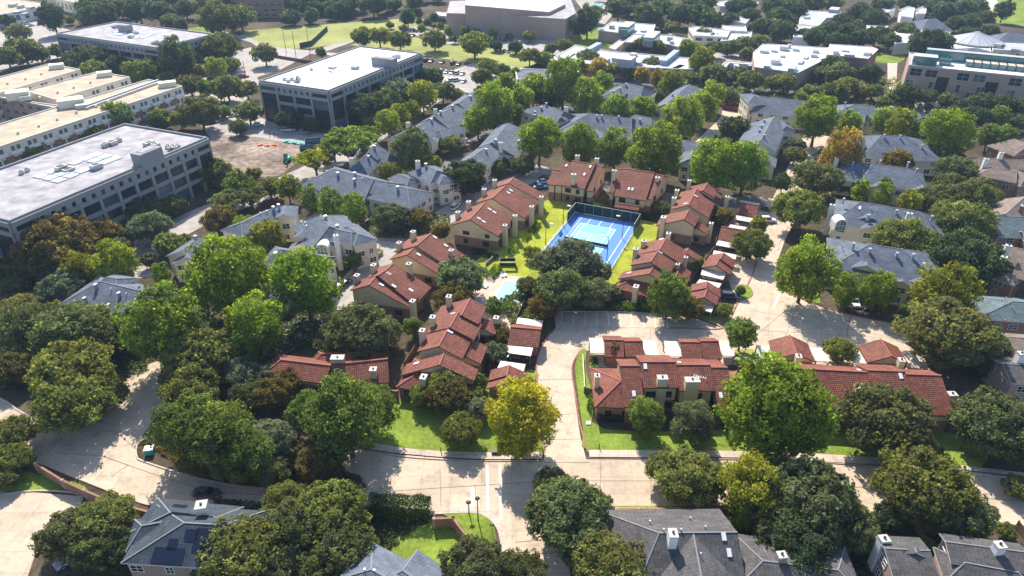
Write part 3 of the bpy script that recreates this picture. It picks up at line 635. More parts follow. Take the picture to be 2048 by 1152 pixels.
def chimney(house, px, zt, w=1.3, d=1.1, ang=0, z0=0, m='stucco', flues=1, capm='chcap'):
    c = P(px, zt)[:2]; mb = MB(); mb.box(c, w, d, z0, zt-.25, ang); o = mb.build('chimney', m, house)
    mb = MB(); mb.box(c, w+.12, d+.12, zt-.25, zt, ang); q = mb.build('cap', capm, None, house['org']); q.location = (0,0,0); q.parent = o
    for k in range(flues):
        x = (k-(flues-1)/2)*.45; mb = MB(); mb.tube((c[0]+x*math.cos(ang), c[1]+x*math.sin(ang), zt), (c[0]+x*math.cos(ang), c[1]+x*math.sin(ang), zt+.3), .19, .19, 8)
        q = mb.build('flue', 'flue', None, house['org']); q.location = (0,0,0); q.parent = o
def skylight(house, wing, px, w=.65, l=1.2, m='sky'):
    q, sg = wing.on(px); nn = wing.n*sg; d = np.array([*wing.d,0]); dn = np.array([nn[0],nn[1],-wing.p]); dn /= np.linalg.norm(dn); up = np.cross(d, dn)
    if up[2] < 0: up = -up
    mb = MB(); c = [q+d*a*w/2+dn*b*l/2 for a, b in ((-1,-1),(1,-1),(1,1),(-1,1))]
    for i in range(4): mb.face([c[i], c[(i+1)%4], c[(i+1)%4]+up*.16, c[i]+up*.16], 1)
    mb.face([x+up*.16 for x in c], 0); mb.build('skylight', [m,'metal'], house)
def vent(house, wing, px, w=.5, h=1.1, m='vent', pipe=False):
    q, sg = wing.on(px); mb = MB()
    if pipe: mb.tube((q[0],q[1],q[2]-.2),(q[0],q[1],q[2]+.5),.09,.09,6); mb.tube((q[0],q[1],q[2]+.5),(q[0],q[1],q[2]+.62),.16,.16,6); mb.build('vent_pipe','metal',house)
    else: mb.box(q, w, w*1.4, q[2]-.5, q[2]+h, math.atan2(wing.d[1], wing.d[0])); mb.box(q, w+.15, w*1.4+.15, q[2]+h, q[2]+h+.12, math.atan2(wing.d[1], wing.d[0]), 1); mb.build('roof_vent_box', [m,'metal'], house)
def house(label, style, wings, chim=(), sky=(), vents=(), pipes=(), group=None, name=None, garage=None, ca=None, win=True, chm=None, cw=(1.3,1.1)):
    st = STYLE[style]; ws = [w if isinstance(w, Wing) else Wing(*w[:4], **(w[4] if len(w) > 4 else {})) for w in wings]
    c = sum((w.a+w.b)/2 for w in ws)/len(ws)
    e = root_at(name or {'red':'tiled_townhouse','grey':'slate_townhouse'}.get(style,'house'), c, label, {'red':'townhouse','grey':'townhouse'}.get(style,'house'), group)
    for i, w in enumerate(ws):
        w.roof(e, st, i == 0); w.walls(e, st, win, garage if i == 0 else None)
    ang = math.atan2(ws[0].d[1], ws[0].d[0]) if ca is None else ca
    for c_ in chim: chimney(e, c_[0], c_[1], *(c_[2] if len(c_) > 2 else cw), ang, m=chm or st['wall'])
    for s in sky: skylight(e, ws[s[0]], s[1])
    for v in vents: vent(e, ws[v[0]], v[1])
    for v in pipes: vent(e, ws[v[0]], v[1], pipe=True)
    return e, ws
def flatroof(pts, z, label, name, cat, m='carport', th=.18, posts=True, wall=None, group=None, parent=None):
    q = [P(p, z)[:2] for p in pts]; c = sum(q)/len(q)
    e = root_at(name, c, label, cat, group) if parent is None else parent
    mb = MB(); mb.prism([tuple(a) for a in q], z-th, z, 1, 0, True); mb.build('roof', [m,'wtrim'], e)
    if posts:
        for a in q:
            b = a+(c-a)*.06; mb = MB(); mb.box(b, .22, .22, 0, z-th); mb.build('post', 'brick', e)
    return e
GRT = 'red tiled townhouses round the tennis court'
house('long red tiled townhouse with two big front chimneys right of the entrance drive', 'red', [
  (VA(650,180),VA(1030,180),8.6,VA(680,460),dict(w=VA(595,108),ext=(0,.0))),
  (VA(1030,210),VA(1405,212),8.3,VA(1060,492),dict(w=VA(1250,148))),
  (VA(430,222),VA(645,222),8.0,VA(440,668),dict(w=VA(385,150))),
  (VA(1408,240),VA(1592,240),7.9,VA(1450,690),dict(w=VA(1500,155))),
  (VA(440,385),VA(640,390),5.85,VA(300,670),dict(hip=(5.3,0),w=9)),
  (VA(1430,415),VA(1612,415),5.7,VA(1500,694),dict(hip=(0,4.6),w=9))],
  [(VA(890,345),8.3,(1.9,1.3)),(VA(1213,370),8.3,(2.7,1.5)),(VA(186,325),6.2,(1.0,1.2)),(VA(1860,360),6.2,(1.3,1.2))],
  [(0,VA(703,232)),(2,VA(580,525)),(3,VA(1516,542)),(1,VA(1068,190))], group=None, ca=0)
house('long red tiled townhouse at far right, partly behind oaks', 'red', [
  (T(1,3)(190,1058),T(1,3)(595,1080),8.2,VF(1690,820),dict(w=T(1,3)(300,1037))),
  (T(1,3)(590,1068),T(1,3)(822,1076),8.4,VF(1790,815),dict(w=T(1,3)(650,1036))),
  (T(1,3)(822,1092),T(1,3)(1040,1100),8.0,T(2,3)(1040,190),dict(w=T(1,3)(900,1066)))],
  [(T(2,3)(1108,57),6.3,(1.5,1.3)),(T(2,3)(560,12),7.5,(2.2,1.3))], [(1,T(1,3)(795,1105)),(0,T(1,3)(545,1070))], ca=0)
house('long stepped red tiled townhouse left of the entrance drive, below the pool', 'red', [
  (VB(840,85),VB(745,265),8.6,VB(975,250),dict(w=VB(500,230))),
  (VB(715,230),VB(625,390),8.6,VB(925,440),dict(w=VB(430,360))),
  (VB(612,398),VB(505,590),8.2,VB(800,640),dict(w=VB(275,655))),
  (VB(562,665),VB(520,770),7.4,VB(900,905),dict(w=VB(55,1022),ext=(0,.4))),
  (VB(372,815),VB(640,860),5.2,VB(200,1040),dict(hip=(4.6,0),w=5)),
  (VB(880,520),VB(800,700),5.2,VB(950,720),dict(w=4)),
  (VB(1000,300),VB(960,400),5.0,VB(1040,450),dict(w=3))],
  [(VB(615,62),9.3),(VB(445,278),8.8),(VB(336,418),8.6),(VB(350,905),5.8,(1.6,1.2)),(VB(1112,285),5.5)],
  [(0,VB(660,252)),(2,VB(630,440)),(3,VB(280,770))], group=GRT)
house('red tiled townhouse with four chimneys directly behind the dark oak, left of the pool', 'red', [
  (VC(385,672),VC(292,755),8.6,VC(625,880),dict(w=VC(235,738))),
  (VC(268,755),VC(205,828),8.3,VC(490,1030),dict(w=VC(92,842))),
  (VC(330,720),VC(270,760),8.75,VC(520,950),dict(w=3))],
  [(VC(240,680),9.4),(VC(120,755),8.2),(VC(495,672),8.8),(VC(522,940),6.6)],
  [(0,VC(350,745)),(1,VC(297,827)),(0,VC(388,837)),(0,VC(510,865))], group=GRT)
house('red tiled townhouse behind the silvery tree, second from the pool in the left row', 'red', [
  (VC(655,455),VC(548,547),8.6,VC(900,620),dict(w=VC(500,492))),
  (VC(530,562),VC(480,610),8.2,VC(720,735),dict(w=VC(405,597)))],
  [(VC(525,440),9.4),(VC(425,520),8.4),(VC(800,575),6.8)], [(0,VC(683,485)),(0,VC(760,545)),(1,VC(565,610))], group=GRT)
house('red tiled townhouse with four long skylights and garden-side chimneys beside the left lawn', 'red', [
  (VC(1045,235),VC(932,357),8.6,VC(1130,490),dict(w=VC(865,330))),
  (VC(1195,110),VC(1095,203),8.8,VC(1355,320),dict(w=VC(1000,212))),
  (VC(1250,50),VC(1215,95),8.8,VC(1455,222),dict(w=VC(1130,100)))],
  [(VC(925,225),9.2),(VC(848,300),8.4),(VC(1188,395),6.8),(VC(1260,325),6.8),(VC(1113,70),9.4),(VC(1038,135),9),(VC(1380,260),6.8),(VC(1450,190),6.8)],
  [(0,VC(1075,283)),(0,VC(1110,305)),(0,VC(1000,350)),(0,VC(1033,373)),(1,VC(1230,148)),(1,VC(1212,165))], group=GRT)
house('left red tiled townhouse behind the tennis court, chimney on its front slope', 'red', [
  (VD(460,155),VD(800,208),10.2,VD(610,558),dict(w=5,p=.43)),
  (VD(330,172),VD(450,188),9.7,VD(280,508),dict(w=5,p=.43)),
  (VD(185,277),VD(300,292),8.2,VD(150,498),dict(w=5,p=.43)),
  (VD(805,225),VD(905,240),9.7,VD(720,592),dict(w=5,p=.43))],
  [(VD(485,345),9.6,(1.5,1.2)),(VD(540,75),11.4),(VD(820,118),11.2)], [(0,VD(725,240)),(0,VD(640,350)),(1,VD(380,225))], group=GRT)
house('right red tiled townhouse behind the tennis court, two skylights on one slope', 'red', [
  (VD(1205,265),VD(1650,327),10.2,VD(1260,688),dict(w=5,p=.43)),
  (VD(1660,345),VD(1790,372),9.7,VD(1590,712),dict(w=5,p=.43)),
  (VD(1120,266),VD(1200,278),9.7,VD(980,606),dict(w=5,p=.43)),
  (VD(1085,760),VD(1435,812),3.9,VD(1250,830),dict(w=1.5,wmin=1.5,p=.5))],
  [(VD(1072,290),10.8),(VD(1692,392),9.8)], [(0,VD(1280,560)),(0,VD(1332,566))], group=GRT)
house('red tiled brick-fronted townhouse at the far right of the court lawn', 'red', [
  (VE(855,60),VE(818,122),8.8,VE(925,150),dict(w=VE(700,110))),
  (VE(770,105),VE(700,240),8.6,VE(872,320),dict(w=VE(568,270))),
  (VE(705,275),VE(665,352),7.8,VE(765,385),dict(w=VE(445,400))),
  (VE(790,375),VE(770,420),5.2,VE(860,465),dict(w=3)),
  (VE(905,160),VE(900,200),5.4,VE(980,200),dict(w=3))],
  [(VE(712,40),9.6),(VE(613,118),8.8),(VE(590,178),8.6),(VE(505,332),7.6,(1.7,1.3)),(VE(1012,170),6.8),(VE(884,380),6.2)],
  [(1,VE(760,168)),(1,VE(680,230))], group=GRT)
house('stepped red tiled townhouse at the near right of the court lawn', 'red', [
  (VE(525,500),VE(470,596),8.6,VE(700,610),dict(w=VE(365,505))),
  (VE(458,605),VE(400,690),8.4,VE(570,760),dict(w=VE(240,717))),
  (VE(425,725),VE(392,778),7.4,VE(555,860),dict(w=VE(98,890),ext=(0,.4))),
  (VE(295,805),VE(475,850),5.0,VE(180,915),dict(hip=(4.2,0),w=5)),
  (VE(640,715),VE(590,830),5.0,VE(670,800),dict(w=3)),
  (VE(700,580),VE(680,620),5.6,VE(790,650),dict(w=3))],
  [(VE(545,460),9.2),(VE(350,520),8.2),(VE(287,583),8.2),(VE(287,882),5.8,(1.6,1.2)),(VE(683,650),6.2,(1.1,.9)),(VE(618,705),6.2,(1.1,.9))],
  [(0,VE(490,512)),(1,VE(478,615)),(2,VE(232,780))], group=GRT)
house('low red tiled clubhouse with an arched cream roof vent, behind the lower left trees', 'red', [
  (T(1,1)(450,1035),T(1,1)(790,1000),6.0,T(1,1)(700,1150),dict(w=T(1,1)(560,955),hip=(0,0),p=.5)),
  (T(1,1)(150,1005),T(1,1)(450,1040),5.8,T(1,1)(250,1130),dict(w=4,hip=(3,0),p=.5)),
  (T(1,1)(390,970),T(1,1)(700,960),5.0,T(1,1)(560,1000),dict(w=4,hip=(2,2)))],
  [(T(1,1)(702,1060),6.2,(1.3,1.3)),(T(1,1)(488,990),7.0,(2.6,1.5))], name='clubhouse', ca=0)
# garages and carports
GG = 'tiled garages with flat carports'
def garage(label, wings, flats, chim=()):
    e, ws = house(label, 'red', wings, chim, name='tiled_garage', group=GG, win=False); e['category'] = 'garage'
    for f in flats:
        q = [P(p, 2.6)[:2] for p in f]; c = sum(q)/4
        mb = MB(); mb.prism([tuple(a) for a in q], 2.45, 2.62, 1, 0, True); o = mb.build('carport_roof', ['carport','wtrim'], e)
        for a in q: b = a+(c-a)*.06; mb = MB(); mb.box(b, .2, .2, 0, 2.45); mb.build('post', 'brick', e)
garage('tiled garage between two flat carports left of the entrance drive', [(VB(1262,385),VB(1582,412),4.6,VB(1380,588),dict(w=VB(1430,372)))],
  [[VB(1340,290),VB(1605,320),VB(1585,385),VB(1320,350)],[VB(1235,568),VB(1500,602),VB(1475,692),VB(1210,655)]])
garage('stepped tiled garage beside the yellow tree at the entrance drive', [(VB(1245,785),VB(1222,895),4.8,VB(1425,905),dict(w=VB(1045,890))),(VB(1228,905),VB(1205,985),4.5,VB(1380,1010),dict(w=VB(1015,1020)))],
  [[VB(1160,742),VB(1420,778),VB(1398,860),VB(1125,815)]])
garage('tiled garage farthest up the right lane, above the dome hedge', [(VE(1100,215),VE(1262,240),4.6,VE(1140,322),dict(w=2))],[[VE(1060,316),VE(1215,343),VE(1202,376),VE(1055,350)],[VE(1115,200),VE(1275,226),VE(1262,240),VE(1105,214)]])
garage('tiled garage beside the round dome hedge in the right lane', [(VE(965,408),VE(1150,440),4.6,VE(1010,532),dict(w=2))],[[VE(935,518),VE(1097,552),VE(1090,588),VE(920,556)],[VE(1035,392),VE(1165,415),VE(1155,440),VE(1020,415)]])
garage('stepped tiled garage with a white car under its carport', [(VE(985,618),VE(955,668),4.8,VE(1075,700),dict(w=VE(870,640))),(VE(945,665),VE(920,717),4.6,VE(1045,770),dict(w=VE(802,742)))],
  [[VE(812,748),VE(1000,786),VE(978,832),VE(800,792)],[VE(905,598),VE(1085,635),VE(1078,670),VE(895,630)]])
garage('stepped tiled garage nearest the parking bays, blue-black car parked beside it', [(VE(852,845),VE(838,900),4.8,VE(962,910),dict(w=VE(725,880))),(VE(848,903),VE(826,972),4.6,VE(935,1010),dict(w=VE(708,975)))],
  [[VE(790,828),VE(965,862),VE(945,897),VE(765,860)],[VE(808,1018),VE(908,1035),VE(885,1092),VE(815,1072)]])
garage('double tiled garage nearest the drive behind the front row, crape myrtle before it', [(T(1,2)(552,885),T(1,2)(668,888),4.6,T(1,2)(610,990),dict(w=T(1,2)(600,862))),(T(1,2)(672,893),T(1,2)(782,893),4.5,T(1,2)(730,988),dict(w=T(1,2)(720,872)))],
  [[T(1,2)(463,875),T(1,2)(552,878),T(1,2)(562,965),T(1,2)(472,965)],[T(1,2)(785,888),T(1,2)(860,892),T(1,2)(880,980),T(1,2)(790,975)]])
garage('double tiled garage behind the middle of the front row, beside the round street tree', [(T(1,2)(1008,898),T(1,2)(1130,900),4.6,T(1,2)(1080,1000),dict(w=T(1,2)(1050,880))),(T(1,2)(1130,893),T(1,2)(1240,893),4.6,T(1,2)(1200,1000),dict(w=T(1,2)(1180,874)))],
  [[T(1,2)(912,893),T(1,2)(1003,898),T(1,2)(1028,988),T(1,2)(922,985)],[T(1,2)(1240,891),T(1,2)(1303,893),T(1,2)(1338,985),T(1,2)(1250,980)]])
garage('tiled garage with a steep gable and chimney, just right of the round street tree', [(T(1,3)(130,858),T(1,3)(172,968),5.0,T(1,3)(262,965),dict(w=T(1,3)(25,955)))],
  [[T(1,3)(-70,918),T(1,3)(5,928),T(1,3)(48,1010),T(1,3)(-25,1005)],[T(1,3)(240,930),T(1,3)(335,938),T(1,3)(370,1018),T(1,3)(288,1012)]], [(T(1,3)(185,982),5.2)])
garage('tiled garage with a steep gable and chimney, farthest right behind the front row', [(T(1,3)(675,882),T(1,3)(742,985),5.0,T(1,3)(805,970),dict(w=T(1,3)(575,985)))],
  [[T(1,3)(488,945),T(1,3)(545,945),T(1,3)(598,1030),T(1,3)(510,1025)],[T(1,3)(800,950),T(1,3)(872,955),T(1,3)(925,1045),T(1,3)(832,1025)]], [(T(1,3)(803,1005),5.2)])
# slate roofed townhouses
GS = 'slate roofed cream townhouses'
house('long slate-roofed townhouse behind three columnar trees, left of the centre', 'grey', [
  (G1(390,785),G1(740,880),9.2,G1(290,990),dict(hip=(7,3),w=7)),(G1(740,888),G1(850,905),8.9,G1(700,1000),dict(hip=(4,3),w=6)),(G1(880,925),G1(1040,960),9.0,G1(940,1110),dict(hip=(4,5),w=7))],
  [], [], [(0,G1(425,850)),(0,G1(572,905)),(2,G1(955,975)),(0,G1(575,850))], [(0,G1(640,880))], group=GS, garage=1)
house('gabled slate-roofed townhouse in front of the umbrella-shaped tree', 'grey', [
  (G1(755,568),G1(690,640),9.6,G1(840,640),dict(p=.85,w=5,hip=(2,0))),(G1(700,640),G1(615,712),9.2,G1(740,800),dict(p=.85,w=5,hip=(0,3))),(G1(780,610),G1(880,650),8.4,G1(800,720),dict(p=.7,hip=(2,2),w=4))],
  [(G1(540,690),9.5)], [], [(0,G1(750,610)),(1,G1(697,700))], group=GS)
house('white-walled slate-roofed townhouse with an arched dormer and corner bay', 'grey', [
  (G1(1215,760),G1(1300,800),9.6,G1(1180,890),dict(hip=(4,3),w=6)),(G1(1300,800),G1(1360,850),8.6,G1(1290,900),dict(hip=(3,3),w=5)),(G1(960,830),G1(1060,870),7.4,G1(980,900),dict(hip=(2,2),w=4))],
  [(G1(1130,715),11.2)], [], [(0,G1(1205,770))], group=GS, chm='cream')
house('slate-roofed townhouse nearest the middle office in the diagonal row', 'grey', [
  (G1(1065,440),G1(1255,350),9.2,G1(1220,540),dict(w=7,hip=(6,1))),(G1(990,500),G1(1240,500),7.8,G1(1100,560),dict(w=5,hip=(3,3)))],
  [(G1(1045,375),10.5)], [], [(0,G1(1255,370))], [(0,G1(1120,420)),(0,G1(1180,440))], group=GS)
house('slate-roofed townhouse in the middle of the diagonal row by the small street tree', 'grey', [
  (G1(1285,325),G1(1470,225),9.2,G1(1400,460),dict(w=7,hip=(2,3))),(G1(1330,450),G1(1480,400),7.6,G1(1450,480),dict(w=5,hip=(2,2)))],
  [(G1(1287,255),11)], [], [(0,G1(1335,300)),(0,G1(1440,250))], group=GS)
house('slate-roofed townhouse at the far end of the diagonal row, behind the bright tree cluster', 'grey', [
  (G1(1490,205),G1(1660,90),9.2,G1(1600,270),dict(w=7,hip=(2,3)))], [], [], [(0,G1(1570,130)),(0,G1(1600,165)),(0,G1(1690,80))], group=GS)
house('slate-roofed townhouse row stepping down to the blue car, with a blue-grey chimney', 'grey', [
  (G2(600,492),G2(430,690),9.6,G2(760,760),dict(w=5,hip=(3,1))),(G2(420,700),G2(200,860),9.0,G2(400,915),dict(w=5,hip=(0,3)))],
  [(G2(520,690),10.5)], [], [(0,G2(705,700)),(1,G2(372,790)),(0,G2(470,690))], [(0,G2(640,640)),(0,G2(600,630))], group=GS)
house('pale slate-roofed townhouse with a white chimney between the bright trees at the centre', 'grey', [
  (G2(965,305),G2(1160,372),9.4,G2(1010,470),dict(w=7,hip=(8,3))),(G2(1160,380),G2(1140,430),8.2,G2(1210,430),dict(w=4,hip=(3,0)))],
  [(G2(1188,325),10.8)], [], [(0,G2(935,355)),(0,G2(985,315)),(0,G2(870,400)),(0,G2(868,435))], group=GS, chm='white')
house('wide slate-roofed townhouse row with many vents directly behind the court pair', 'grey', [
  (G2(1420,392),G2(1860,445),9.6,G2(1560,640),dict(w=8,hip=(9,3))),(G2(1900,405),G2(2060,440),9.6,G2(1990,600),dict(w=7,hip=(4,5))),(G2(1240,520),G2(1290,640),7.6,G2(1200,620),dict(w=4)),(G2(1500,560),G2(1560,640),7.2,G2(1590,640),dict(w=4))],
  [], [], [(0,G2(1552,440)),(0,G2(1725,450)),(1,G2(1943,480)),(0,G2(1500,440))], [(0,G2(1600,420)),(0,G2(1640,425)),(0,G2(1400,420)),(0,G2(1230,470))], group=GS, garage=2)
house('slate-roofed townhouse with a tall blank gable wall, at the back beside the cross street', 'grey', [
  (G2(1800,80),G2(1980,118),9.6,G2(1880,270),dict(w=6,hip=(2,4))),(G2(1780,95),G2(1680,170),9.0,G2(1760,230),dict(w=5,hip=(1,4))),(G2(1630,170),G2(1670,185),8.2,G2(1560,245),dict(w=5,hip=(3,3)))],
  [], [], [(0,G2(1800,115)),(1,G2(1745,160)),(1,G2(1672,190))], group=GS)
house('slate-roofed townhouse with a long bright left slope behind two bright green trees', 'grey', [
  (G3(455,85),G3(250,260),9.6,G3(450,240),dict(w=5,hip=(3,3))),(G3(210,260),G3(130,290),7.6,G3(200,340),dict(w=4,hip=(2,2)))], [], [], [(0,G3(300,200)),(0,G3(420,92))], group=GS)
house('slate-roofed townhouse with a corner tower at the end of the pale cul-de-sac', 'grey', [
  (G3(1110,195),G3(1550,240),9.4,G3(1300,375),dict(w=7,hip=(2,2))),(G3(1035,170),G3(1055,190),9.8,G3(1000,262),dict(w=6,hip=(5,5))),(G3(1580,240),G3(1660,250),8.8,G3(1540,300),dict(w=5,hip=(3,3)))],
  [], [], [(1,G3(1035,172))], group=GS)
house('tall slate-roofed townhouse with a wide plain front gable, beside the round dark tree', 'grey', [
  (G3(1235,380),G3(1110,605),9.8,G3(1280,640),dict(w=G3(895,630),p=.5)),(G3(1180,715),G3(1160,800),6.4,G3(1250,850),dict(w=3)),(G3(1260,400),G3(1350,470),8.4,G3(1300,520),dict(w=3,hip=(2,2)))],
  [], [], [(0,G3(1145,440)),(0,G3(1100,530)),(0,G3(1143,580)),(0,G3(1120,490))], [(0,G3(1100,480)),(0,G3(1180,530))], group=GS)
house('slate-roofed townhouse with a front garage, just right of the court pair', 'grey', [
  (G3(430,602),G3(750,668),9.2,G3(500,775),dict(w=6,hip=(5,5))),(G3(485,690),G3(480,760),8.0,G3(530,800),dict(w=4,hip=(1,2)))],
  [], [], [(0,G3(600,620))], group=GS, garage=1)
house('slate-roofed townhouse behind the yellow-green tree, top of the right-hand rows', 'grey', [
  (G4(500,82),G4(660,98),9.2,G4(560,190),dict(w=6,hip=(6,4))),(G4(560,170),G4(600,180),7.6,G4(560,240),dict(w=4,hip=(2,2)))], [(G4(330,140),9)], [], [(0,G4(410,92))], group=GS)
house('slate-roofed townhouse below the row of dark parked cars', 'grey', [
  (G4(775,115),G4(1090,165),9.2,G4(900,290),dict(w=6,hip=(4,5)))], [], [], [(0,G4(1130,175))], group=GS)
house('broad slate-roofed hip house with two pale vents behind the orange tree', 'grey', [
  (G4(745,365),G4(970,377),10.2,G4(800,585),dict(w=8,hip=(8,10))),(G4(560,380),G4(500,460),8.6,G4(540,470),dict(w=5,hip=(2,2)))], [], [],
  [(0,G4(765,390)),(0,G4(910,395)),(0,G4(1110,485)),(0,G4(565,412))], [(0,G4(715,430)),(0,G4(870,430)),(0,G4(585,480)),(0,G4(1055,545))], group=GS)
house('slate-roofed townhouse directly below the orange tree, three small bright trees before it', 'grey', [
  (G4(665,628),G4(985,668),9.8,G4(600,815),dict(w=8,hip=(3,6))),(G4(550,618),G4(660,630),9.0,G4(450,790),dict(w=7,hip=(8,1))),(G4(740,790),G4(745,820),7.0,G4(700,830),dict(w=3,hip=(1,0))),(G4(1120,820),G4(1125,850),7.2,G4(1080,850),dict(w=3,hip=(1,0)))],
  [(G4(340,570),9.5)], [], [(0,G4(985,645)),(0,G4(1060,705)),(1,G4(480,640)),(0,G4(730,628))], [(0,G4(610,640)),(0,G4(580,700))], group=GS, garage=3)
h, ws = house('slate-roofed townhouse with big arched teal windows and a white chimney on the left', 'grey', [
  (G5(495,97),G5(985,178),10.0,G5(420,300),dict(w=8,hip=(6,6))),(G5(570,195),G5(575,215),8.6,G5(480,300),dict(w=5,hip=(3,0))),(G5(610,275),G5(615,295),7.6,G5(570,340),dict(w=4,hip=(2,0))),(G5(1060,285),G5(1070,310),7.8,G5(1000,350),dict(w=5,hip=(3,1)))],
  [(G5(268,120),9.5),(G5(905,190),11)], [(0,G5(492,148))], [(0,G5(790,195)),(1,G5(558,235)),(0,G5(1080,245)),(0,G5(355,100))], [(0,G5(583,160)),(0,G5(625,180)),(0,G5(855,190)),(0,G5(505,190))], group=GS, chm='white')
def arch(house, px, z0, wd, hh, label=None):
    c = P(px, z0+hh*.6); e = MB(); n = 10; x0 = c[0]; y0 = c[1]
    prof = [(-wd/2,z0)]+[(-wd/2*math.cos(math.pi*i/n), z0+hh*.6+hh*.4*math.sin(math.pi*i/n)) for i in range(n+1)]+[(wd/2,z0)]
    F = [(x0+a*1.12, y0-.5, z if k in (0,len(prof)-1) else z+.12) for k,(a,z) in enumerate(prof)]; B = [(a[0],a[1]+3.2,a[2]) for a in F]
    for i in range(len(F)-1): e.face([F[i],F[i+1],B[i+1],B[i]])
    e.face([(x0+a*1.12,y0-.49,z) for a,z in prof][::-1], 1); o = e.build('arched_dormer', ['white','wtrim'], house)
    e = MB(); e.face([(x0+a*.85, y0-.53, z0+.15+(z-z0)*.88) for a,z in prof][::-1]); g = e.build('arched_window','glasst',None,house['org']); g.location=(0,0,0); g.parent = o
    e = MB(); 
    for a in (-.3*wd/2,.3*wd/2): e.box((x0+a,y0-.56),.08,.06,z0+.15,z0+hh*.9)
    e.box((x0,y0-.56),wd*.85,.06,z0+hh*.45,z0+hh*.45+.08); g = e.build('glazing_bar','white',None,house['org']); g.location=(0,0,0); g.parent = o
arch(h, G5(335,275), 4.6, 3.0, 3.4); arch(h, G5(768,320), 4.6, 3.2, 3.0)
h, ws = house('slate-roofed townhouse with a bright left slope and two white cars at its garages', 'grey', [
  (G5(572,447),G5(832,485),10.2,G5(640,705),dict(w=8,hip=(9,10))),(G5(550,590),G5(548,620),8.4,G5(470,665),dict(w=4.5,hip=(2,0))),(G5(1012,728),G5(1000,750),7.4,G5(940,770),dict(w=4.5,hip=(3,0))),(G5(845,735),G5(845,750),7.0,G5(820,770),dict(w=2.4,wmin=2,hip=(1,0)))],
  [], [], [(0,G5(568,515)),(0,G5(790,550)),(0,G5(925,560)),(0,G5(435,470)),(0,G5(1010,635))], [(0,G5(350,475)),(0,G5(365,510)),(0,G5(995,590)),(0,G5(890,520))], group=GS, garage=2)
house('slate-roofed cream townhouse nearest the grey service lane, left behind the large green tree', 'grey', [
  (G6(345,430),G6(170,545),8.2,G6(290,640),dict(w=5,hip=(2,0))),(G6(250,560),G6(230,595),7.4,G6(300,640),dict(w=4))], [], [], [(0,G6(320,440))], group=GS)
house('white gabled slate-roofed townhouse behind the medium round green tree', 'grey', [
  (G6(1000,165),G6(720,290),9.2,G6(960,300),dict(w=6,hip=(2,3))),(G6(1110,135),G6(1090,215),9.0,G6(1220,190),dict(w=G6(1040,280),hip=(2,0)))], [], [], [(0,G6(1055,160)),(0,G6(1010,180))], [(0,G6(890,215)),(0,G6(950,200))], group=GS, chm='white')
h, ws = house('white-walled slate-roofed townhouse with arched front dormer and white chimney, by the junction', 'grey', [
  (G6(1420,225),G6(1500,320),10.0,G6(1250,440),dict(w=8,hip=(4,5))),(G6(1530,345),G6(1700,375),9.2,G6(1600,470),dict(w=5,hip=(3,2))),(G6(1670,320),G6(1760,390),8.8,G6(1730,470),dict(w=4,hip=(3,3))),(G6(1290,430),G6(1260,470),7.6,G6(1350,510),dict(w=4)),(G6(1270,360),G6(1230,400),9,G6(1290,390),dict(w=1.6,wmin=1.2))],
  [(G6(1558,400),10.2)], [], [(0,G6(1470,262)),(1,G6(1575,345))], [(0,G6(1300,330)),(0,G6(1290,300))], group=GS, chm='white')
arch(h, G6(1440,520), 4.4, 3.0, 3.6)
house('slate-roofed townhouse mostly hidden between two big bright green trees', 'grey', [
  (G6(1070,525),G6(1440,590),8.6,G6(1120,720),dict(w=3,hip=(4,2))),(G6(1010,880),G6(1140,920),4.6,G6(1060,950),dict(w=3,wmin=2))], [], [], [(0,G6(1030,590))], group=GS, garage=2)
house('slate-roofed townhouse with blue-sided vents at the left above the oaks', 'grey', [
  (T(1,0)(600,535),T(1,0)(870,600),9.2,T(1,0)(640,760),dict(w=5,hip=(6,4))),(T(1,0)(640,510),T(1,0)(700,520),9.6,T(1,0)(640,560),dict(w=4,hip=(2,2)))], [], [],
  [(0,T(1,0)(580,580)),(0,T(1,0)(720,630)),(0,T(1,0)(515,660)),(0,T(1,0)(655,700))], [(0,T(1,0)(670,590)),(0,T(1,0)(760,620)),(0,T(1,0)(815,655))], group=GS)
# houses along the bottom and the right edge
house('large grey shingled house at the bottom with a teal skylight', 'near', [
  (T(2,2)(882,893),T(2,2)(1352,888),8.6,T(2,2)(900,752),dict(w=13,hip=(8,0),p=.5)),(T(2,2)(1088,900),T(2,2)(1135,1150),8.5,7.5,dict(p=.5,hip=(0,3))),(T(2,2)(800,1020),T(2,2)(900,1022),6.2,T(2,2)(640,920),dict(w=6,hip=(7,0),p=.5))],
  [(T(2,2)(968,892),10.2,(1.2,1.5))], [(0,T(2,2)(1302,1012)),(0,T(2,2)(1270,915))], [], [(0,T(2,2)(825,835)),(0,T(2,2)(908,885)),(0,T(2,2)(1012,885)),(0,T(2,2)(1158,868)),(1,T(2,2)(1130,1030)),(0,T(2,2)(1068,815))], chm='white', ca=0)
h, ws = house('dark hip-roofed house with solar panels beside the black car', 'dark', [
  (T(2,0)(1105,832),T(2,0)(1340,845),8.6,T(2,0)(1080,1095),dict(w=5,hip=(7.5,4),p=.5)),(T(2,0)(1020,770),T(2,0)(1300,800),7.6,T(2,0)(1100,850),dict(w=4,hip=(5,2),p=.5)),(T(2,0)(960,830),T(2,0)(850,850),7.2,T(2,0)(830,960),dict(w=3,hip=(1,2),p=.5))],
  [(T(2,0)(1205,722),9.2,(1.6,1.6))], chm='cream', ca=.2)
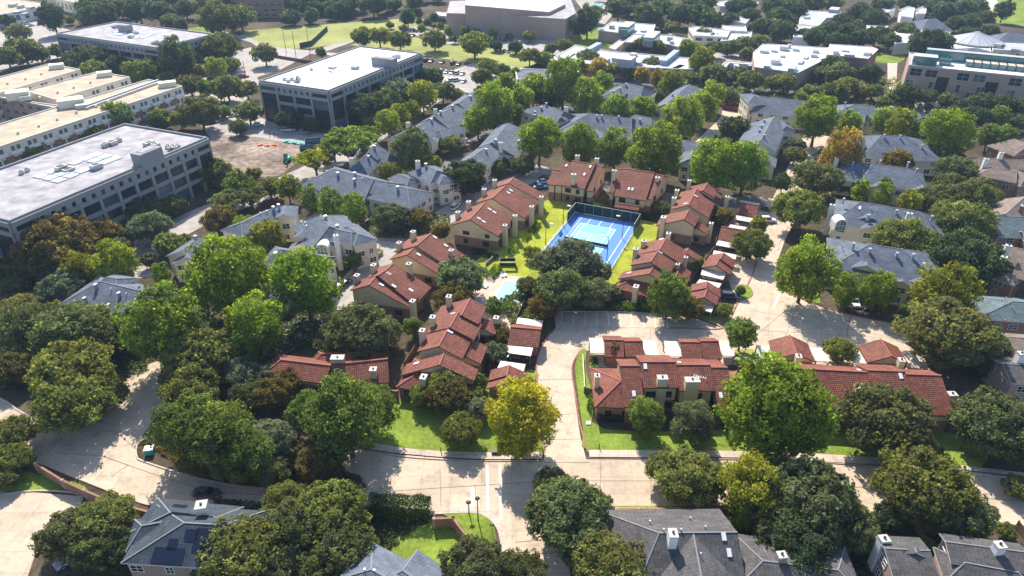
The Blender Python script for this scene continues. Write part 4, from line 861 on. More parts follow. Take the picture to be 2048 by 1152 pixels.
def panel(px, nx, ny, wi=0, a=0.):
    q, sg = ws[wi].on(px); w_ = ws[wi]; nn = w_.n*sg; d = np.array([*w_.d,0]); dn = np.array([nn[0],nn[1],-w_.p]); dn /= np.linalg.norm(dn); up = np.cross(d,dn); up = up if up[2]>0 else -up
    mb = MB(); c = [q+d*x*nx/2+dn*y*ny/2+up*.12 for x,y in ((-1,-1),(1,-1),(1,1),(-1,1))]; mb.face(c, 0, [(0,0),(nx,0),(nx,ny),(0,ny)])
    for i in range(4): mb.face([c[i],c[(i+1)%4],c[(i+1)%4]-up*.08,c[i]-up*.08],1)
    mb.build('solar_panel',['solar','metal'],h)
for px, nx, ny in [(T(2,0)(1150,905),1.9,1.6),(T(2,0)(1215,935),2.4,3.2),(T(2,0)(1325,890),1.6,1.4),(T(2,0)(1010,1030),4.6,2.2),(T(2,0)(1035,965),1.4,1.7),(T(2,0)(1240,985),1.8,1.2)]: panel(px, nx, ny)
panel(T(2,0)(1080,735),2.2,.9,1); panel(T(2,0)(1080,790),3,.9,1); panel(T(2,0)(1200,805),4,.9,1)
house('slate-grey roof tip of a house at the bottom edge below the garden lawn', 'grey', [
  (T(2,1)(690,1112),T(2,1)(900,1225),6.5,T(2,1)(600,1170),dict(w=5,hip=(4,0))),(T(2,1)(880,1118),T(2,1)(980,1190),6.2,T(2,1)(850,1150),dict(w=5,hip=(2,2)))], [], [], [], [(0,T(2,1)(655,1125)),(0,T(2,1)(712,1130))], name='house')
house('grey-roofed house at the bottom right with a white chimney at its far end', 'near', [
  (T(2,3)(700,985),T(2,3)(975,1000),6.8,T(2,3)(620,1145),dict(w=3,p=.3)),(T(2,3)(880,980),T(2,3)(890,1010),7.2,T(2,3)(850,1010),dict(w=2,wmin=1.5))], [(T(2,3)(700,925),7.0,(1.3,1.2))], chm='white', ca=.1)
house('grey-brown roofed house in the bottom right corner with a white chimney', 'near', [
  (T(2,3)(1065,945),T(2,3)(1560,1010),6.8,T(2,3)(1150,1075),dict(w=2,p=.3)),(T(2,3)(1180,1070),T(2,3)(1500,1130),6.0,T(2,3)(1150,1140),dict(w=3,hip=(3,3)))], [(T(2,3)(1395,962),8.2,(1.3,1.2))], chm='white', ca=.1)
house('shaded dark-roofed house at the bottom, between the dark oaks, with a pinkish chimney', 'near', [
  (T(2,3)(-30,1060),T(2,3)(420,1115),6.8,T(2,3)(100,1200),dict(w=6,hip=(3,3),p=.35))], [(T(2,3)(85,1022),8.0,(1.2,1.1))], chm='pinkbrick', ca=.1)
house('pale grey roofed house bottom right corner, edge of a roof with low white fascia', 'near', [(T(2,2)(1500,960),T(2,2)(1560,1100),6,T(2,2)(1460,1000),dict(w=4))])
house('dark roofed brick house with twin white chimneys at the right edge', 'brown', [
  (G4(1640,570),G4(2100,600),8.4,G4(1560,650),dict(w=6,hip=(4,0))),], [(G4(1845,525),10.5),(G4(1708,582),10.2)], chm='white')
house('red brick house with tan ridged roof and solar panels at the right edge', 'brown', [
  (G4(1775,660),G4(1980,700),8.4,G4(1800,770),dict(w=5,hip=(4,1))),(G4(1975,685),G4(2080,720),8.2,G4(1900,800),dict(w=5,hip=(4,2)))])
house('house with a smooth brown gabled roof at the right edge', 'brown', [(G4(2060,925),G4(1880,1085),8.4,G4(2060,1090),dict(w=G4(1810,945),p=.5))], [(G4(2045,1010),9.5)])
house('teal-grey hip-roofed brick house at the right edge above the big dark tree', 'teal', [
  (G5(1600,210),G5(1860,225),8.4,G5(1780,395),dict(w=5,hip=(5,0))),(G5(1830,340),G5(1900,345),7.0,G5(1800,420),dict(w=4))])
house('brown brick house with a leaning-looking white chimney pair at the right edge', 'brown', [
  (G5(1700,460),G5(1900,500),8.6,G5(1640,640),dict(w=6,p=.4)),(G5(1790,590),G5(1900,620),7.6,G5(1700,700),dict(w=4)),(G5(1650,660),G5(1740,690),6.4,G5(1640,740),dict(w=4,hip=(2,2)))], [(G5(1720,455),10.8),(G5(1683,548),9.6)], chm='white')
house('green-grey hip-roofed red brick house at the right edge by the large oak', 'teal', [
  (G5(1750,915),G5(1960,930),8.2,G5(1480,1062),dict(w=8,hip=(9,0),p=.45))], [], [], [], [(0,G5(1660,915)),(0,G5(1690,900)),(0,G5(1740,975)),(0,G5(1680,1085))])
house('tan-roofed house far up the right edge', 'brown', [(G4(1960,400),G4(2100,450),7.6,G4(1960,560),dict(w=5,hip=(4,1)))])
house('pale tan roofed house below the red brick house at the right edge', 'brown', [(T(1,3)(1445,868),T(1,3)(1600,880),7.4,T(1,3)(1470,985),dict(w=3,p=.35))])
house('grey roofed house with a white chimney in the lower right, beside the big oak', 'near', [(T(1,3)(1410,1030),T(1,3)(1600,1040),7.4,T(1,3)(1410,1145),dict(w=5,p=.35))], [(T(1,3)(1525,965),9.4,(1.3,1.2))], chm='white', ca=0)
# ------------------------------------------------------------------ offices and other flat-roofed buildings
def quad3(a, b, c, z):   # three roof corners in the photo; the fourth completes the rectangle: b is the shared corner
    A, B, C = P(a,z)[:2], P(b,z)[:2], P(c,z)[:2]; u = A-B; v = C-B; lv = np.linalg.norm(v); un = u/np.linalg.norm(u)
    n = np.array([-un[1],un[0]]); n = n if n@v > 0 else -n; C2 = B+n*(n@v); A2 = A
    return [A2, B, C2, A2+C2-B]
def inset_facade(e, a, b, nn, z, bays, floors, glass, conc, seed=0, smalltop=True, corner=None):
    """a facade drawn with real depth: concrete piers and bands stand proud of dark glazing set back behind them"""
    a = np.array(a); b = np.array(b); L = np.linalg.norm(b-a); d = (b-a)/L
    def slab(mb, u0, u1, z0, z1, o0, o1):
        p = [a+d*u0+nn*o0, a+d*u1+nn*o0, a+d*u1+nn*o1, a+d*u0+nn*o1]; mb.prism([tuple(x) for x in p], z0, z1, 0, None, True)
    fh = z/floors; bw = L/bays
    wins = 0
    mbp = MB(); mbb = MB(); mbt = MB()
    for k in range(bays+1):
        u = k*bw; slab(mbp, max(u-.45,0), min(u+.45,L), 0, z-fh+1.1, .004, .75)
    for f in range(1, floors):
        i0, i1 = (bw, L-bw) if f < floors-1 and bays > 2 else (0, L)
        slab(mbb, i0, i1, f*fh-.05, f*fh+1.15, .004, .6)
    # top storey: solid wall with punched openings
    z0 = z-fh+1.15; z1 = z; wn = []
    for k in range(bays):
        u0 = k*bw; u1 = u0+bw
        if corner and k in corner: wn.append((u0+.5, u1-.5))
        else:
            n = 2 if bw < 7 else 3; g = bw/n
            for j in range(n): wn.append((u0+g*j+g*.29, u0+g*j+g*.71))
    slab(mbt, 0, L, z1-1.35, z1, .004, .7)
    last = 0
    for (x0, x1) in wn: slab(mbt, last, x0, z0, z1-1.35, .004, .7); last = x1
    slab(mbt, last, L, z0, z1-1.35, .004, .7)
    mbp.build('pier', conc, e); mbb.build('floor_band', conc, e); mbt.build('upper_wall', conc, e)
    for (x0, x1) in wn:
        mb = MB(); p0 = a+d*x0+nn*.05; p1 = a+d*x1+nn*.05; mb.face([(*p0,z0),(*p1,z0),(*p1,z1-1.35),(*p0,z1-1.35)]); mb.build('window', glass, e)
    for f in range(floors-1):
        for k in range(bays):
            x0 = k*bw+.45; x1 = (k+1)*bw-.45; zz0 = f*fh+(1.15 if f and 0 < k < bays-1 else 0); zz1 = (f+1)*fh-.06+(0 if 0 < k < bays-1 or f == floors-2 else .06)
            mb = MB(); p0 = a+d*x0+nn*.05; p1 = a+d*x1+nn*.05; mb.face([(*p0,zz0),(*p1,zz0),(*p1,zz1),(*p0,zz1)]); mb.build('window_band', glass, e)
def parapet(e, q, z, h, t, m):
    mb = MB(); n = len(q)
    c = sum(np.array(x) for x in q)/n
    for i in range(n):
        a = np.array(q[i]); b = np.array(q[(i+1)%n]); d = b-a; L = np.linalg.norm(d); d /= L; nn = np.array([-d[1],d[0]]); nn = nn if nn@(c-a) > 0 else -nn
        s = t if i%2 == 0 else 0
        mb.prism([tuple(a+d*s), tuple(b-d*s), tuple(b-d*s+nn*t), tuple(a+d*s+nn*t)], z, z+h)
    mb.build('parapet', m, e)
def office(label, q, z, bays, roofm, kit, sky, gl='glass'):
    c = sum(q)/4; e = root_at('office_building', c, label, 'office building', 'concrete office buildings')
    mb = MB(); mb.prism([tuple(x) for x in q], 0, z, 0, 1); mb.build('body', ['glass', roofm], e); parapet(e, q, z+.004, .55, .5, 'office')
    for i in range(4):
        a, b = q[i], q[(i+1)%4]; d = (b-a)/np.linalg.norm(b-a); nn = np.array([-d[1],d[0]]); nn = nn if nn@(a-c) > 0 else -nn
        mid = (a+b)/2
        if nn@(-mid/np.linalg.norm(mid)) < -.3: 
            mb = MB(); mb.prism([tuple(a+nn*.01),tuple(b+nn*.01),tuple(b+nn*.6),tuple(a+nn*.6)],0,z); mb.build('rear_wall','office',e); continue
        n = bays[i%2]; inset_facade(e, a, b, nn, z, n, 4, gl, 'office', corner=(0, n-1))
    ang = math.atan2(*(q[1]-q[0])[::-1])
    for (px, sx, sy, h) in kit:
        p = P(px, z+h); mb = MB(); mb.box(p, sx, sy, z+.01, z+h, ang); mb.box(p, sx*.6, sy*.6, z+h, z+h+.12, ang, 1); mb.build('rooftop_unit' if h < 2.5 else 'plant_screen', ['metal' if h < 2.5 else 'office','flue' if h<2.5 else 'roofg'], e)
    for px in sky:
        p = P(px, z+.3); mb = MB(); mb.box(p, 3.0, 3.0, z+.01, z+.3, ang, 0); mb.build('skylight', 'sky', e)
    return e
q1 = quad3(VF(20,445), VF(415,277), VF(257,247), 15.9)
# the near office runs out of the frame on its left
office('nearest concrete office block with white skylight squares on a flat grey roof', q1, 15.9, (11,4), 'roofg',
  [(T(0,0)(875,900),8,4,3.6),(T(0,0)(625,860),1.5,1.5,1.2),(T(0,0)(668,845),2.5,2.5,1.2),(T(0,0)(707,828),1.5,1.5,1.2),(T(0,0)(890,850),3,2,1.2),(T(0,0)(930,860),2,2,1),(T(0,0)(360,995),3,2,1.4),(T(0,0)(405,1010),3,2,.8),(T(0,0)(572,985),3,2,1.4),(T(0,0)(123,1025),1,1,1),(T(0,0)(158,1010),1,1,1)]+[(T(0,0)(1005+k*14,868+(k%2)*12),1.4,1.2,1.1) for k in range(5)],
  [T(0,0)(*p) for p in [(575,925),(512,948),(450,972),(628,936),(566,960),(686,948),(630,970),(312,1025),(245,1052),(368,1038),(300,1064),(425,1050),(353,1078),(490,1022)]])
q2 = quad3(VF(519,163), VF(657,183), VF(837,107), 16)
office('middle concrete office block with a bright white flat roof', q2, 16, (4,8), 'roofw',
  [(T(0,1)(768,345),11,4,3.6),(T(0,1)(458,397),3,2.5,1),(T(0,1)(592,393),3,2.5,1.4),(T(0,1)(850,325),2,2,1.6),(T(0,1)(830,330),2,2,1),(T(0,1)(248,455),1.2,1.2,2.4),(T(0,1)(331,408),1,1,1)]+[(T(0,1)(170+k*22,465+(k%2)*12),1.4,1.2,1.1) for k in range(5)],
  [T(0,1)(*p) for p in [(480,370),(520,372),(500,385),(545,360),(560,380),(600,372),(470,410),(510,415),(430,430),(640,378),(620,395),(395,425),(450,425)]])
q3 = quad3(VF(113,68), VF(315,97), VF(420,68), 15)
office('farthest concrete office block with white flat roof, upper left', q3, 15, (8,4), 'roofg',
  [(T(0,0)(745,148),7,4,3.6),(T(0,0)(690,150),3,3,1.4),(T(0,0)(785,212),3,2,1.2),(T(0,0)(812,188),3,2,1.2)]+[(T(0,0)(920+k*20,250-(k%2)*8),2,1.6,1.2) for k in range(5)],
  [T(0,0)(*p) for p in [(760,185),(740,195),(720,205),(695,202),(700,190),(790,205),(830,195),(860,200),(880,215),(860,222),(830,215),(900,205),(810,225)]])
def slabhouse(label, pts, z, wallm, roofm, name='flat_roofed_building', cat='building', group=None, units=(), win=None, rim=True, h=None):
    q = [P(p, z)[:2] for p in pts]; c = sum(q)/len(q); e = root_at(name, c, label, cat, group); z0 = 0
    mb = MB(); mb.prism([tuple(x) for x in q], 0, z, 0, 1); mb.build('body', [wallm, roofm], e)
    if rim: parapet(e, q, z+.004, .4, .35, 'white' if rim is True else rim)
    ang = math.atan2(*(q[1]-q[0])[::-1])
    for u in units:
        p = P(u[0], z+u[3]); mb = MB(); mb.box(p, u[1], u[2], z+.01, z+u[3], ang); mb.build(u[4] if len(u) > 4 else 'rooftop_unit', u[5] if len(u) > 5 else 'metal', e)
    if win:
        for i in range(len(q)):
            a, b = q[i], q[(i+1)%len(q)]; L = np.linalg.norm(b-a); d = (b-a)/L; nn = np.array([-d[1],d[0]]); nn = nn if nn@((a+b)/2-c) > 0 else -nn
            mid = (a+b)/2
            if nn@(-mid/np.linalg.norm(mid)) < .1: continue
            n = int(min(26, L//win[0]))
            for fl in range(win[1]):
                for k in range(n):
                    f = (k+.5)/n; cc = a+(b-a)*f; zz = fl*z/win[1]; wall_panel(e, cc, nn, win[0]*win[2], zz+z/win[1]*.3, zz+z/win[1]*.75, 'window', 'frame', 'glass')
    return e
AP = 'long flat-roofed apartment blocks'
def apartment(label, pts, z):
    e = slabhouse(label, pts, z, 'cream', 'roofb', 'apartment_block', 'apartment block', AP, [], None, 'wtrim')
    return e
def apart_facade(e, q0, q1, z, n):
    a, b = P(q0,z)[:2], P(q1,z)[:2]; L = np.linalg.norm(b-a); d = (b-a)/L; nn = np.array([-d[1],d[0]]); nn = nn if nn@(-(a+b)/2) > 0 else -nn
    for k in range(n):
        for fl in range(3):
            c = a+(b-a)*(k+.5)/n; zz = fl*z/3
            for s in (-1.0, 1.0): wall_panel(e, c+d*s, nn, 1.2, zz+1.4, zz+2.8, 'window', 'frame', 'glass')
            mb = MB(); p = [c-d*2.3+nn*.01, c+d*2.3+nn*.01, c+d*2.3+nn*.7, c-d*2.3+nn*.7]
            mb.prism([tuple(x) for x in p], zz+.2, zz+1.25, 0, None, True); mb.build('balcony', 'white', e)
        if k < n-1:
            c = a+(b-a)*(k+1)/n; mb = MB(); p = [c-d*1.5+nn*.01, c+d*1.5+nn*.01, c+d*1.5+nn*.12, c-d*1.5+nn*.12]
            mb.prism([tuple(x) for x in p], 0, z*.66, 0); mb.build('brick_panel','brick',e)
q = [T(0,0)(-700,958),T(0,0)(890,480),T(0,0)(1095,520),T(0,0)(-600,1085)]
e = apartment('long beige flat-roofed apartment block nearest the near office', q, 11); apart_facade(e, T(0,0)(-300,985), T(0,0)(1095,520), 11, 16)
for px, sx, sy, h, mt in [(T(0,0)(1000,490),7,4,2,'cream'),(T(0,0)(420,590),9,6,3,'cream'),(T(0,0)(485,625),4,3,1.6,'metal')]+[(T(0,0)(*p),.8,.8,.9,'cream') for p in [(105,788),(230,745),(340,707),(455,665),(650,605),(575,630)]]:
    p = P(px, 11+h); mb = MB(); mb.box(p, sx, sy, 11.01, 11+h, .5); mb.build('rooftop_unit', mt, e)
mb = MB(); a = P(T(0,0)(500,640),11.6); b = P(T(0,0)(950,480),11.6)
for dx in (0, 2.2): mb.beam((a[0]+dx,a[1]-dx,11.2),(b[0]+dx,b[1]-dx,11.2),.5,.7)
mb.build('roof_rail','metal',e)
e = apartment('middle one of the three long beige flat-roofed apartment blocks', [T(0,0)(150,548),T(0,0)(590,432),T(0,0)(780,466),T(0,0)(330,600)], 11); apart_facade(e, T(0,0)(330,600), T(0,0)(780,466), 11, 5)
for px, sx, sy, h, mt in [(T(0,0)(622,430),6,4,2,'cream'),(T(0,0)(100,545),8,6,3,'cream'),(T(0,0)(145,575),4,3,1.6,'metal')]+[(T(0,0)(*p),.8,.8,.9,'cream') for p in [(237,578),(343,546),(440,516),(540,486)]]:
    p = P(px, 11+h); mb = MB(); mb.box(p, sx, sy, 11.01, 11+h, .5); mb.build('rooftop_unit', mt, e)
e = apartment('farthest of the three long beige flat-roofed apartment blocks', [T(0,0)(-500,600),T(0,0)(300,384),T(0,0)(482,420),T(0,0)(-400,680)], 11); apart_facade(e, T(0,0)(-100,592), T(0,0)(482,420), 11, 6)
for px, sx, sy, h, mt in [(T(0,0)(335,384),6,4,2,'cream')]+[(T(0,0)(*p),.8,.8,.9,'cream') for p in [(42,492),(150,465),(245,436)]]:
    p = P(px, 11+h); mb = MB(); mb.box(p, sx, sy, 11.01, 11+h, .5); mb.build('rooftop_unit', mt, e)
slabhouse('low connecting apartment wing with recessed dark balconies at the left edge', [T(0,0)(-150,560),T(0,0)(0,585),T(0,0)(380,640),T(0,0)(330,655),T(0,0)(40,600),T(0,0)(-150,640)][:3]+[T(0,0)(360,655)], 10, 'pinkbrick', 'roofb', 'apartment_wing', 'apartment wing', None, [], (5,3,.5), 'wtrim')
# far left buildings
slabhouse('low white-walled warehouse with a tan roof in the far top left corner', [T(0,0)(-300,60),T(0,0)(40,-10),T(0,0)(330,30),T(0,0)(-100,110)], 7, 'white', 'roofb', 'warehouse', 'warehouse', None, [(T(0,0)(75,22),5,4,2),(T(0,0)(120,30),4,3,2),(T(0,0)(100,68),4,3,1.5),(T(0,0)(150,78),5,2,1.2),(T(0,0)(180,40),4,4,1.5)], (6,1,.5))
slabhouse('cream building with small dark windows, top left beyond the trees', [T(0,0)(330,-8),T(0,0)(480,-30),T(0,0)(560,-12),T(0,0)(500,28)], 8, 'cream', 'roofb', 'old_block', 'building', None, [], (6,1,.3))
slabhouse('dark red-brown brick building at the top edge behind the left trees', [T(0,1)(-160,-20),T(0,1)(-100,-80),T(0,1)(150,-60),T(0,1)(160,-20)], 14, 'brick', 'roofg', 'brick_building', 'building', None, [], (5,4,.6))
# auditorium
aud = root_at('auditorium', P(VF(1010,60)), 'large pink brick auditorium with a sloping grey roof at the top centre', 'auditorium')
def solid(mb, base, zs, mi=0, top=None):
    q = [P(p, z) for p, z in zip(base, zs)]; n = len(q)
    for i in range(n):
        a, b = q[i], q[(i+1)%n]; mb.face([(a[0],a[1],0),(b[0],b[1],0),tuple(b),tuple(a)], mi)
    mb.face([tuple(x) for x in q], mi if top is None else top)
mb = MB(); solid(mb, [VF(893,26),VF(900,2),VF(1140,-6),VF(1152,26),VF(1131,38),VF(1010,30)], [13]*6, 0, 1); mb.build('lower_hall', ['pinkbrick','roofg'], aud)
mb = MB(); solid(mb, [VF(930,10),VF(935,-22),VF(1050,-24),VF(1131,8),VF(1098,24)], [19,19,21,15,15], 0, 1); mb.build('stage_tower', ['pinkbrick','roofs'], aud)
mb = MB(); a = P(VF(1051,58)); wall_panel(aud, P(VF(1080,62))[:2]+np.array([0,-1.2]), np.array([.15,-.99])/1.0, 12, 3, 8, 'window', 'frame', 'glass')
wall_panel(aud, P(VF(1054,60))[:2]+np.array([0,-1.2]), np.array([.15,-.99]), 2, 3, 8, 'window', 'frame', 'glass')
slabhouse('long low white annex left of the auditorium', [VF(865,30),VF(868,24),VF(893,26),VF(892,33)], 4, 'white', 'roofw', 'annex', 'annex')
# school and campus
SCH = 'white-roofed school wings'
def sch(label, pts, z=6, wall='pinkbrick', roof='roofs', units=(), win=None): return slabhouse(label, pts, z, wall, roof, 'school_wing', 'school building', SCH, units, win)
t2 = T(0,2)
sch('school wing with a teal clerestory window band, behind the lawn with tall trees', [t2(520,185),t2(600,130),t2(860,150),t2(840,215),t2(720,205),t2(690,205)], 6, units=[(t2(690,165),16,5,3.5,'clerestory','glasst'),(t2(690,145),17,6,4.4,'clerestory_roof','roofs'),(t2(600,150),3,3,2),(t2(790,180),4,3,1)])
sch('school wing with a second teal clerestory band and a flat silver roof', [t2(670,255),t2(730,205),t2(960,215),t2(1080,240),t2(1000,285),t2(920,265)], 6, units=[(t2(840,225),18,5,3.5,'clerestory','glasst'),(t2(840,205),19,6,4.4,'clerestory_roof','roofs'),(t2(950,220),3,3,2),(t2(960,245),3,2,1.5),(t2(950,205),2,2,1.4)])
sch('school wing with a dark strip window right of the two clerestory wings', [t2(1060,170),t2(1100,160),t2(1310,185),t2(1290,225),t2(1090,215)], 7, 'cream', units=[(t2(1150,170),4,3,1.5),(t2(1180,172),3,3,1.5)], win=(5,2,.7))
sch('flat grey school hall right of the strip-window wing', [t2(1290,190),t2(1440,195),t2(1430,235),t2(1250,250)], 6, 'cream')
sch('curved-parapet school pavilion farthest right in the school', [t2(1260,155),t2(1400,160),t2(1410,190),t2(1290,185)], 7, 'cream')
sch('long silver-roofed school front wing with ridged rooftop and cone skylight', [t2(250,345),t2(380,275),t2(590,310),t2(1060,350),t2(1090,420),t2(600,400),t2(260,365)], 6, 'pinkbrick', 'roofs', [(t2(690,345),9,7,4,'rooftop_pyramid','roofs'),(t2(470,285),28,3,2.4,'roof_monitor','vent'),(t2(950,330),26,3,2.4,'roof_monitor','vent'),(t2(560,350),4,4,1.6),(t2(760,370),4,3,1.6),(t2(620,345),3,3,1.6),(t2(730,320),4,3,1.5),(t2(330,330),14,4,.8)])
sch('sloping covered walkway roof between the school wings', [t2(580,290),t2(690,210),t2(720,215),t2(620,300)], 4, 'cream', 'carport')
sch('low brick wall block at the right end of the school front', [t2(900,410),t2(960,385),t2(1095,400),t2(1090,435)], 5, 'pinkbrick', 'roofs', [(t2(1000,400),9,3,1)])
t3 = T(0,3)
sch('white flat-roofed school block full of domes and rooftop units', [t3(-90,320),t3(-30,265),t3(360,290),t3(350,355),t3(180,440),t3(-80,405)], 7, 'pinkbrick', 'roofw',
  [(t3(100,275),5,4,2.2),(t3(40,300),3,3,1),(t3(170,290),4,3,1.2),(t3(290,300),3,3,1.4),(t3(280,325),4,3,1.4),(t3(50,355),6,4,2.2),(t3(-20,300),4,4,1.4),(t3(200,365),8,2,1),(t3(150,400),9,3,2),(t3(90,330),4,2,1),(t3(230,340),6,2,.8),(t3(0,390),5,3,1.8),(t3(130,265),2,2,2)])
sch('white flat-roofed block with a red brick end wall', [t3(370,268),t3(620,285),t3(660,300),t3(600,355),t3(350,330)], 9, 'brick', 'roofw', [(t3(410,305),3,3,1.5),(t3(490,325),5,3,1.5),(t3(600,315),4,3,1.5),(t3(465,300),4,3,.8)])
sch('white-walled truck yard enclosure at the end of the school', [t2(1258,390),t2(1290,367),t2(1450,378),t2(1440,390),t2(1300,380),t2(1275,410)], 3, 'white', 'walk')
sch('stepped white roof high in the trees, upper right', [t3(190,110),t3(240,65),t3(460,75),t3(450,105),t3(350,110),t3(300,160),t3(190,145)], 6, 'white', 'roofs', [(t3(400,50),12,6,2,'upper_roof','roofs'),(t3(235,100),6,3,1)])
sch('square white roof with a dome below the stepped roof', [t3(150,225),t3(165,150),t3(290,155),t3(260,230)], 6, 'white', 'roofs', [(t3(185,180),4,3,1)])
sch('white roof edge showing between the dark trees of the campus', [t3(590,155),t3(720,160),t3(715,175),t3(600,172)], 6, 'white', 'roofw')
for lb, pts in [('small gabled white campus pavilion, left of three in a row',[t3(665,65),t3(720,40),t3(765,50),t3(700,85)]),('small gabled white campus pavilion, middle of three in a row',[t3(790,60),t3(840,40),t3(880,50),t3(870,110),t3(800,100)]),('small gabled white campus pavilion, right of three in a row',[t3(890,60),t3(930,38),t3(950,55),t3(945,85),t3(890,85)])]:
    sch(lb, pts, 6, 'white', 'roofs', [(pts[0],2,2,1)])
house('grey standing-seam hipped campus hall with a teal cupola', 'grey', [(t3(960,112),t3(1010,112),11,t3(920,185),dict(w=8,hip=(8,6)))], name='campus_hall', win=False)[0]['category'] = 'campus hall'
sch('white flat roof in front of the hipped campus hall', [t3(760,175),t3(880,180),t3(1090,195),t3(1085,240),t3(760,265)], 6, 'white', 'roofw')
# conical roof
cr = root_at('round_pavilion', P(t3(1240,240)), 'round pavilion with a grey conical roof on the right campus', 'pavilion')
c = P(t3(1240,255), 6); mb = MB(); n = 16; R_ = 14.5
ap = (c[0], c[1], 12.)
ring = [(c[0]+R_*math.cos(2*math.pi*i/n), c[1]+R_*math.sin(2*math.pi*i/n), 7.) for i in range(n)]
for i in range(n): mb.face([ring[i], ring[(i+1)%n], ap])
for i in range(n): a = ring[i]; mb.beam(a, ap, .3, .1, 1)
mb.build('conical_roof', ['roofs','metal'], cr); mb = MB(); mb.tube((c[0],c[1],0),(c[0],c[1],6.9),13,13,16); mb.build('wall','cream',cr)
sch('white flat campus roof around the conical pavilion', [t3(1090,240),t3(1130,245),t3(1330,285),t3(1340,330),t3(1100,310)], 6, 'cream', 'roofw', [(t3(1240,325),4,3,1.5)])
house('low grey pyramid-roofed campus building behind the glass-topped block', 'grey', [(t3(1220,288),t3(1260,290),9,t3(1200,345),dict(w=6,hip=(8,8),p=.35))], name='campus_hall', win=False)[0]['category'] = 'campus hall'
sch('white flat campus roof at the right edge with a gantry', [t3(1330,270),t3(1370,215),t3(1560,250),t3(1560,310),t3(1350,300)], 6, 'cream', 'roofs', [(t3(1380,260),5,4,2),(t3(1490,290),6,4,1.5)], win=(6,1,.3))
house('grey hipped campus roof with a teal cupola at the right edge', 'grey', [(t3(1440,195),t3(1560,200),10,t3(1500,255),dict(w=8,hip=(7,3)))], name='campus_hall', win=False)[0]['category'] = 'campus hall'
# modern block
mod = root_at('modern_campus_block', P(t3(1200,560)), 'tan stone block with dark top windows and a glazed roof, upper right', 'campus building')
z = 13; qa = P(t3(845,395),z)[:2]; qb = P(t3(1700,480),z)[:2]; d = (qb-qa)/np.linalg.norm(qb-qa); n_ = np.array([-d[1],d[0]]); n_ = n_ if n_[1] > 0 else -n_
L = np.linalg.norm(qb-qa)
mb = MB(); pts = [qa, qb, qb+n_*28, qa+n_*28]; mb.prism([tuple(x) for x in pts], 0, z, 0, 1); mb.build('body', ['pinkbrick','roofw'], mod)
parapet(mod, pts, z+.004, .5, .5, 'walk')
u = 0
for k, f in enumerate([.02,.135,.365,.48,.73,.84]):
    wall_panel(mod, qa+d*L*(f+.045), -n_, L*.085, z-4, z-.8, 'window', 'frame', 'glass')
for f in (.03,.05,.20,.40,.55,.57,.76,.78,.95): wall_panel(mod, qa+d*L*f, -n_, 1.5, z-9.5, z-6, 'window', 'frame', 'glass')
for f in (.275,.625): wall_panel(mod, qa+d*L*(f), -n_, L*.085, 1, z-3.5, 'glazed_bay', 'dframe', 'glass')
for f in (.2,.5,.8): wall_panel(mod, qa+d*L*f, -n_, 3, 2, 4, 'window', 'frame', 'glass')
def on_roof(u0,u1,v0,v1,z0,z1,name,m,top=None):
    mb = MB(); p = [qa+d*u0*L+n_*v0, qa+d*u1*L+n_*v0, qa+d*u1*L+n_*v1, qa+d*u0*L+n_*v1]; mb.prism([tuple(x) for x in p], z0, z1, 0, 1 if top else None); mb.build(name, [m, top or m], mod)
on_roof(.02,.2,3,10,z+.01,z+4,'glass_penthouse','glasst','roofs'); on_roof(.12,1,18,22,z+.01,z+4.5,'glass_ridge','glasst','roofs'); 
for k in range(5): on_roof(.225+k*.018,.237+k*.018,8,13,z+.01,z+2.5,'cooling_unit','glasst')
for k in range(9): on_roof(.42+k*.06,.47+k*.06,10,15,z+.01,z+2.2,'roof_light','glasst','walk')
# auditorium parking pavilion
slabhouse('small teal-roofed shelter at the top edge near the school', [t2(480,30),t2(500,18),t2(545,22),t2(530,38)], 4, 'white', 'teal', 'shelter', 'shelter')
slabhouse('long flat white roof among trees at the top right of centre', [t2(1210,20),t2(1300,0),t2(1480,15),t2(1460,45),t2(1250,40)], 5, 'white', 'roofs', 'flat_roofed_building', 'building')
slabhouse('low white roof strip behind the school pavilion', [t2(1220,95),t2(1260,80),t2(1430,110),t2(1400,145)], 5, 'cream', 'roofs', 'flat_roofed_building', 'building')
slabhouse('low tan building between the bright trees and the cross street', [t2(20,430),t2(60,415),t2(400,430),t2(380,470),t2(30,480)], 5, 'cream', 'shingle', 'low_building', 'building')
slabhouse('white shed roof at the top right beside the athletic field', [t3(1300,-10),t3(1330,-20),t3(1380,15),t3(1360,30)], 4, 'white', 'roofw', 'shed', 'shed')
# ------------------------------------------------------------------ walls and fences
fence([(870,1045),(1068/1,1045)][:1]+[T(2,1)(1065,790),T(2,1)(1065,790)][:1]+[T(2,1)(1190,850)], 2.1, 'brick', 'x') if False else None
fence([T(2,1)(1072,862),T(2,1)(1186,856)], 2.2, 'brick', 'short brick garden wall with stone-capped pillars at the corner lawn', 'brick_wall', 'wall', .35, 12, 'pinkbrick')
fence([T(2,1)(1186,858),T(2,1)(1262,960),T(2,1)(1350,1060)], 2.2, 'brick', 'angled brick garden wall with stone coping along the corner lawn', 'brick_wall', 'wall', .35, 7, 'pinkbrick')
fence([T(2,0)(240,530),T(2,0)(400,630),T(2,0)(530,690),T(2,0)(690,760),T(2,0)(950,830)], 2.2, 'brick', 'long brick boundary wall with pillars along the street at the lower left', 'brick_wall', 'wall', .35, 4.2, 'pinkbrick')
fence([T(2,0)(1250,825),T(2,0)(1536,835),T(2,1)(200,830)], 2.0, 'brick', 'brick boundary wall behind the black car', 'brick_wall', 'wall', .35, 7, 'brick')
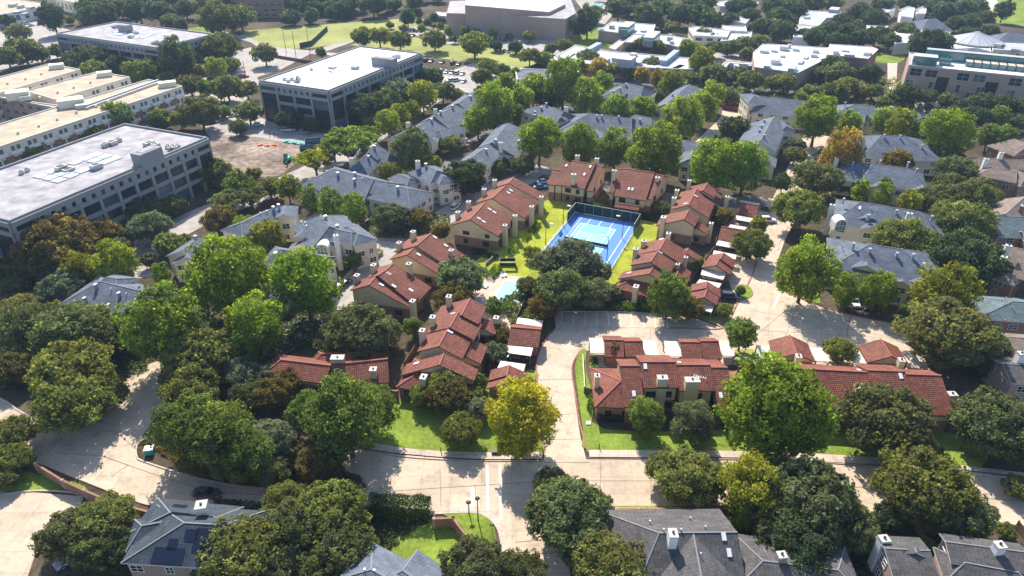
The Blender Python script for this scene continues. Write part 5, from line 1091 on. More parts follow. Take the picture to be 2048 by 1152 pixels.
fence([T(2,2)(620,800),T(2,2)(750,796),T(2,2)(980,796),T(2,2)(1300,800)], 2.0, 'brick', 'brick wall with pale pillars behind the bottom grey-roofed house', 'brick_wall', 'wall', .35, 7, 'pinkbrick')
fence([T(2,2)(628,830),T(2,2)(640,930)], 1.9, 'wood', 'wooden side fence left of the bottom grey-roofed house', 'wood_fence')
fence([T(2,3)(860,850),T(2,3)(900,920),T(2,3)(960,1010)], 1.9, 'wood', 'wooden garden fence running down between the bottom right houses', 'wood_fence')
fence([T(2,3)(1480,870),T(2,3)(1560,960)], 1.9, 'wood', 'wooden fence in the bottom right corner', 'wood_fence')
fence([T(2,1)(700,60),T(2,1)(850,85)], 1.9, 'brick', 'low brick wall behind the west lawn beside the tiled row', 'brick_wall', 'wall', .3)
fence([VA(28,150),VA(50,510)], 1.1, 'cream', 'pale garden wall at the left end of the front row', 'garden_wall', 'wall', .14, 8)
fence([VA(45,520),VA(160,545)], 1.6, 'wood', 'short brown garden fence beside the front row hedge', 'wood_fence', 'fence', .12)
fence([G3(760,320),G3(905,345)], 2.0, 'maroonfence', 'maroon fence at the end of the pale cul-de-sac', 'maroon_fence')
fence([T(0,1)(110,345),T(0,1)(345,385)], 1.6, 'wood', 'low dark fence below the ball field', 'field_fence')
fence([T(0,1)(265,290),T(0,1)(335,275),T(0,1)(430,185)], 3.0, 'net', 'ball field backstop mesh fence', 'backstop_fence', 'fence', .06, 5)
fence([VB(1330,340),VB(1440,90)], 1.7, 'black', 'black iron fence right of the pool', 'iron_fence', 'fence', .05, 2.2)
fence([VE(700,875),VE(790,760),VE(905,600),VE(920,530)], 1.6, 'wood', 'wooden fence behind the right lane garages', 'wood_fence')
fence([T(1,0)(-30,600),T(1,0)(60,620),T(1,0)(240,640)], 1.8, 'wood', 'dark fence below the near office at the left edge', 'wood_fence')
fence([VB(155,810),VB(260,640)], 1.5, 'wood', 'pale wooden fence left of the stepped row', 'wood_fence')
fence([VC(1050,690),VC(1145,610)], 1.1, 'metal', 'thin railing behind the silvery tree near the pool', 'railing', 'railing', .04, 2.4)
fence([T(1,3)(-60,905),T(1,3)(-20,1000)], 1.6, 'wood', 'wooden fence beside the round street tree', 'wood_fence') if False else None
# trellis box by the pool
pb = root_at('pergola', P(VC(1205,700)), 'dark square timber pergola frame at the far end of the pool', 'pergola')
for a, b in (((0,0),(4.2,0)),((4.2,0),(4.2,2.6)),((4.2,2.6),(0,2.6)),((0,2.6),(0,0))):
    o = P(VC(1150,715)); mb = MB(); mb.beam((o[0]+a[0],o[1]+a[1],1.0),(o[0]+b[0],o[1]+b[1],1.0),.18,1.0); mb.build('beam','black',pb)
    mb = MB(); mb.box((o[0]+a[0],o[1]+a[1]),.2,.2,0,1); mb.build('post','black',pb)
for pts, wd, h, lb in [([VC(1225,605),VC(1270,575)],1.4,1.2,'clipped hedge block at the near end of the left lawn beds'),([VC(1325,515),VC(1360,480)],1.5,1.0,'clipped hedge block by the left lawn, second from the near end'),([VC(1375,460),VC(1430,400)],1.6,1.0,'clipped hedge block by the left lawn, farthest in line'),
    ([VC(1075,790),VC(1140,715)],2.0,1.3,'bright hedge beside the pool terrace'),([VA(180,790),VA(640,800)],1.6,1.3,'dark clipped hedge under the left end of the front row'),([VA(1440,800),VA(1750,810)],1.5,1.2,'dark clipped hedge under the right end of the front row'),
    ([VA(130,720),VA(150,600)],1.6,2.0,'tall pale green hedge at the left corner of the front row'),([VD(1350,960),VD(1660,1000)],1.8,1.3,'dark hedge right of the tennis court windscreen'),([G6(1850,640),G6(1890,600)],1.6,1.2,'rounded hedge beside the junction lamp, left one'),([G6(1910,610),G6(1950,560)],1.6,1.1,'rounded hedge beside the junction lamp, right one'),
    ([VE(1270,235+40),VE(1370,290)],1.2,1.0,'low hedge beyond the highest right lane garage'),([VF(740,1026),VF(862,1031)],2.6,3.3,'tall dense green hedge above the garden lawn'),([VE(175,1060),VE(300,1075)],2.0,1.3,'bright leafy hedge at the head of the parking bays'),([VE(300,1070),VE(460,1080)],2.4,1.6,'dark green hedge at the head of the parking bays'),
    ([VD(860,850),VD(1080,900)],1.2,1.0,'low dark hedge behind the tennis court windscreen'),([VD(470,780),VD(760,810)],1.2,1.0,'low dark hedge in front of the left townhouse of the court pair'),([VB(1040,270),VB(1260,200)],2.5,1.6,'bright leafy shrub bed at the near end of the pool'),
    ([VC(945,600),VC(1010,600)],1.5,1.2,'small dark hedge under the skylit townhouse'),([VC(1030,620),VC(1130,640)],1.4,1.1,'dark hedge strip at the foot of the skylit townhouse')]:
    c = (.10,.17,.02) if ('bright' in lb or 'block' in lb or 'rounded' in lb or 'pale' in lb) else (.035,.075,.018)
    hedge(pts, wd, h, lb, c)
# small things
def boxthing(name, px, sx, sy, h, m, label, cat, ang=0, lid=None):
    p = P(px); e = root_at(name, p, label, cat); mb = MB(); mb.box(p, sx, sy, .12, h, ang); mb.build('body', m, e)
    mb = MB(); mb.box(p, sx+.1, sy+.1, h, h+.06, ang); mb.build('lid', lid or m, e); mb = MB(); mb.box(p, sx+.3, sy+.3, 0, .12, ang); mb.build('base', 'walk', e)
boxthing('utility_cabinet', T(2,0)(905,418), 1.5,1.3,1.4,'teal','green utility cabinet on the tip of the tree median','utility cabinet',.2,'metal')
boxthing('utility_cabinet', T(1,2)(1415,418), 1.5,1.1,1.0,'metal','grey utility cabinet beside the round lane tree','utility cabinet',.2)
boxthing('utility_cover', T(2,2)(458,240), .8,.8,.3,'white','small white utility box on the front lawn','utility box')
boxthing('utility_cabinet', T(2,1)(1440,415), 1.6,.8,.6,'flue','dark drain box set in the sidewalk','drain box')
def post(px, h, label, m='black', r=.09): p = P(px); e = MB(); e.tube((p[0],p[1],0),(p[0],p[1],h),r,r,8); e.tube((p[0],p[1],h),(p[0],p[1],h+.12),r*1.5,r*.8,8); o = e.build('bollard', m, None, (p[0],p[1],0)); tag(o, label, 'bollard', 'black bollard lights beside the sidewalk')
post(T(2,2)(522,388),1.1,'black bollard light on the front lawn near the entrance drive'); post(T(2,3)(518,428),1.1,'black bollard light below the yellow-green tree on the right'); post(T(2,3)(1106,470),1.1,'black bollard light at the far right of the sidewalk'); post(T(2,1)(1110,408),1.1,'black bollard light on the west lawn edge')
def utility(px, h, label, cross=True, group='utility poles'):
    p = P(px); e = root_at('utility_pole', p, label, 'utility pole', group); mb = MB(); mb.tube((p[0],p[1],0),(p[0],p[1],h),.18,.12); mb.build('pole','bark',e)
    if cross: mb = MB(); mb.box((p[0],p[1]-.2),2.4,.14,h-1,h-.85); mb.build('crossarm','bark',e)
utility(T(0,1)(183,318),13,'ball field floodlight pole, left of three',False,'ball field poles'); utility(T(0,1)(240,338),14,'ball field floodlight pole, middle of three',False,'ball field poles'); utility(T(0,1)(328,348),16,'ball field floodlight pole, right of three',False,'ball field poles')
utility(G4(1375,185),9,'leaning-looking wooden utility pole right of the dark parked cars'); utility(G4(800,75),9,'wooden utility pole at the foot of the campus footpath'); utility(T(0,1)(1185,450),9,'lamp pole in the office car park',False,'car park lamps')
utility(T(0,0)(1475,460),8,'lamp pole in the lot right of the far office',False,'car park lamps')
# closed parasol, yard umbrella
p = P(VE(724,548)); e = root_at('closed_parasol', p, 'closed cream parasol on the brick terrace right of the court lawn', 'parasol'); mb = MB(); mb.tube((p[0],p[1],0),(p[0],p[1],1.2),.04,.04,6); mb.build('pole','metal',e)
mb = MB(); mb.tube((p[0],p[1],1.0),(p[0],p[1],2.8),.38,.04,8); mb.build('folded_canopy','cream',e)
# antenna on the front row
p = P(VA(1290,345), 8.6); e = root_at('roof_aerial', p, 'white television aerial on the front row roof', 'aerial'); mb = MB(); mb.tube((p[0],p[1],7.4),(p[0],p[1],8.7),.04,.04,5); mb.build('mast','metal',e)
mb = MB(); mb.tube((p[0]-1.1,p[1]+.5,8.7),(p[0]+1.1,p[1]-.5,8.7),.05,.05,5)
for k in range(6): x = -1+k*.4; mb.tube((p[0]+x-.2,p[1]-x*.45-.4,8.7),(p[0]+x+.2,p[1]-x*.45+.4,8.7),.03,.03,4)
mb.build('boom','white',e)
# building site
def dumpster(px, m, label, L=6, W=2.4, h=1.8, ang=.25):
    p = P(px); e = root_at('skip_container', p, label, 'skip', 'open skips at the building plot'); ca, sa = math.cos(ang), math.sin(ang)
    for nm, x, y, sx, sy in (('side_panel',0,-W/2,L,.1),('side_panel',0,W/2,L,.1),('end_panel',-L/2,0,.1,W-.12),('end_panel',L/2,0,.1,W-.12)):
        mb = MB(); mb.box((p[0]+x*ca-y*sa, p[1]+x*sa+y*ca), sx, sy, .2, h, ang); mb.build(nm, m, e)
    mb = MB(); mb.box(p, L-.12, W-.12, .15, .3, ang); mb.build('floor', m, e)
dumpster(T(0,1)(315,905),'navy','open navy skip beside the graded plot'); dumpster(T(0,1)(345,862),'navy','closed-looking teal-navy skip behind the open one')
mb = MB(); p = P(T(0,1)(245,862)); 
for k in range(12): mb.box((p[0]-5+k*.9, p[1]+1.6-k*.3+.4*math.sin(k*2.)), 1.0, 1.6, 0, .5+.25*math.sin(k*1.7), .2)
tag(mb.build('tarpaulin','teal',None,(p[0],p[1],0)), 'teal tarpaulin over a material pile at the graded plot', 'tarpaulin')
mb = MB(); p = P(T(0,1)(80,875))
for k in range(9): mb.box((p[0]-4+k*.9, p[1]+.5*math.sin(k*1.3)), 1.0, .8, 0, .4+.2*math.sin(k*2.1), .4)
tag(mb.build('barrier_netting','orange',None,(p[0],p[1],0)), 'heap of orange barrier netting on the graded plot', 'netting')
p = P(T(0,1)(190,968)); e = root_at('excavator', p, 'small dark teal excavator on the graded plot', 'excavator')
mb = MB(); mb.box((p[0]-.9,p[1]),.5,3,0,.7); mb.build('track','rubber',e); mb = MB(); mb.box((p[0]+.9,p[1]),.5,3,0,.7); mb.build('track','rubber',e)
mb = MB(); mb.box(p,2.2,2.4,.75,1.7); mb.build('body','teal',e); mb = MB(); mb.box((p[0]-.4,p[1]),1.1,1.3,1.71,2.9); mb.build('cab','glass',e)
mb = MB(); mb.tube((p[0]+.3,p[1]-1,1.6),(p[0]+.8,p[1]-3,3.4),.2,.16); mb.tube((p[0]+.8,p[1]-3,3.4),(p[0]+1,p[1]-4.4,1.4),.16,.12); mb.build('boom','teal',e); mb = MB(); mb.box((p[0]+1,p[1]-4.5),.8,.6,.8,1.4); mb.build('bucket','flue',e)
# two figures on the site pavement
def person(px, label, col, ang=0):
    p = P(px); me = bpy.data.meshes.new('person'); J = [(0,0,.95),(0,0,1.2),(0,0,1.42),(0,0,1.52),(0,.02,1.64),(0,.02,1.74),(.19,0,1.40),(.26,0,1.12),(.27,.08,.88),(-.19,0,1.40),(-.26,0,1.12),(-.27,.06,.88),(.1,0,.9),(.12,.03,.5),(.12,0,.08),(.12,.14,.04),(-.1,0,.9),(-.12,-.03,.5),(-.12,-.08,.08),(-.12,.06,.04)]
    E_ = [(0,1),(1,2),(2,3),(3,4),(4,5),(2,6),(6,7),(7,8),(2,9),(9,10),(10,11),(0,12),(12,13),(13,14),(14,15),(0,16),(16,17),(17,18),(18,19)]
    me.from_pydata(J, E_, []); o = bpy.data.objects.new('person', me); COL.objects.link(o); o.location = p; o.rotation_euler = (0,0,ang)
    md = o.modifiers.new('s','SKIN'); R = [.15,.15,.15,.06,.1,.08,.07,.05,.04,.07,.05,.04,.1,.07,.05,.04,.1,.07,.05,.04]
    for i, r in enumerate(R): v = me.skin_vertices[0].data[i]; v.radius = (r,r*.85); v.use_root = i == 0
    o.modifiers.new('d','SUBSURF').levels = 1; me.materials.append(col); tag(o, label, 'person', 'people on the site pavement')
person(T(0,1)(83,822), 'person in dark clothes standing at the edge of the graded plot, left of two', M['navy']); person(T(0,1)(110,820), 'person in dark clothes standing at the edge of the graded plot, right of two', M['black'], 1)
person(VF(379,413), 'person in a bright high-visibility top beside the near office end', mat('high_vis_green',(.45,.75,.05)), .4)
# ------------------------------------------------------------------ trees
def make_crown(kind, nleaf, leaf, seed):
    r = np.random.default_rng(seed); 
    shapes = {'round': (.86, 26, .17, .22), 'oak': (.56, 34, .13, .20), 'umbrella': (.36, 26, .12, .16), 'column': (1.35, 24, .17, .22), 'loose': (.70, 22, .12, .17)}
    hz, nl, r0, r1 = shapes[kind]   # crown is 1 wide, hz high
    cs = []; rs = []; tries = 0
    while len(cs) < nl and tries < 4000:
        tries += 1
        a = r.random()*2*math.pi; cz = r.random()*2-1
        if kind in ('oak','umbrella'): cz = abs(cz)**.8*(1 if r.random() < .75 else -1)
        rr = math.sqrt(max(0,1-cz*cz)); rad = r.uniform(r0, r1)
        q = .5-rad*.85; k = r.uniform(.62,1.2)
        c = np.array([rr*math.cos(a)*q*k, rr*math.sin(a)*q*k, cz*(hz/2-rad*.6*min(hz,1))*k])
        if kind == 'round': c[2] += .05*(1-(c[0]**2+c[1]**2)*6)
        if all(np.linalg.norm((c-o)*[1,1,1.2]) > .62*(rad+orr)*.9 for o, orr in zip(cs, rs)): cs.append(c); rs.append(rad)
    cs = np.array(cs); rs = np.array(rs); n = len(cs)
    wt = rs**2; idx = r.choice(n, nleaf, p=wt/wt.sum())
    # twig clusters on every lobe's outer shell
    ntw = 26; tw = r.normal(size=(n, ntw, 3)); tw[:,:,2] += .25; tw /= np.linalg.norm(tw,axis=2)[:,:,None]
    outd = cs/np.maximum(np.linalg.norm(cs,axis=1),.05)[:,None]; tw += outd[:,None,:]*.45; tw /= np.linalg.norm(tw,axis=2)[:,:,None]
    trad = r.uniform(.55,1.3,size=(n,ntw)); ti = r.integers(0, ntw, nleaf)
    d = tw[idx, ti]+r.normal(size=(nleaf,3))*.20; d /= np.linalg.norm(d,axis=1)[:,None]
    rad = rs[idx]*trad[idx,ti]*(1-np.abs(r.normal(size=nleaf))*.13)
    dd = d+r.normal(size=(nleaf,3))*.05; C = cs[idx]+dd*rad[:,None]*[1,1,.85 if kind != 'umbrella' else .5]
    # thin inner fill so the middle is not hollow
    m = int(nleaf*.06); C[:m] = cs[idx[:m]]*.6+r.normal(size=(m,3))*[.10,.10,.10*hz]
    tone = (r.uniform(.8,1.2,n)[idx])*(r.uniform(.82,1.18,(n,ntw))[idx,ti]); hue = (r.uniform(0,1,n)[idx]*.6+r.uniform(0,.4,(n,ntw))[idx,ti])
    R97 = np.percentile(np.hypot(C[:,0],C[:,1]), 96.5); C *= .49/R97; cs = cs*.49/R97
    me = leafmesh(C, np.full(nleaf, leaf), .12, tone, hue, d); return me, cs, rs, hz
def make_trunk(cs, rs, hz, kind, seed):
    """tapered trunk and limbs reaching into the crown's clumps; crown centre at z = 0, ground at z = -1 before scaling per tree"""
    r = np.random.default_rng(seed); mb = MB(); base = -hz/2-.16 if kind != 'umbrella' else -.42
    fork = -hz/2+.06 if kind not in ('umbrella',) else -.3
    mb.tube((0,0,base),(0.01,0,fork),.035,.025,7)
    ks = r.permutation(len(cs))[:8]
    for k in ks:
        c = cs[k]; mid = np.array([c[0]*.45, c[1]*.45, fork+(c[2]-fork)*.5+.02]); mb.tube((0.01,0,fork-.01), mid, .017, .011, 5); mb.tube(mid, c, .011, .004, 5)
    for v in range(0): pass
    return mb, base
PROTO = {}
for kind in ('round','oak','umbrella','column','loose'):
    PROTO[kind] = {}
    for lod, nl, lf, ns in (('n', 15000 if kind != 'oak' else 17000, .026, 5 if kind in ('round','oak') else 2), ('m', 5200, .043, 4 if kind in ('round','oak') else 1), ('f', 1800, .085, 2 if kind in ('round','oak') else 1)):
        PROTO[kind][lod] = []
        for s in range(ns):
            me, cs, rs, hz = make_crown(kind, nl if kind != 'umbrella' else int(nl*.6), lf, 11+s*7+len(kind)); me.name = 'crown'; tb, base = make_trunk(cs, rs, hz, kind, s)
            to = tb.build('trunk', 'bark'); tm = to.data; bpy.data.objects.remove(to); PROTO[kind][lod].append((me, tm, hz, base))
HUE = {'O': (.145,.165,.075), 'D': (.085,.115,.062), 'G': (.150,.200,.052), 'B': (.195,.262,.035), 'Y': (.225,.245,.035), 'R': (.175,.14,.05), 'F': (.36,.26,.07), 'S': (.155,.18,.12), 'P': (.09,.04,.06), 'C': (.185,.200,.066), 'W': (.34,.34,.035)}
WORD = {'O': 'dark green', 'D': 'deep green', 'G': 'mid green', 'B': 'bright green', 'Y': 'yellow-green', 'R': 'brown-green', 'F': 'orange', 'S': 'silvery grey-green', 'P': 'purple-leaved', 'C': 'olive green', 'W': 'golden yellow'}
SHW = {'round': 'round tree', 'oak': 'spreading oak', 'umbrella': 'umbrella-shaped tree', 'column': 'columnar tree', 'loose': 'loose tree'}
LAND = [((1190,480),'the tennis court'),((1010,590),'the swimming pool'),((1220,640),'the striped parking bays'),((680,150),'the middle white-roofed office'),((200,360),'the nearest office block'),((270,90),'the farthest office block'),
 ((200,220),'the beige apartment blocks'),((510,310),'the graded building plot'),((415,985),'the black car'),((340,1060),'the solar-panel house'),((1360,1080),'the bottom grey-roofed house'),((1340,770),'the front red-tiled row'),
 ((1010,40),'the pink brick auditorium'),((1250,130),'the silver school'),((1930,150),'the glass-topped block'),((1850,80),'the conical pavilion'),((1120,800),'the entrance drive'),((890,680),'the long stepped tiled row'),
 ((780,580),'the red house with four chimneys'),((650,500),'the junction white townhouse'),((230,600),'the vent-roofed townhouse at left'),((1780,540),'the two white cars'),((1780,440),'the arched-window townhouse'),((1770,330),'the orange tree'),
 ((1590,300),'the tall gabled townhouse'),((1420,280),'the pale cul-de-sac'),((1180,370),'the court townhouse pair'),((1640,130),'the domed school roof'),((620,60),'the sports field'),((980,280),'the diagonal slate-roofed row'),
 ((1950,560),'the right-edge brick houses'),((1480,560),'the right lane garages'),((1750,770),'the far right tiled row'),((1700,930),'the bottom right street'),((830,1080),'the garden lawn'),((480,870),'the tree median'),((100,850),'the left side street'),((380,470),'the grey service lane'),((660,740),'the tiled clubhouse'),((1560,30),'the wooded campus'),((60,60),'the tan-roofed warehouse'),((1240,280),'the wide vented slate roof')]
TREES = []
def tr(v, data, default='round'):
    for ln in data.replace('\n', ' ').split(';'):
        f = ln.split()
        if not f: continue
        x, y, w_ = map(float, f[:3]); c = f[3]; k = f[4] if len(f) > 4 else {'O':'oak','D':'oak','R':'oak','S':'oak','C':'oak','G':'round','B':'round','Y':'round'}.get(c[0], 'round')
        k = {'r':'round','o':'oak','u':'umbrella','c':'column','l':'loose'}.get(k, k)
        a = v(x, y); b = v(x+w_, y); TREES.append((a, b[0]-a[0], c[0], k))
tr(T(0,0), """310 100 160 D r;110 195 140 O;415 120 60 O;140 300 190 O;40 345 170 O;235 325 120 O;330 305 100 O;590 90 230 D;560 40 200 D;720 40 150 D;830 60 180 D;950 70 180 D;1020 125 110 O;1110 50 130 D;1085 150 80 O r;
1310 110 240 O;1440 95 190 O;1230 40 150 O;1330 285 240 O;1100 345 180 O;1380 390 130 O;1290 410 140 Y;1190 425 120 R;800 445 140 G;880 440 120 G;1010 470 120 O;560 420 150 C;530 350 200 D;440 350 140 D;610 345 150 D;700 385 140 D;900 400 170 O;1060 355 200 D r;
200 655 150 C;700 700 170 G;790 680 150 C;960 705 140 O;550 805 160 C;150 905 210 C;270 885 120 R;1140 505 160 O;1230 530 90 G;1200 665 240 O;1080 715 140 C;1360 520 190 O;1480 540 140 C;1490 670 170 O;1430 760 110 O;1350 670 70 G;1280 1030 210 C;1440 1115 180 G;40 120 90 D;20 320 90 O;700 -10 160 D;860 -20 160 D;1010 -10 180 D;620 -30 200 D;450 -40 150 D;1370 20 160 D""")
tr(T(0,1), """50 320 160 O;910 100 95 D r;970 80 60 D r;980 130 40 D r;1030 135 50 D r;1115 130 50 D r;1070 105 60 D r;805 150 50 O;885 170 60 O;995 170 50 Y;1105 160 50 G;640 215 140 C;740 215 150 C;860 235 140 C;1070 235 150 C;1155 190 60 G;1190 235 55 D;1255 190 60 G;1320 200 60 G;1310 260 190 C;1425 205 60 G;1440 270 80 D;1520 220 50 C;390 315 60 G;
1050 460 160 D;840 560 220 S;640 640 220 D;770 620 200 O;1000 575 170 Y;930 605 140 C;1120 550 160 O;1190 570 110 C;860 690 140 Y;930 665 120 Y;790 740 150 Y;690 725 110 C;560 845 330 G u;660 800 180 G u;460 870 200 C u;350 945 230 Y u;200 710 150 D;330 745 110 D;1390 400 130 C;1350 460 130 O;1470 425 120 D;1500 500 120 B;1400 580 170 B;1430 650 230 B;1330 720 180 B;1500 600 120 B;
940 910 230 O r;1170 860 130 C;800 1040 130 C r;1080 980 80 B;1250 1060 260 D;1440 1010 120 O;1500 975 100 O;190 1120 150 Y;80 1120 160 O;1095 925 50 P;-10 1040 90 C;580 -10 160 D;380 -10 160 D;700 20 170 D;1240 60 50 D""")
tr(T(0,2), """105 215 80 C;455 120 160 D r;400 160 110 D r;490 80 120 D;310 270 110 C;230 290 80 O;105 335 140 C;180 350 110 C;20 280 90 O;640 50 170 D;700 20 150 D;820 90 160 D;900 50 160 D;1010 80 170 D;1130 90 170 D;1200 120 150 D;900 140 80 C;960 165 90 O;1310 115 100 D;1340 35 130 D;1430 90 120 D;1410 30 110 D;1510 160 130 D;780 60 120 D;1080 30 140 D;1160 10 140 C;
1150 205 110 C;1200 235 90 C;1050 290 100 Y;1110 300 110 C;1210 290 120 O;1300 285 100 O;1390 270 140 O;1420 320 100 O;790 265 120 O;870 285 110 O;720 280 80 O;450 345 140 O;400 350 80 O;260 400 90 C;330 390 90 R;410 400 90 Y;520 400 110 F;610 415 110 C;700 440 90 O;780 450 90 F;840 385 130 S;880 470 110 F;960 500 150 Y;1020 465 120 C;1130 370 160 Y;1180 420 130 C;
1210 445 180 O;1300 465 90 S;1430 480 150 O;1370 440 90 O;1290 570 120 O;1340 585 90 C;1200 570 160 B;1150 650 180 B;1020 730 240 B;860 580 110 D;630 660 170 B;780 660 170 B;130 530 170 B;310 510 240 B;440 580 200 B;540 495 140 B;50 600 170 B;20 670 120 B;20 440 70 B;220 600 150 D;165 830 260 B;405 870 220 B;620 890 210 G;860 910 320 B;1210 990 290 B;1400 1010 250 B;1330 770 180 D;1310 820 100 S;1240 830 70 S;1290 860 80 S l;
60 990 150 O;1490 260 140 O;150 560 120 G;500 560 120 B""")
tr(T(0,3), """30 40 150 D;110 30 140 D;60 100 140 D;150 60 150 D;260 20 150 D;90 180 150 D;130 120 90 D;40 150 120 C;390 15 120 C;560 70 150 D;640 110 150 D;690 30 130 D;290 220 150 D;220 210 110 D;380 185 160 D;470 200 160 D;560 225 150 D;650 210 150 D;730 245 130 D;450 130 130 D;400 250 140 D;520 170 120 D;820 180 140 O;980 260 230 D;900 290 110 D;1000 45 120 D;1060 70 150 D;1180 60 150 D;1250 40 140 D;1130 140 110 D;1210 130 120 D;1290 110 130 D;1420 60 110 D r;1330 185 110 D;1190 190 80 D;960 20 120 D;1060 10 130 D;840 20 120 D;
390 395 150 D;320 440 110 S;430 440 170 O;620 430 120 D;100 490 150 C;30 500 110 O;260 560 150 O;400 550 160 O;470 520 150 C;560 560 100 R;630 550 120 O;200 600 90 G;440 585 90 S;700 610 80 C;840 565 170 D;960 580 120 D;1080 600 120 O;1290 620 160 D;1400 625 150 D;1500 640 130 D;1240 700 170 D;1060 700 130 C;1380 700 120 G;1500 740 110 D;1330 820 140 G;1430 810 120 G;1080 800 280 B;950 790 160 G;740 590 60 D;
300 710 270 B;480 740 160 B;700 730 150 B;790 750 180 Y;170 870 110 S;160 930 130 C;340 920 70 O;450 930 230 F;300 1070 270 O;90 1095 115 D r;770 965 180 R;1080 930 190 C;1130 1030 230 O;1100 1120 200 O;1270 1130 180 O;560 1140 100 B c;690 1130 100 B c;860 1140 90 Y;470 1130 90 O;1240 610 110 D;660 1000 80 C;1180 640 120 D""")
tr(T(1,0), """330 290 420 R;170 440 250 R;600 250 240 R;690 440 250 Y;490 480 210 Y;370 580 260 S;860 110 200 S;900 210 230 S;780 130 140 O;1030 80 150 O;1320 160 200 R;1390 40 230 O u;1500 20 200 O u;1010 310 180 C;1100 285 90 C;960 490 110 B c;890 410 100 S l;1365 520 480 B;1470 210 140 B;1400 250 90 G;
130 700 240 C;200 790 350 O;440 830 430 O;610 850 330 O;960 800 440 B;1530 800 340 B;1200 990 400 C;1110 1080 260 O;430 1070 450 C;60 1060 240 R;190 1050 190 R;1450 1090 240 S;40 480 200 D;90 560 160 D;320 480 200 D;720 330 150 O""")
tr(T(1,1), """330 40 120 G c;450 75 150 G c;590 95 150 B c;70 270 190 Y;40 200 120 B;290 540 400 B;800 150 200 S;990 50 120 R;980 150 150 R;1100 235 130 R l;1230 505 290 S;1180 640 240 R;620 830 400 O;440 900 220 O;760 850 220 O;540 770 200 O;940 810 120 G;580 415 110 G;1430 690 120 G;1460 840 130 R;1440 960 150 S;200 1130 200 R;60 1110 190 S""")
tr(VB, """590 990 430 C;930 950 170 G;890 1080 190 S;280 1070 160 G;1150 480 230 R""")
tr(T(1,2), """370 405 330 S;225 430 230 S;500 480 190 S;95 560 150 O;300 590 310 O;480 600 240 O;190 690 200 R;120 365 110 C;590 600 130 O;940 630 240 G;1060 690 180 R;1270 710 110 C;1380 850 190 G;1440 310 230 C;900 90 110 C;1210 100 90 S;1270 140 130 R;1120 430 80 Y;1480 200 100 Y;600 945 130 R l;1370 590 60 G""")
tr(T(1,3), """190 100 300 C;230 470 340 B;465 580 150 B c;665 600 200 B;810 290 330 C;1060 610 350 Y;1180 180 350 C;1080 120 200 C;1330 215 150 G;1190 400 400 D;1290 430 250 D;1080 840 520 C;1260 920 330 O;1000 790 250 C;435 950 190 C;690 20 120 B c;850 60 150 Y;1000 40 220 O;1200 40 280 O;560 10 100 B c;820 720 80 G;460 1120 130 S;720 1130 200 S;1300 30 200 O;1310 1060 140 O""")
tr(T(2,0), """430 110 420 C;640 60 250 O;60 300 270 C;80 440 220 C;1130 260 380 G;1350 310 420 G;1500 440 300 G;1200 420 260 C;1400 470 260 C;620 820 360 C;400 900 320 O;560 960 300 O;720 1000 260 D;1440 1010 480 C;1300 1120 300 O;1130 40 330 C;1490 60 200 O;30 560 160 C""")
tr(T(2,1), """540 200 480 G;330 180 260 G;710 150 260 G;100 350 320 S;20 300 200 S;400 470 300 R;260 420 200 R;90 520 220 O;460 770 430 C;250 880 400 O;520 960 380 O;60 900 320 O;180 700 260 C;120 1080 320 O;400 1080 300 C;1230 270 240 C;1150 60 260 R;980 80 120 G;1340 150 170 S;1300 60 130 C;1290 1090 380 O;1450 1120 240 O;100 60 250 R;640 60 200 C""")
tr(T(2,2), """60 190 430 W;30 320 260 W;800 195 210 G r;1085 235 230 S r;340 780 480 O;250 620 260 O;480 740 260 O;430 960 330 O;600 1100 450 C;1060 560 380 C;930 500 250 C;1170 620 240 C;1440 620 370 Y;1400 780 200 Y;50 1130 300 O;1560 150 560 B;1520 300 260 B""")
tr(T(2,3), """130 210 480 B;700 200 500 O;620 60 220 S;870 340 240 O;950 420 220 O;1380 230 480 O;1500 330 350 O;1260 330 220 C;230 680 560 O;360 760 430 O;100 860 400 O;480 850 340 O;180 1000 420 D;60 560 230 C;950 610 520 C;800 560 260 C;1150 760 380 O;1050 830 240 O;1510 620 180 C;1430 880 120 C;960 980 110 G;720 800 180 D;1000 1020 100 G""")
rows = []
for i, (a, wp, c, k) in enumerate(TREES):
    hr = {'round':.95,'oak':.72,'umbrella':.62,'column':1.5,'loose':.9}[k]; hc = {'round':.70,'oak':.64,'umbrella':.8,'column':.54,'loose':.6}[k]
    wm = 8.
    for _ in range(8):
        z = min(hc*hr*wm, 11); q = P(a, z); wm = wp/ppm(q)*1.02
    rows.append([a, wp, c, k, q, wm, z])
near_idx = []
names = {}
for r_ in rows:
    a, wp, c, k, q, wm, z = r_
    best = min(LAND, key=lambda L: math.hypot((a[0]-L[0][0])*.9, (a[1]-L[0][1])*1.3)); dx, dy = a[0]-best[0][0], a[1]-best[0][1]
    rel = ('behind' if dy < 0 else 'in front of') if abs(dy)*1.5 > abs(dx) else ('left of' if dx < 0 else 'right of')
    if best[1] in ('the orange tree',) and c == 'F' and abs(dx) < 60: rel, nm = 'beside', 'the two-vent hip house'
    else: nm = best[1]
    sz = 'tall ' if wm > 13 else ('small ' if wm < 6 else '')
    key = f"{sz}{WORD[c]} {SHW[k]} {rel} {nm}"; names.setdefault(key, []).append(r_)
ORD = ['leftmost','second from left','third from left','fourth from left','fifth from left','sixth from left','seventh from left','eighth from left','ninth from left','tenth from left']
SPEC = {'round':'round_tree','oak':'oak_tree','umbrella':'umbrella_tree','column':'columnar_tree','loose':'small_tree'}
ti = 0
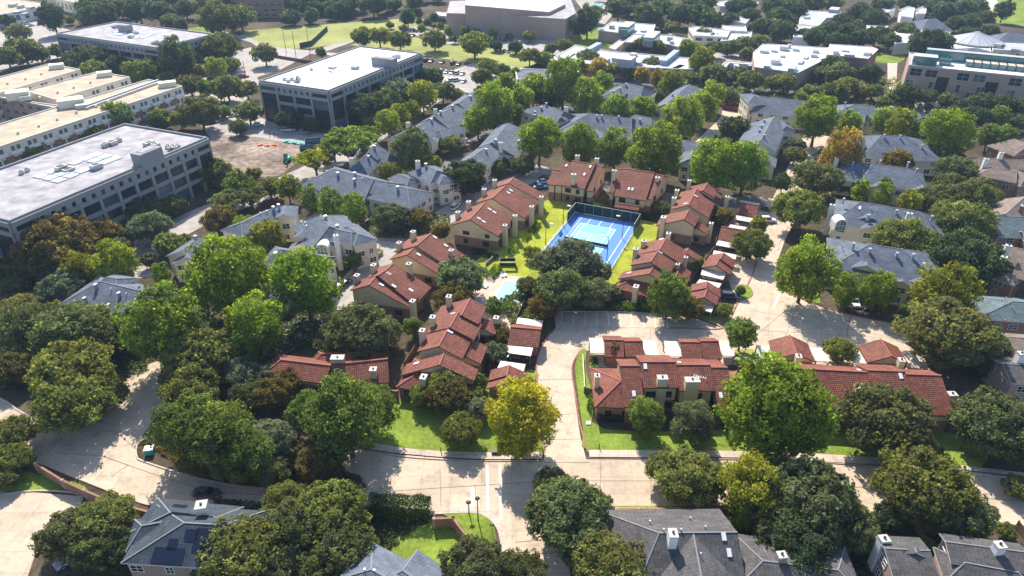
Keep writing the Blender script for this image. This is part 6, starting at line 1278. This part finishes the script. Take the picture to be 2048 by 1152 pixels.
for key, L in names.items():
    L.sort(key=lambda r: r[0][0])
    for j, (a, wp, c, k, q, wm, z) in enumerate(L):
        lab = key if len(L) == 1 else f"{key}, " + (ORD[j] if j < len(ORD)-1 and not (j == len(L)-1 and j > 1) else 'rightmost')
        wd = lab.split(); lab = ' '.join(wd[:18])
        lod = 'n' if wp > 66 else ('m' if wp > 36 else 'f'); pr = PROTO[k][lod]; me, tm, hz, base = pr[ti % len(pr)]; ti += 1
        r = random.Random(ti*31)
        e = empty(SPEC[k] if wm > 4.2 else 'small_tree', (q[0], q[1], 0), lab, 'tree', 'trees of the neighbourhood', r.random()*6.28)
        sxy = wm*r.uniform(.97,1.05)
        co = bpy.data.objects.new('crown', me); COL.objects.link(co); co.parent = e; co.location = (0,0,z); co.scale = (sxy, wm*r.uniform(.94,1.04), wm*r.uniform(.92,1.08)*(1.22 if k == 'round' and wp < 85 and lod == 'n' else 1))
        b = HUE[c]; jt = r.uniform(.85,1.15); co.color = (b[0]*jt*r.uniform(.92,1.08), b[1]*jt, b[2]*jt*r.uniform(.85,1.15), 1)
        if z > wm*.32 and lod != 'f':
            to = bpy.data.objects.new('trunk', tm); COL.objects.link(to); to.parent = e; to.location = (0,0,z); sz_ = z/abs(base); to.scale = (wm, wm, sz_)
        else:
            to = bpy.data.objects.new('trunk', tm); COL.objects.link(to); to.parent = e; to.location = (0,0,z); to.scale = (wm, wm, max(z,.3)/abs(base))
# distant woodland that reads as one mass
def wood(v, pts, n, label, name='woodland', hmin=8, hmax=13, cols=('D',)):
    from mathutils.geometry import tessellate_polygon
    q = [P(v(*p))[:2] for p in pts]; xs = [a[0] for a in q]; ys = [a[1] for a in q]; rr = random.Random(len(label)); V = []; T_ = []
    def inside(x, y):
        c_ = False
        for i in range(len(q)):
            a, b = q[i], q[i-1]
            if (a[1] > y) != (b[1] > y) and x < (b[0]-a[0])*(y-a[1])/(b[1]-a[1])+a[0]: c_ = not c_
        return c_
    k = 0; base_m = [PROTO['oak']['f'][0][0], PROTO['round']['f'][0][0]]; arr = []
    for m in base_m: a = np.empty(len(m.vertices)*3); m.vertices.foreach_get('co', a); arr.append(a.reshape(-1,3))
    out = []; tn = []
    while k < n:
        x, y = rr.uniform(min(xs),max(xs)), rr.uniform(min(ys),max(ys))
        if not inside(x,y): continue
        w_ = rr.uniform(9,15); j = rr.randrange(2); h = rr.uniform(hmin,hmax); an = rr.random()*6.28; A = arr[j]*[w_,w_,w_*.9]; ca, sa = math.cos(an), math.sin(an)
        A = np.column_stack([A[:,0]*ca-A[:,1]*sa+x, A[:,0]*sa+A[:,1]*ca+y, A[:,2]+h*.55]); out.append(A); tn.append(np.full(len(A), rr.uniform(.7,1.3))); k += 1
    V = np.concatenate(out); tn = np.concatenate(tn); n4 = len(V)//4; me = bpy.data.meshes.new(name); me.vertices.add(len(V)); me.vertices.foreach_set('co', V.ravel()); me.loops.add(len(V)); me.loops.foreach_set('vertex_index', np.arange(len(V)))
    me.polygons.add(n4); me.polygons.foreach_set('loop_start', np.arange(n4)*4); me.polygons.foreach_set('loop_total', np.full(n4,4)); me.update(calc_edges=True)
    ca_ = me.color_attributes.new('tone','FLOAT_COLOR','POINT'); c = np.ones((len(V),4)); c[:,0] = tn; c[:,1] = .5; ca_.data.foreach_set('color', c.ravel()); me.materials.append(M['leaf'])
    o = bpy.data.objects.new(name, me); COL.objects.link(o); o.color = (*HUE[cols[0]],1); return tag(o, label, 'woodland', None, 'stuff')
wood(T(0,1), [(150,150),(260,170),(400,130),(700,95),(860,85),(1150,40),(1150,-70),(300,-90),(100,0)], 75, 'dense dark woodland beyond the sports field at the top edge')
wood(T(0,2), [(520,30),(1200,20),(1520,0),(1520,-90),(400,-90),(380,-20)], 50, 'dark woodland along the top edge behind the school')
wood(T(0,3), [(0,-10),(600,-20),(1200,-20),(1200,-90),(0,-90)], 45, 'dark woodland along the top right edge')
wood(T(0,0), [(330,-40),(1500,-40),(1500,-110),(200,-110)], 45, 'dark woodland along the top left edge')
def cover(v, pts, n, label, col, hmax=.9, leaf=.4, name='ground_cover'):
    q = [P(v(*p))[:2] for p in pts]; xs = [a[0] for a in q]; ys = [a[1] for a in q]; C = []
    X = rng.uniform(min(xs),max(xs),n*3); Y = rng.uniform(min(ys),max(ys),n*3)
    ins = np.zeros(n*3, bool)
    for i in range(len(q)):
        a, b = q[i], q[i-1]; cond = ((a[1] > Y) != (b[1] > Y)) & (X < (b[0]-a[0])*(Y-a[1])/(b[1]-a[1]+1e-9)+a[0]); ins ^= cond
    X = X[ins][:n]; Y = Y[ins][:n]; B = np.sin(X*1.3)*np.sin(Y*1.1+X*.3)*.5+.5; Z = .15+rng.random(len(X))*hmax*B
    me = leafmesh(np.column_stack([X,Y,Z]), np.full(len(X), leaf)); o = bpy.data.objects.new(name, me); COL.objects.link(o); o.color = (*col,1); return tag(o, label, 'ground cover', None, 'stuff')
cover(VF, [(690,470),(760,430),(900,430),(900,460),(830,480),(740,475)], 5000, 'low dark shrubs in the bed by the junction', HUE['O'])
cover(VF, [(520,735),(640,690),(680,600),(560,640),(440,640),(300,600),(250,640),(380,690)], 9000, 'dark ground cover under the big bright trees', HUE['D'], .6)
cover(VF, [(0,640),(250,640),(300,740),(200,780),(0,780)], 9000, 'undergrowth below the left oaks', HUE['D'], 1.2)
cover(VF, [(285,890),(330,872),(450,892),(560,928),(700,947),(718,965),(520,972),(400,952)], 9000, 'leaf litter and low plants in the tree median', HUE['R'], .5)
cover(VF, [(0,480),(250,540),(200,600),(0,590)], 6000, 'dark shrubs below the nearest office', HUE['D'], 1.5)
cover(VF, [(1560,360),(1640,300),(1900,420),(1900,560),(1650,480)], 6000, 'shrubs between the right-hand slate-roofed rows', HUE['O'], .8)
cover(VF, [(1000,600),(1110,560),(1230,590),(1300,625),(1110,620),(1040,700)], 9000, 'dark shrubs under the oaks beside the tennis court', HUE['O'], 1.3)
cover(VF, [(1500,1030),(1900,1050),(2048,1152),(1500,1152)], 9000, 'dark garden undergrowth in the bottom right corner', HUE['D'], .9)
cover(VF, [(1180,715),(1188,820),(1204,815),(1200,770),(1195,720)], 1800, 'garden plants at the left end of the front row', HUE['G'], 1.3)
cover(VF, [(430,1000),(870,1030),(740,1130),(430,1152)], 7000, 'dark undergrowth behind the black car and the garden', HUE['D'], 1.)
cover(VF, [(1380,120),(1800,160),(2048,215),(2048,260),(1700,230),(1300,200)], 9000, 'shrub belt along the cross street', HUE['O'], 1.6, .9)
cover(VF, [(560,380),(700,340),(900,240),(960,260),(800,360),(640,430)], 7000, 'shrubs behind the diagonal slate-roofed row', HUE['O'], 1., .6)
# banana plants
for j, (px, lb) in enumerate([(T(1,2)(1390,1030),'banana plant clump right of the front row, left one'),(T(1,2)(1450,1020),'banana plant clump right of the front row, middle one'),(T(1,2)(1490,1060),'banana plant clump right of the front row, right one')]):
    p = P(px, 1.5); e = root_at('banana_plant', p, lb, 'plant', 'banana plants beside the front row'); rr = random.Random(j)
    for k in range(16):
        a = rr.random()*6.28; L = rr.uniform(1.4,2.4); mb = MB(); x = np.array([math.cos(a),math.sin(a),0]); s_ = np.array([-math.sin(a),math.cos(a),0]); prev = None
        for t in range(6):
            f = t/5; c = np.array([p[0],p[1],1.2])+x*L*f+np.array([0,0,1.5*math.sin(f*2.2)]); w_ = .32*math.sin(math.pi*min(f*.9+.1,1)); cur = (c-s_*w_, c+s_*w_)
            if prev is not None: mb.face([prev[0],prev[1],cur[1],cur[0]])
            prev = cur
        o = mb.build('leaf', 'banana', e)
    mb = MB(); mb.tube((p[0],p[1],0),(p[0],p[1],1.5),.15,.1); mb.build('stem','bark',e)
# ------------------------------------------------------------------ vehicles
def loft(mb, secs, mi=0):   # secs: list of (y, [(x,z)...]) symmetric cross-sections
    prev = None
    for y, pr in secs:
        ring = [(x,y,z) for x,z in pr]
        if prev:
            for i in range(len(ring)-1): mb.face([prev[i+1],prev[i],ring[i],ring[i+1]], mi)
        prev = ring
def car_proto(kind):
    e = bpy.data.objects.new('parked_car', None); L = {'sedan':4.7,'suv':4.8,'pickup':5.6,'truck':7.5}[kind]; H = {'sedan':1.42,'suv':1.72,'pickup':1.85,'truck':3.0}[kind]; h = L/2; W = .92
    bz = .78 if kind == 'sedan' else .98
    def sec(y, w_, z): return (y, [(-w_*.96,.28),(-w_,.5),(-w_,z*.8),(-w_*.90,z),(0,z+.03),(w_*.90,z),(w_,z*.8),(w_,.5),(w_*.96,.28)])
    mb = MB(); S = [sec(-h,W*.84,bz*.72), sec(-h+.12,W*.95,bz*.88), sec(-h+.9,W,bz*.97), sec(-.9,W,bz), sec(h-1.3,W,bz), sec(h-.5,W*.98,bz*.97), sec(h-.05,W*.9,bz*.85)]
    loft(mb, S); mb.face([(x,-h,z) for x,z in S[0][1]]); mb.face([(x,h-.05,z) for x,z in S[-1][1]][::-1])
    P_ = []
    b = mb.build('body','car'); P_.append(b)
    c0_, c1_ = {'sedan':(-1.15,1.75),'suv':(-1.15,2.3),'pickup':(-1.3,.9),'truck':(-3.4,-1.5)}[kind]     # front is -y
    r0, r1 = {'sedan':(-.35,1.05),'suv':(-.35,2.05),'pickup':(-.6,.6),'truck':(-3.1,-1.6)}[kind]; t = W*.80
    mb = MB(); base = [(-W*.92,c0_,bz-.01),(W*.92,c0_,bz-.01),(W*.92,c1_,bz-.01),(-W*.92,c1_,bz-.01)]; top = [(-t*.86,r0,H-.03),(t*.86,r0,H-.03),(t*.86,r1,H-.03),(-t*.86,r1,H-.03)]
    for i in range(4): mb.face([base[i],base[(i+1)%4],top[(i+1)%4],top[i]])
    P_.append(mb.build('windows','glass'))
    mb = MB(); rt = [(x*1.02,y,z) for x,y,z in top]; up = [(x*.96,y*.96+(r0+r1)/2*.04,H+.04) for x,y,z in top]
    for i in range(4): mb.face([rt[i],rt[(i+1)%4],up[(i+1)%4],up[i]])
    mb.face(up)
    for i in range(4): mb.beam(Vector(base[i])*1.0+Vector((0,0,-.02)), Vector(rt[i])+Vector((0,0,-.04)), .09, .06)
    mb.beam((-W*.9,(c0_+c1_)/2,bz),(-t*.88,(r0+r1)/2,H-.03),.08,.04); mb.beam((W*.9,(c0_+c1_)/2,bz),(t*.88,(r0+r1)/2,H-.03),.08,.04)
    P_.append(mb.build('roof','car'))
    if kind == 'pickup': mb = MB(); mb.face([(-.75,1.1,bz+.05),(.75,1.1,bz+.05),(.75,h-.2,bz+.05),(-.75,h-.2,bz+.05)]); P_.append(mb.build('load_bed','black'))
    if kind == 'truck': mb = MB(); mb.box((0,1.2),2.2,5.0,.9,H,0); P_.append(mb.build('cargo_box','car'))
    for x in (-W+.02, W-.02):
        for y in (-h+.85, h-.95):
            mb = MB(); mb.tube((x-.12,y,.34),(x+.12,y,.34),.34,.34,14); wl = mb.build('wheel','rubber'); P_.append(wl); mb = MB(); mb.tube((x-.13,y,.34),(x+.13,y,.34),.19,.19,10); rm = mb.build('rim','metal'); rm.parent = wl
    for x in (-.66,.66): mb = MB(); mb.box((x,-h+.03),.36,.12,bz*.62,bz*.76); P_.append(mb.build('headlight','white')); mb = MB(); mb.box((x,h-.07),.34,.1,bz*.66,bz*.82); P_.append(mb.build('taillight','trim'))
    COL.objects.link(e)
    for o in P_: o.parent = e
    return e
CARP = {}; FIRST = {}
def car(a, ang, col, label, kind='sedan', cat='car', group='parked cars', z=.05):
    """ang: where the front points, in degrees clockwise from straight away from the camera"""
    p = P(a); 
    if kind not in CARP: CARP[kind] = e = car_proto(kind)
    else:
        src = CARP[kind]; e = src.copy(); COL.objects.link(e)
        for ch in src.children:
            c = ch.copy(); COL.objects.link(c); c.parent = e
            for g in ch.children: d = g.copy(); COL.objects.link(d); d.parent = c
    e.location = (p[0], p[1], z); e.rotation_euler = (0, 0, math.radians(180-ang)); tag(e, label, cat, group)
    for ch in e.children:
        if ch.name.split('.')[0] in ('body','roof','cargo_box'): ch.color = (*col,1)
    e.name = {'sedan':'parked_car','suv':'parked_suv','pickup':'pickup_truck','truck':'box_truck'}[kind]; return e
WH=(.75,.75,.75); BK=(.02,.024,.032); SV=(.35,.37,.40); NV=(.02,.035,.07); RD=(.30,.01,.015); BL=(.01,.22,.62); GY=(.10,.11,.12); PU=(.05,.015,.05); BG=(.35,.28,.2)
e = car(VF(414,990), 96, (.05,.06,.075), 'black sedan on the boulevard beside the tree median', group='cars on the street')
car(VF(1460,597), 100, NV, 'dark blue SUV parked on the right lane next to the stepped garage', 'suv')
car(VF(1708,607), 187, WH, 'white car parked in front of a garage between two small bright trees'); car(VF(1836,631), 185, WH, 'white car parked at the right garage doors, beside the big dark tree'); car(VF(1730,612), 190, BK, 'black car parked in shade beside the white car')
car(VF(734,449), 15, RD, 'bright red SUV parked before the slate-roofed townhouse', 'suv'); car(VF(693,444), 10, WH, 'white van-like car left of the red SUV, behind the small trees', 'suv'); car(VF(911,416), 20, WH, 'white SUV parked by the curving kerb below the skylit red houses', 'suv')
car(VF(1081,376), 85, BL, 'vivid blue car beside the court townhouse pair'); car(VF(1087,366), 85, WH, 'white car just beyond the vivid blue car'); car(VF(1091,359), 85, PU, 'dark purple car beyond the blue and white cars')
car(VF(680,578), 25, WH, 'white car in front of the house behind the large bright tree'); car(VF(690,571), 25, BK, 'black car beyond the white car by the large bright tree'); car(VF(675,681), 80, WH, 'pale car half hidden under the oak on the west lane')
car(VF(577,262), 85, WH, 'white pickup truck beside the middle office', 'pickup', 'pickup'); car(VF(606,267), 85, SV, 'grey car right of the white pickup beside the middle office'); car(VF(516,251), 75, WH, 'white car left of the white pickup at the building plot edge')
car(VF(932,284), 110, WH, 'white car by the diagonal slate-roofed row'); car(VF(1427,283), 120, WH, 'white car between the slate-roofed townhouses and the pale cul-de-sac'); car(VE(1330,372), 95, WH, 'white SUV parked past the round dome hedge', 'suv')
car(VE(1022,605), 95, BK, 'black car under the carport beside the dome hedge garage'); car(VE(885,830), 98, WH, 'white car under the stepped garage carport','suv'); car(VE(850,1105), 100, BK, 'black car under the lowest right lane carport'); car(VB(1330,712), 95, BK, 'black car under the carport left of the entrance drive')
car(T(0,0)(420,410), 60, SV, 'pale car behind the apartment blocks') if False else None
car(VF(143,1120), 40, SV, 'silver car under the oak in the bottom left corner')
car(T(1,3)(-2,178), 95, WH, 'white car at the left edge of the round lane oak') if False else None
def lot(pts, label, v=T(0,1)):
    for i, (x, y, c, a) in enumerate(pts): car(v(x,y), a, c, f"{ {WH:'white',BK:'black',SV:'silver',NV:'navy',RD:'red',GY:'grey',BL:'blue',BG:'tan'}[c] } car {label}, " + ('leftmost' if i == 0 else 'rightmost' if i == len(pts)-1 else ['','second','third','fourth','fifth','sixth','seventh','eighth','ninth','tenth','eleventh','twelfth','thirteenth','fourteenth'][i]+' from left'), 'suv' if i % 3 == 1 else 'sedan')
lot([(990,362,BK,15),(1020,368,BK,15),(1052,371,BK,15),(1118,378,BK,15),(1180,385,NV,15),(1217,389,BK,15)], 'in the far row of the office car park')
lot([(1005,415,SV,15),(1110,433,WH,15),(1143,437,WH,15),(1175,440,SV,15),(1207,443,WH,15),(1240,447,WH,15)], 'in the middle row of the office car park')
lot([(1170,486,WH,60),(1203,487,WH,60),(1247,493,WH,20)], 'in the near row of the office car park')
lot([(1385,238,BK,0),(1412,240,SV,0),(1440,242,BK,0),(1465,244,NV,0),(1492,246,BK,0),(1520,248,SV,0)], 'in the far row below the auditorium'); lot([(1440,302,BK,0),(1466,306,SV,0),(1490,310,BK,0),(1515,314,GY,0)], 'in the near row below the auditorium')
lot([(940,190,NV,20),(968,190,SV,20),(992,192,WH,20),(942,218,BK,20)], 'in the lot beside the sports field trees'); lot([(1010,262,BK,0),(1110,272,SV,0)], 'at the park edge trees')
lot([(45,260,WH,0),(80,258,SV,0)], 'below the auditorium forecourt', T(0,2))
lot([(15,158,SV,20),(62,150,WH,20),(90,140,BK,20),(120,135,SV,20),(160,146,WH,20),(188,158,WH,20),(243,150,BK,20)], 'outside the tan-roofed warehouse', T(0,0)); lot([(25,185,BK,20),(170,180,SV,20)], 'in the nearer warehouse row', T(0,0))
lot([(1190,598,WH,90),(1300,620,SV,80),(1350,629,BK,80)], 'in the lot beyond the apartment end', T(0,0)); lot([(1275,742,BK,50),(1310,728,SV,50),(1340,716,SV,50),(1390,700,WH,70)], 'under the trees at the plot lot', T(0,0)); lot([(1465,465,RD,60),(1265,480,BK,20)][::-1], 'right of the farthest office', T(0,0))
lot([(755,628,BK,20),(795,633,BK,20),(860,637,GY,20),(908,641,SV,20),(960,651,BK,20),(1000,657,WH,20)], 'in the row under the glass-topped campus block', T(0,3)); lot([(1120,95,WH,90),(1330,108,SV,90),(750,10,WH,90),(830,12,BK,90)][2:], 'on the top campus road', T(0,3))
lot([(1125,96,WH,90),(1330,108,SV,90)], 'between the trees left of the athletic field', T(0,3))
car(T(0,2)(1342,425), 180, WH, 'white box truck in the walled yard, left one', 'truck', 'truck', 'box trucks'); car(T(0,2)(1415,422), 180, WH, 'white box truck in the walled yard, right one', 'truck', 'truck', 'box trucks')

p = P(T(1,3)(338,925)); e = root_at('wheelie_bin', p, 'black wheelie bin beside the left steep-gabled garage', 'bin'); mb = MB(); mb.box(p,.7,.75,.1,1.05); mb.build('body','black',e); mb = MB(); mb.box((p[0],p[1]-.03),.78,.85,1.05,1.13); mb.build('lid','flue',e)
p = P(T(2,1)(1417,895)); e = root_at('sign_post', p, 'small sign on a post at the corner sidewalk', 'sign'); mb = MB(); mb.tube((p[0],p[1],0),(p[0],p[1],2.2),.04,.04,6); mb.build('pole','metal',e); mb = MB(); mb.box((p[0],p[1]+.06),.6,.03,1.6,2.2); mb.build('panel','redkerb',e)
for px, lb in (((1070/1,1000),'round manhole cover on the boulevard near the junction'),((470,962),'round manhole cover beside the median on the boulevard')):
    p = P(px); mb = MB(); mb.tube((p[0],p[1],.03),(p[0],p[1],.055),.4,.4,16); tag(mb.build('manhole_cover','flue',None,(p[0],p[1],0)), lb, 'manhole cover')
# ------------------------------------------------------------------ air: far things fade to blue
hm = bpy.data.materials.new('haze'); hm.use_nodes = True; ht = hm.node_tree; ht.nodes.remove(ht.nodes['Principled BSDF'])
pv = ht.nodes.new('ShaderNodeVolumePrincipled'); pv.inputs['Color'].default_value = (.50,.70,1,1); pv.inputs['Density'].default_value = .00013; pv.inputs['Anisotropy'].default_value = .2
ht.links.new(pv.outputs[0], ht.nodes['Material Output'].inputs['Volume'])
mb = MB(); mb.prism([(-1510,-310),(1510,-310),(1510,2610),(-1510,2610)], -1.1, 104, 0, None, True); o = mb.build('haze', hm); o['kind'] = 'stuff'
for o in SC.objects:
    l = o.get('label')
    if l and not 4 <= len(l.split()) <= 16: print('LABELLEN', len(l.split()), o.name, l)
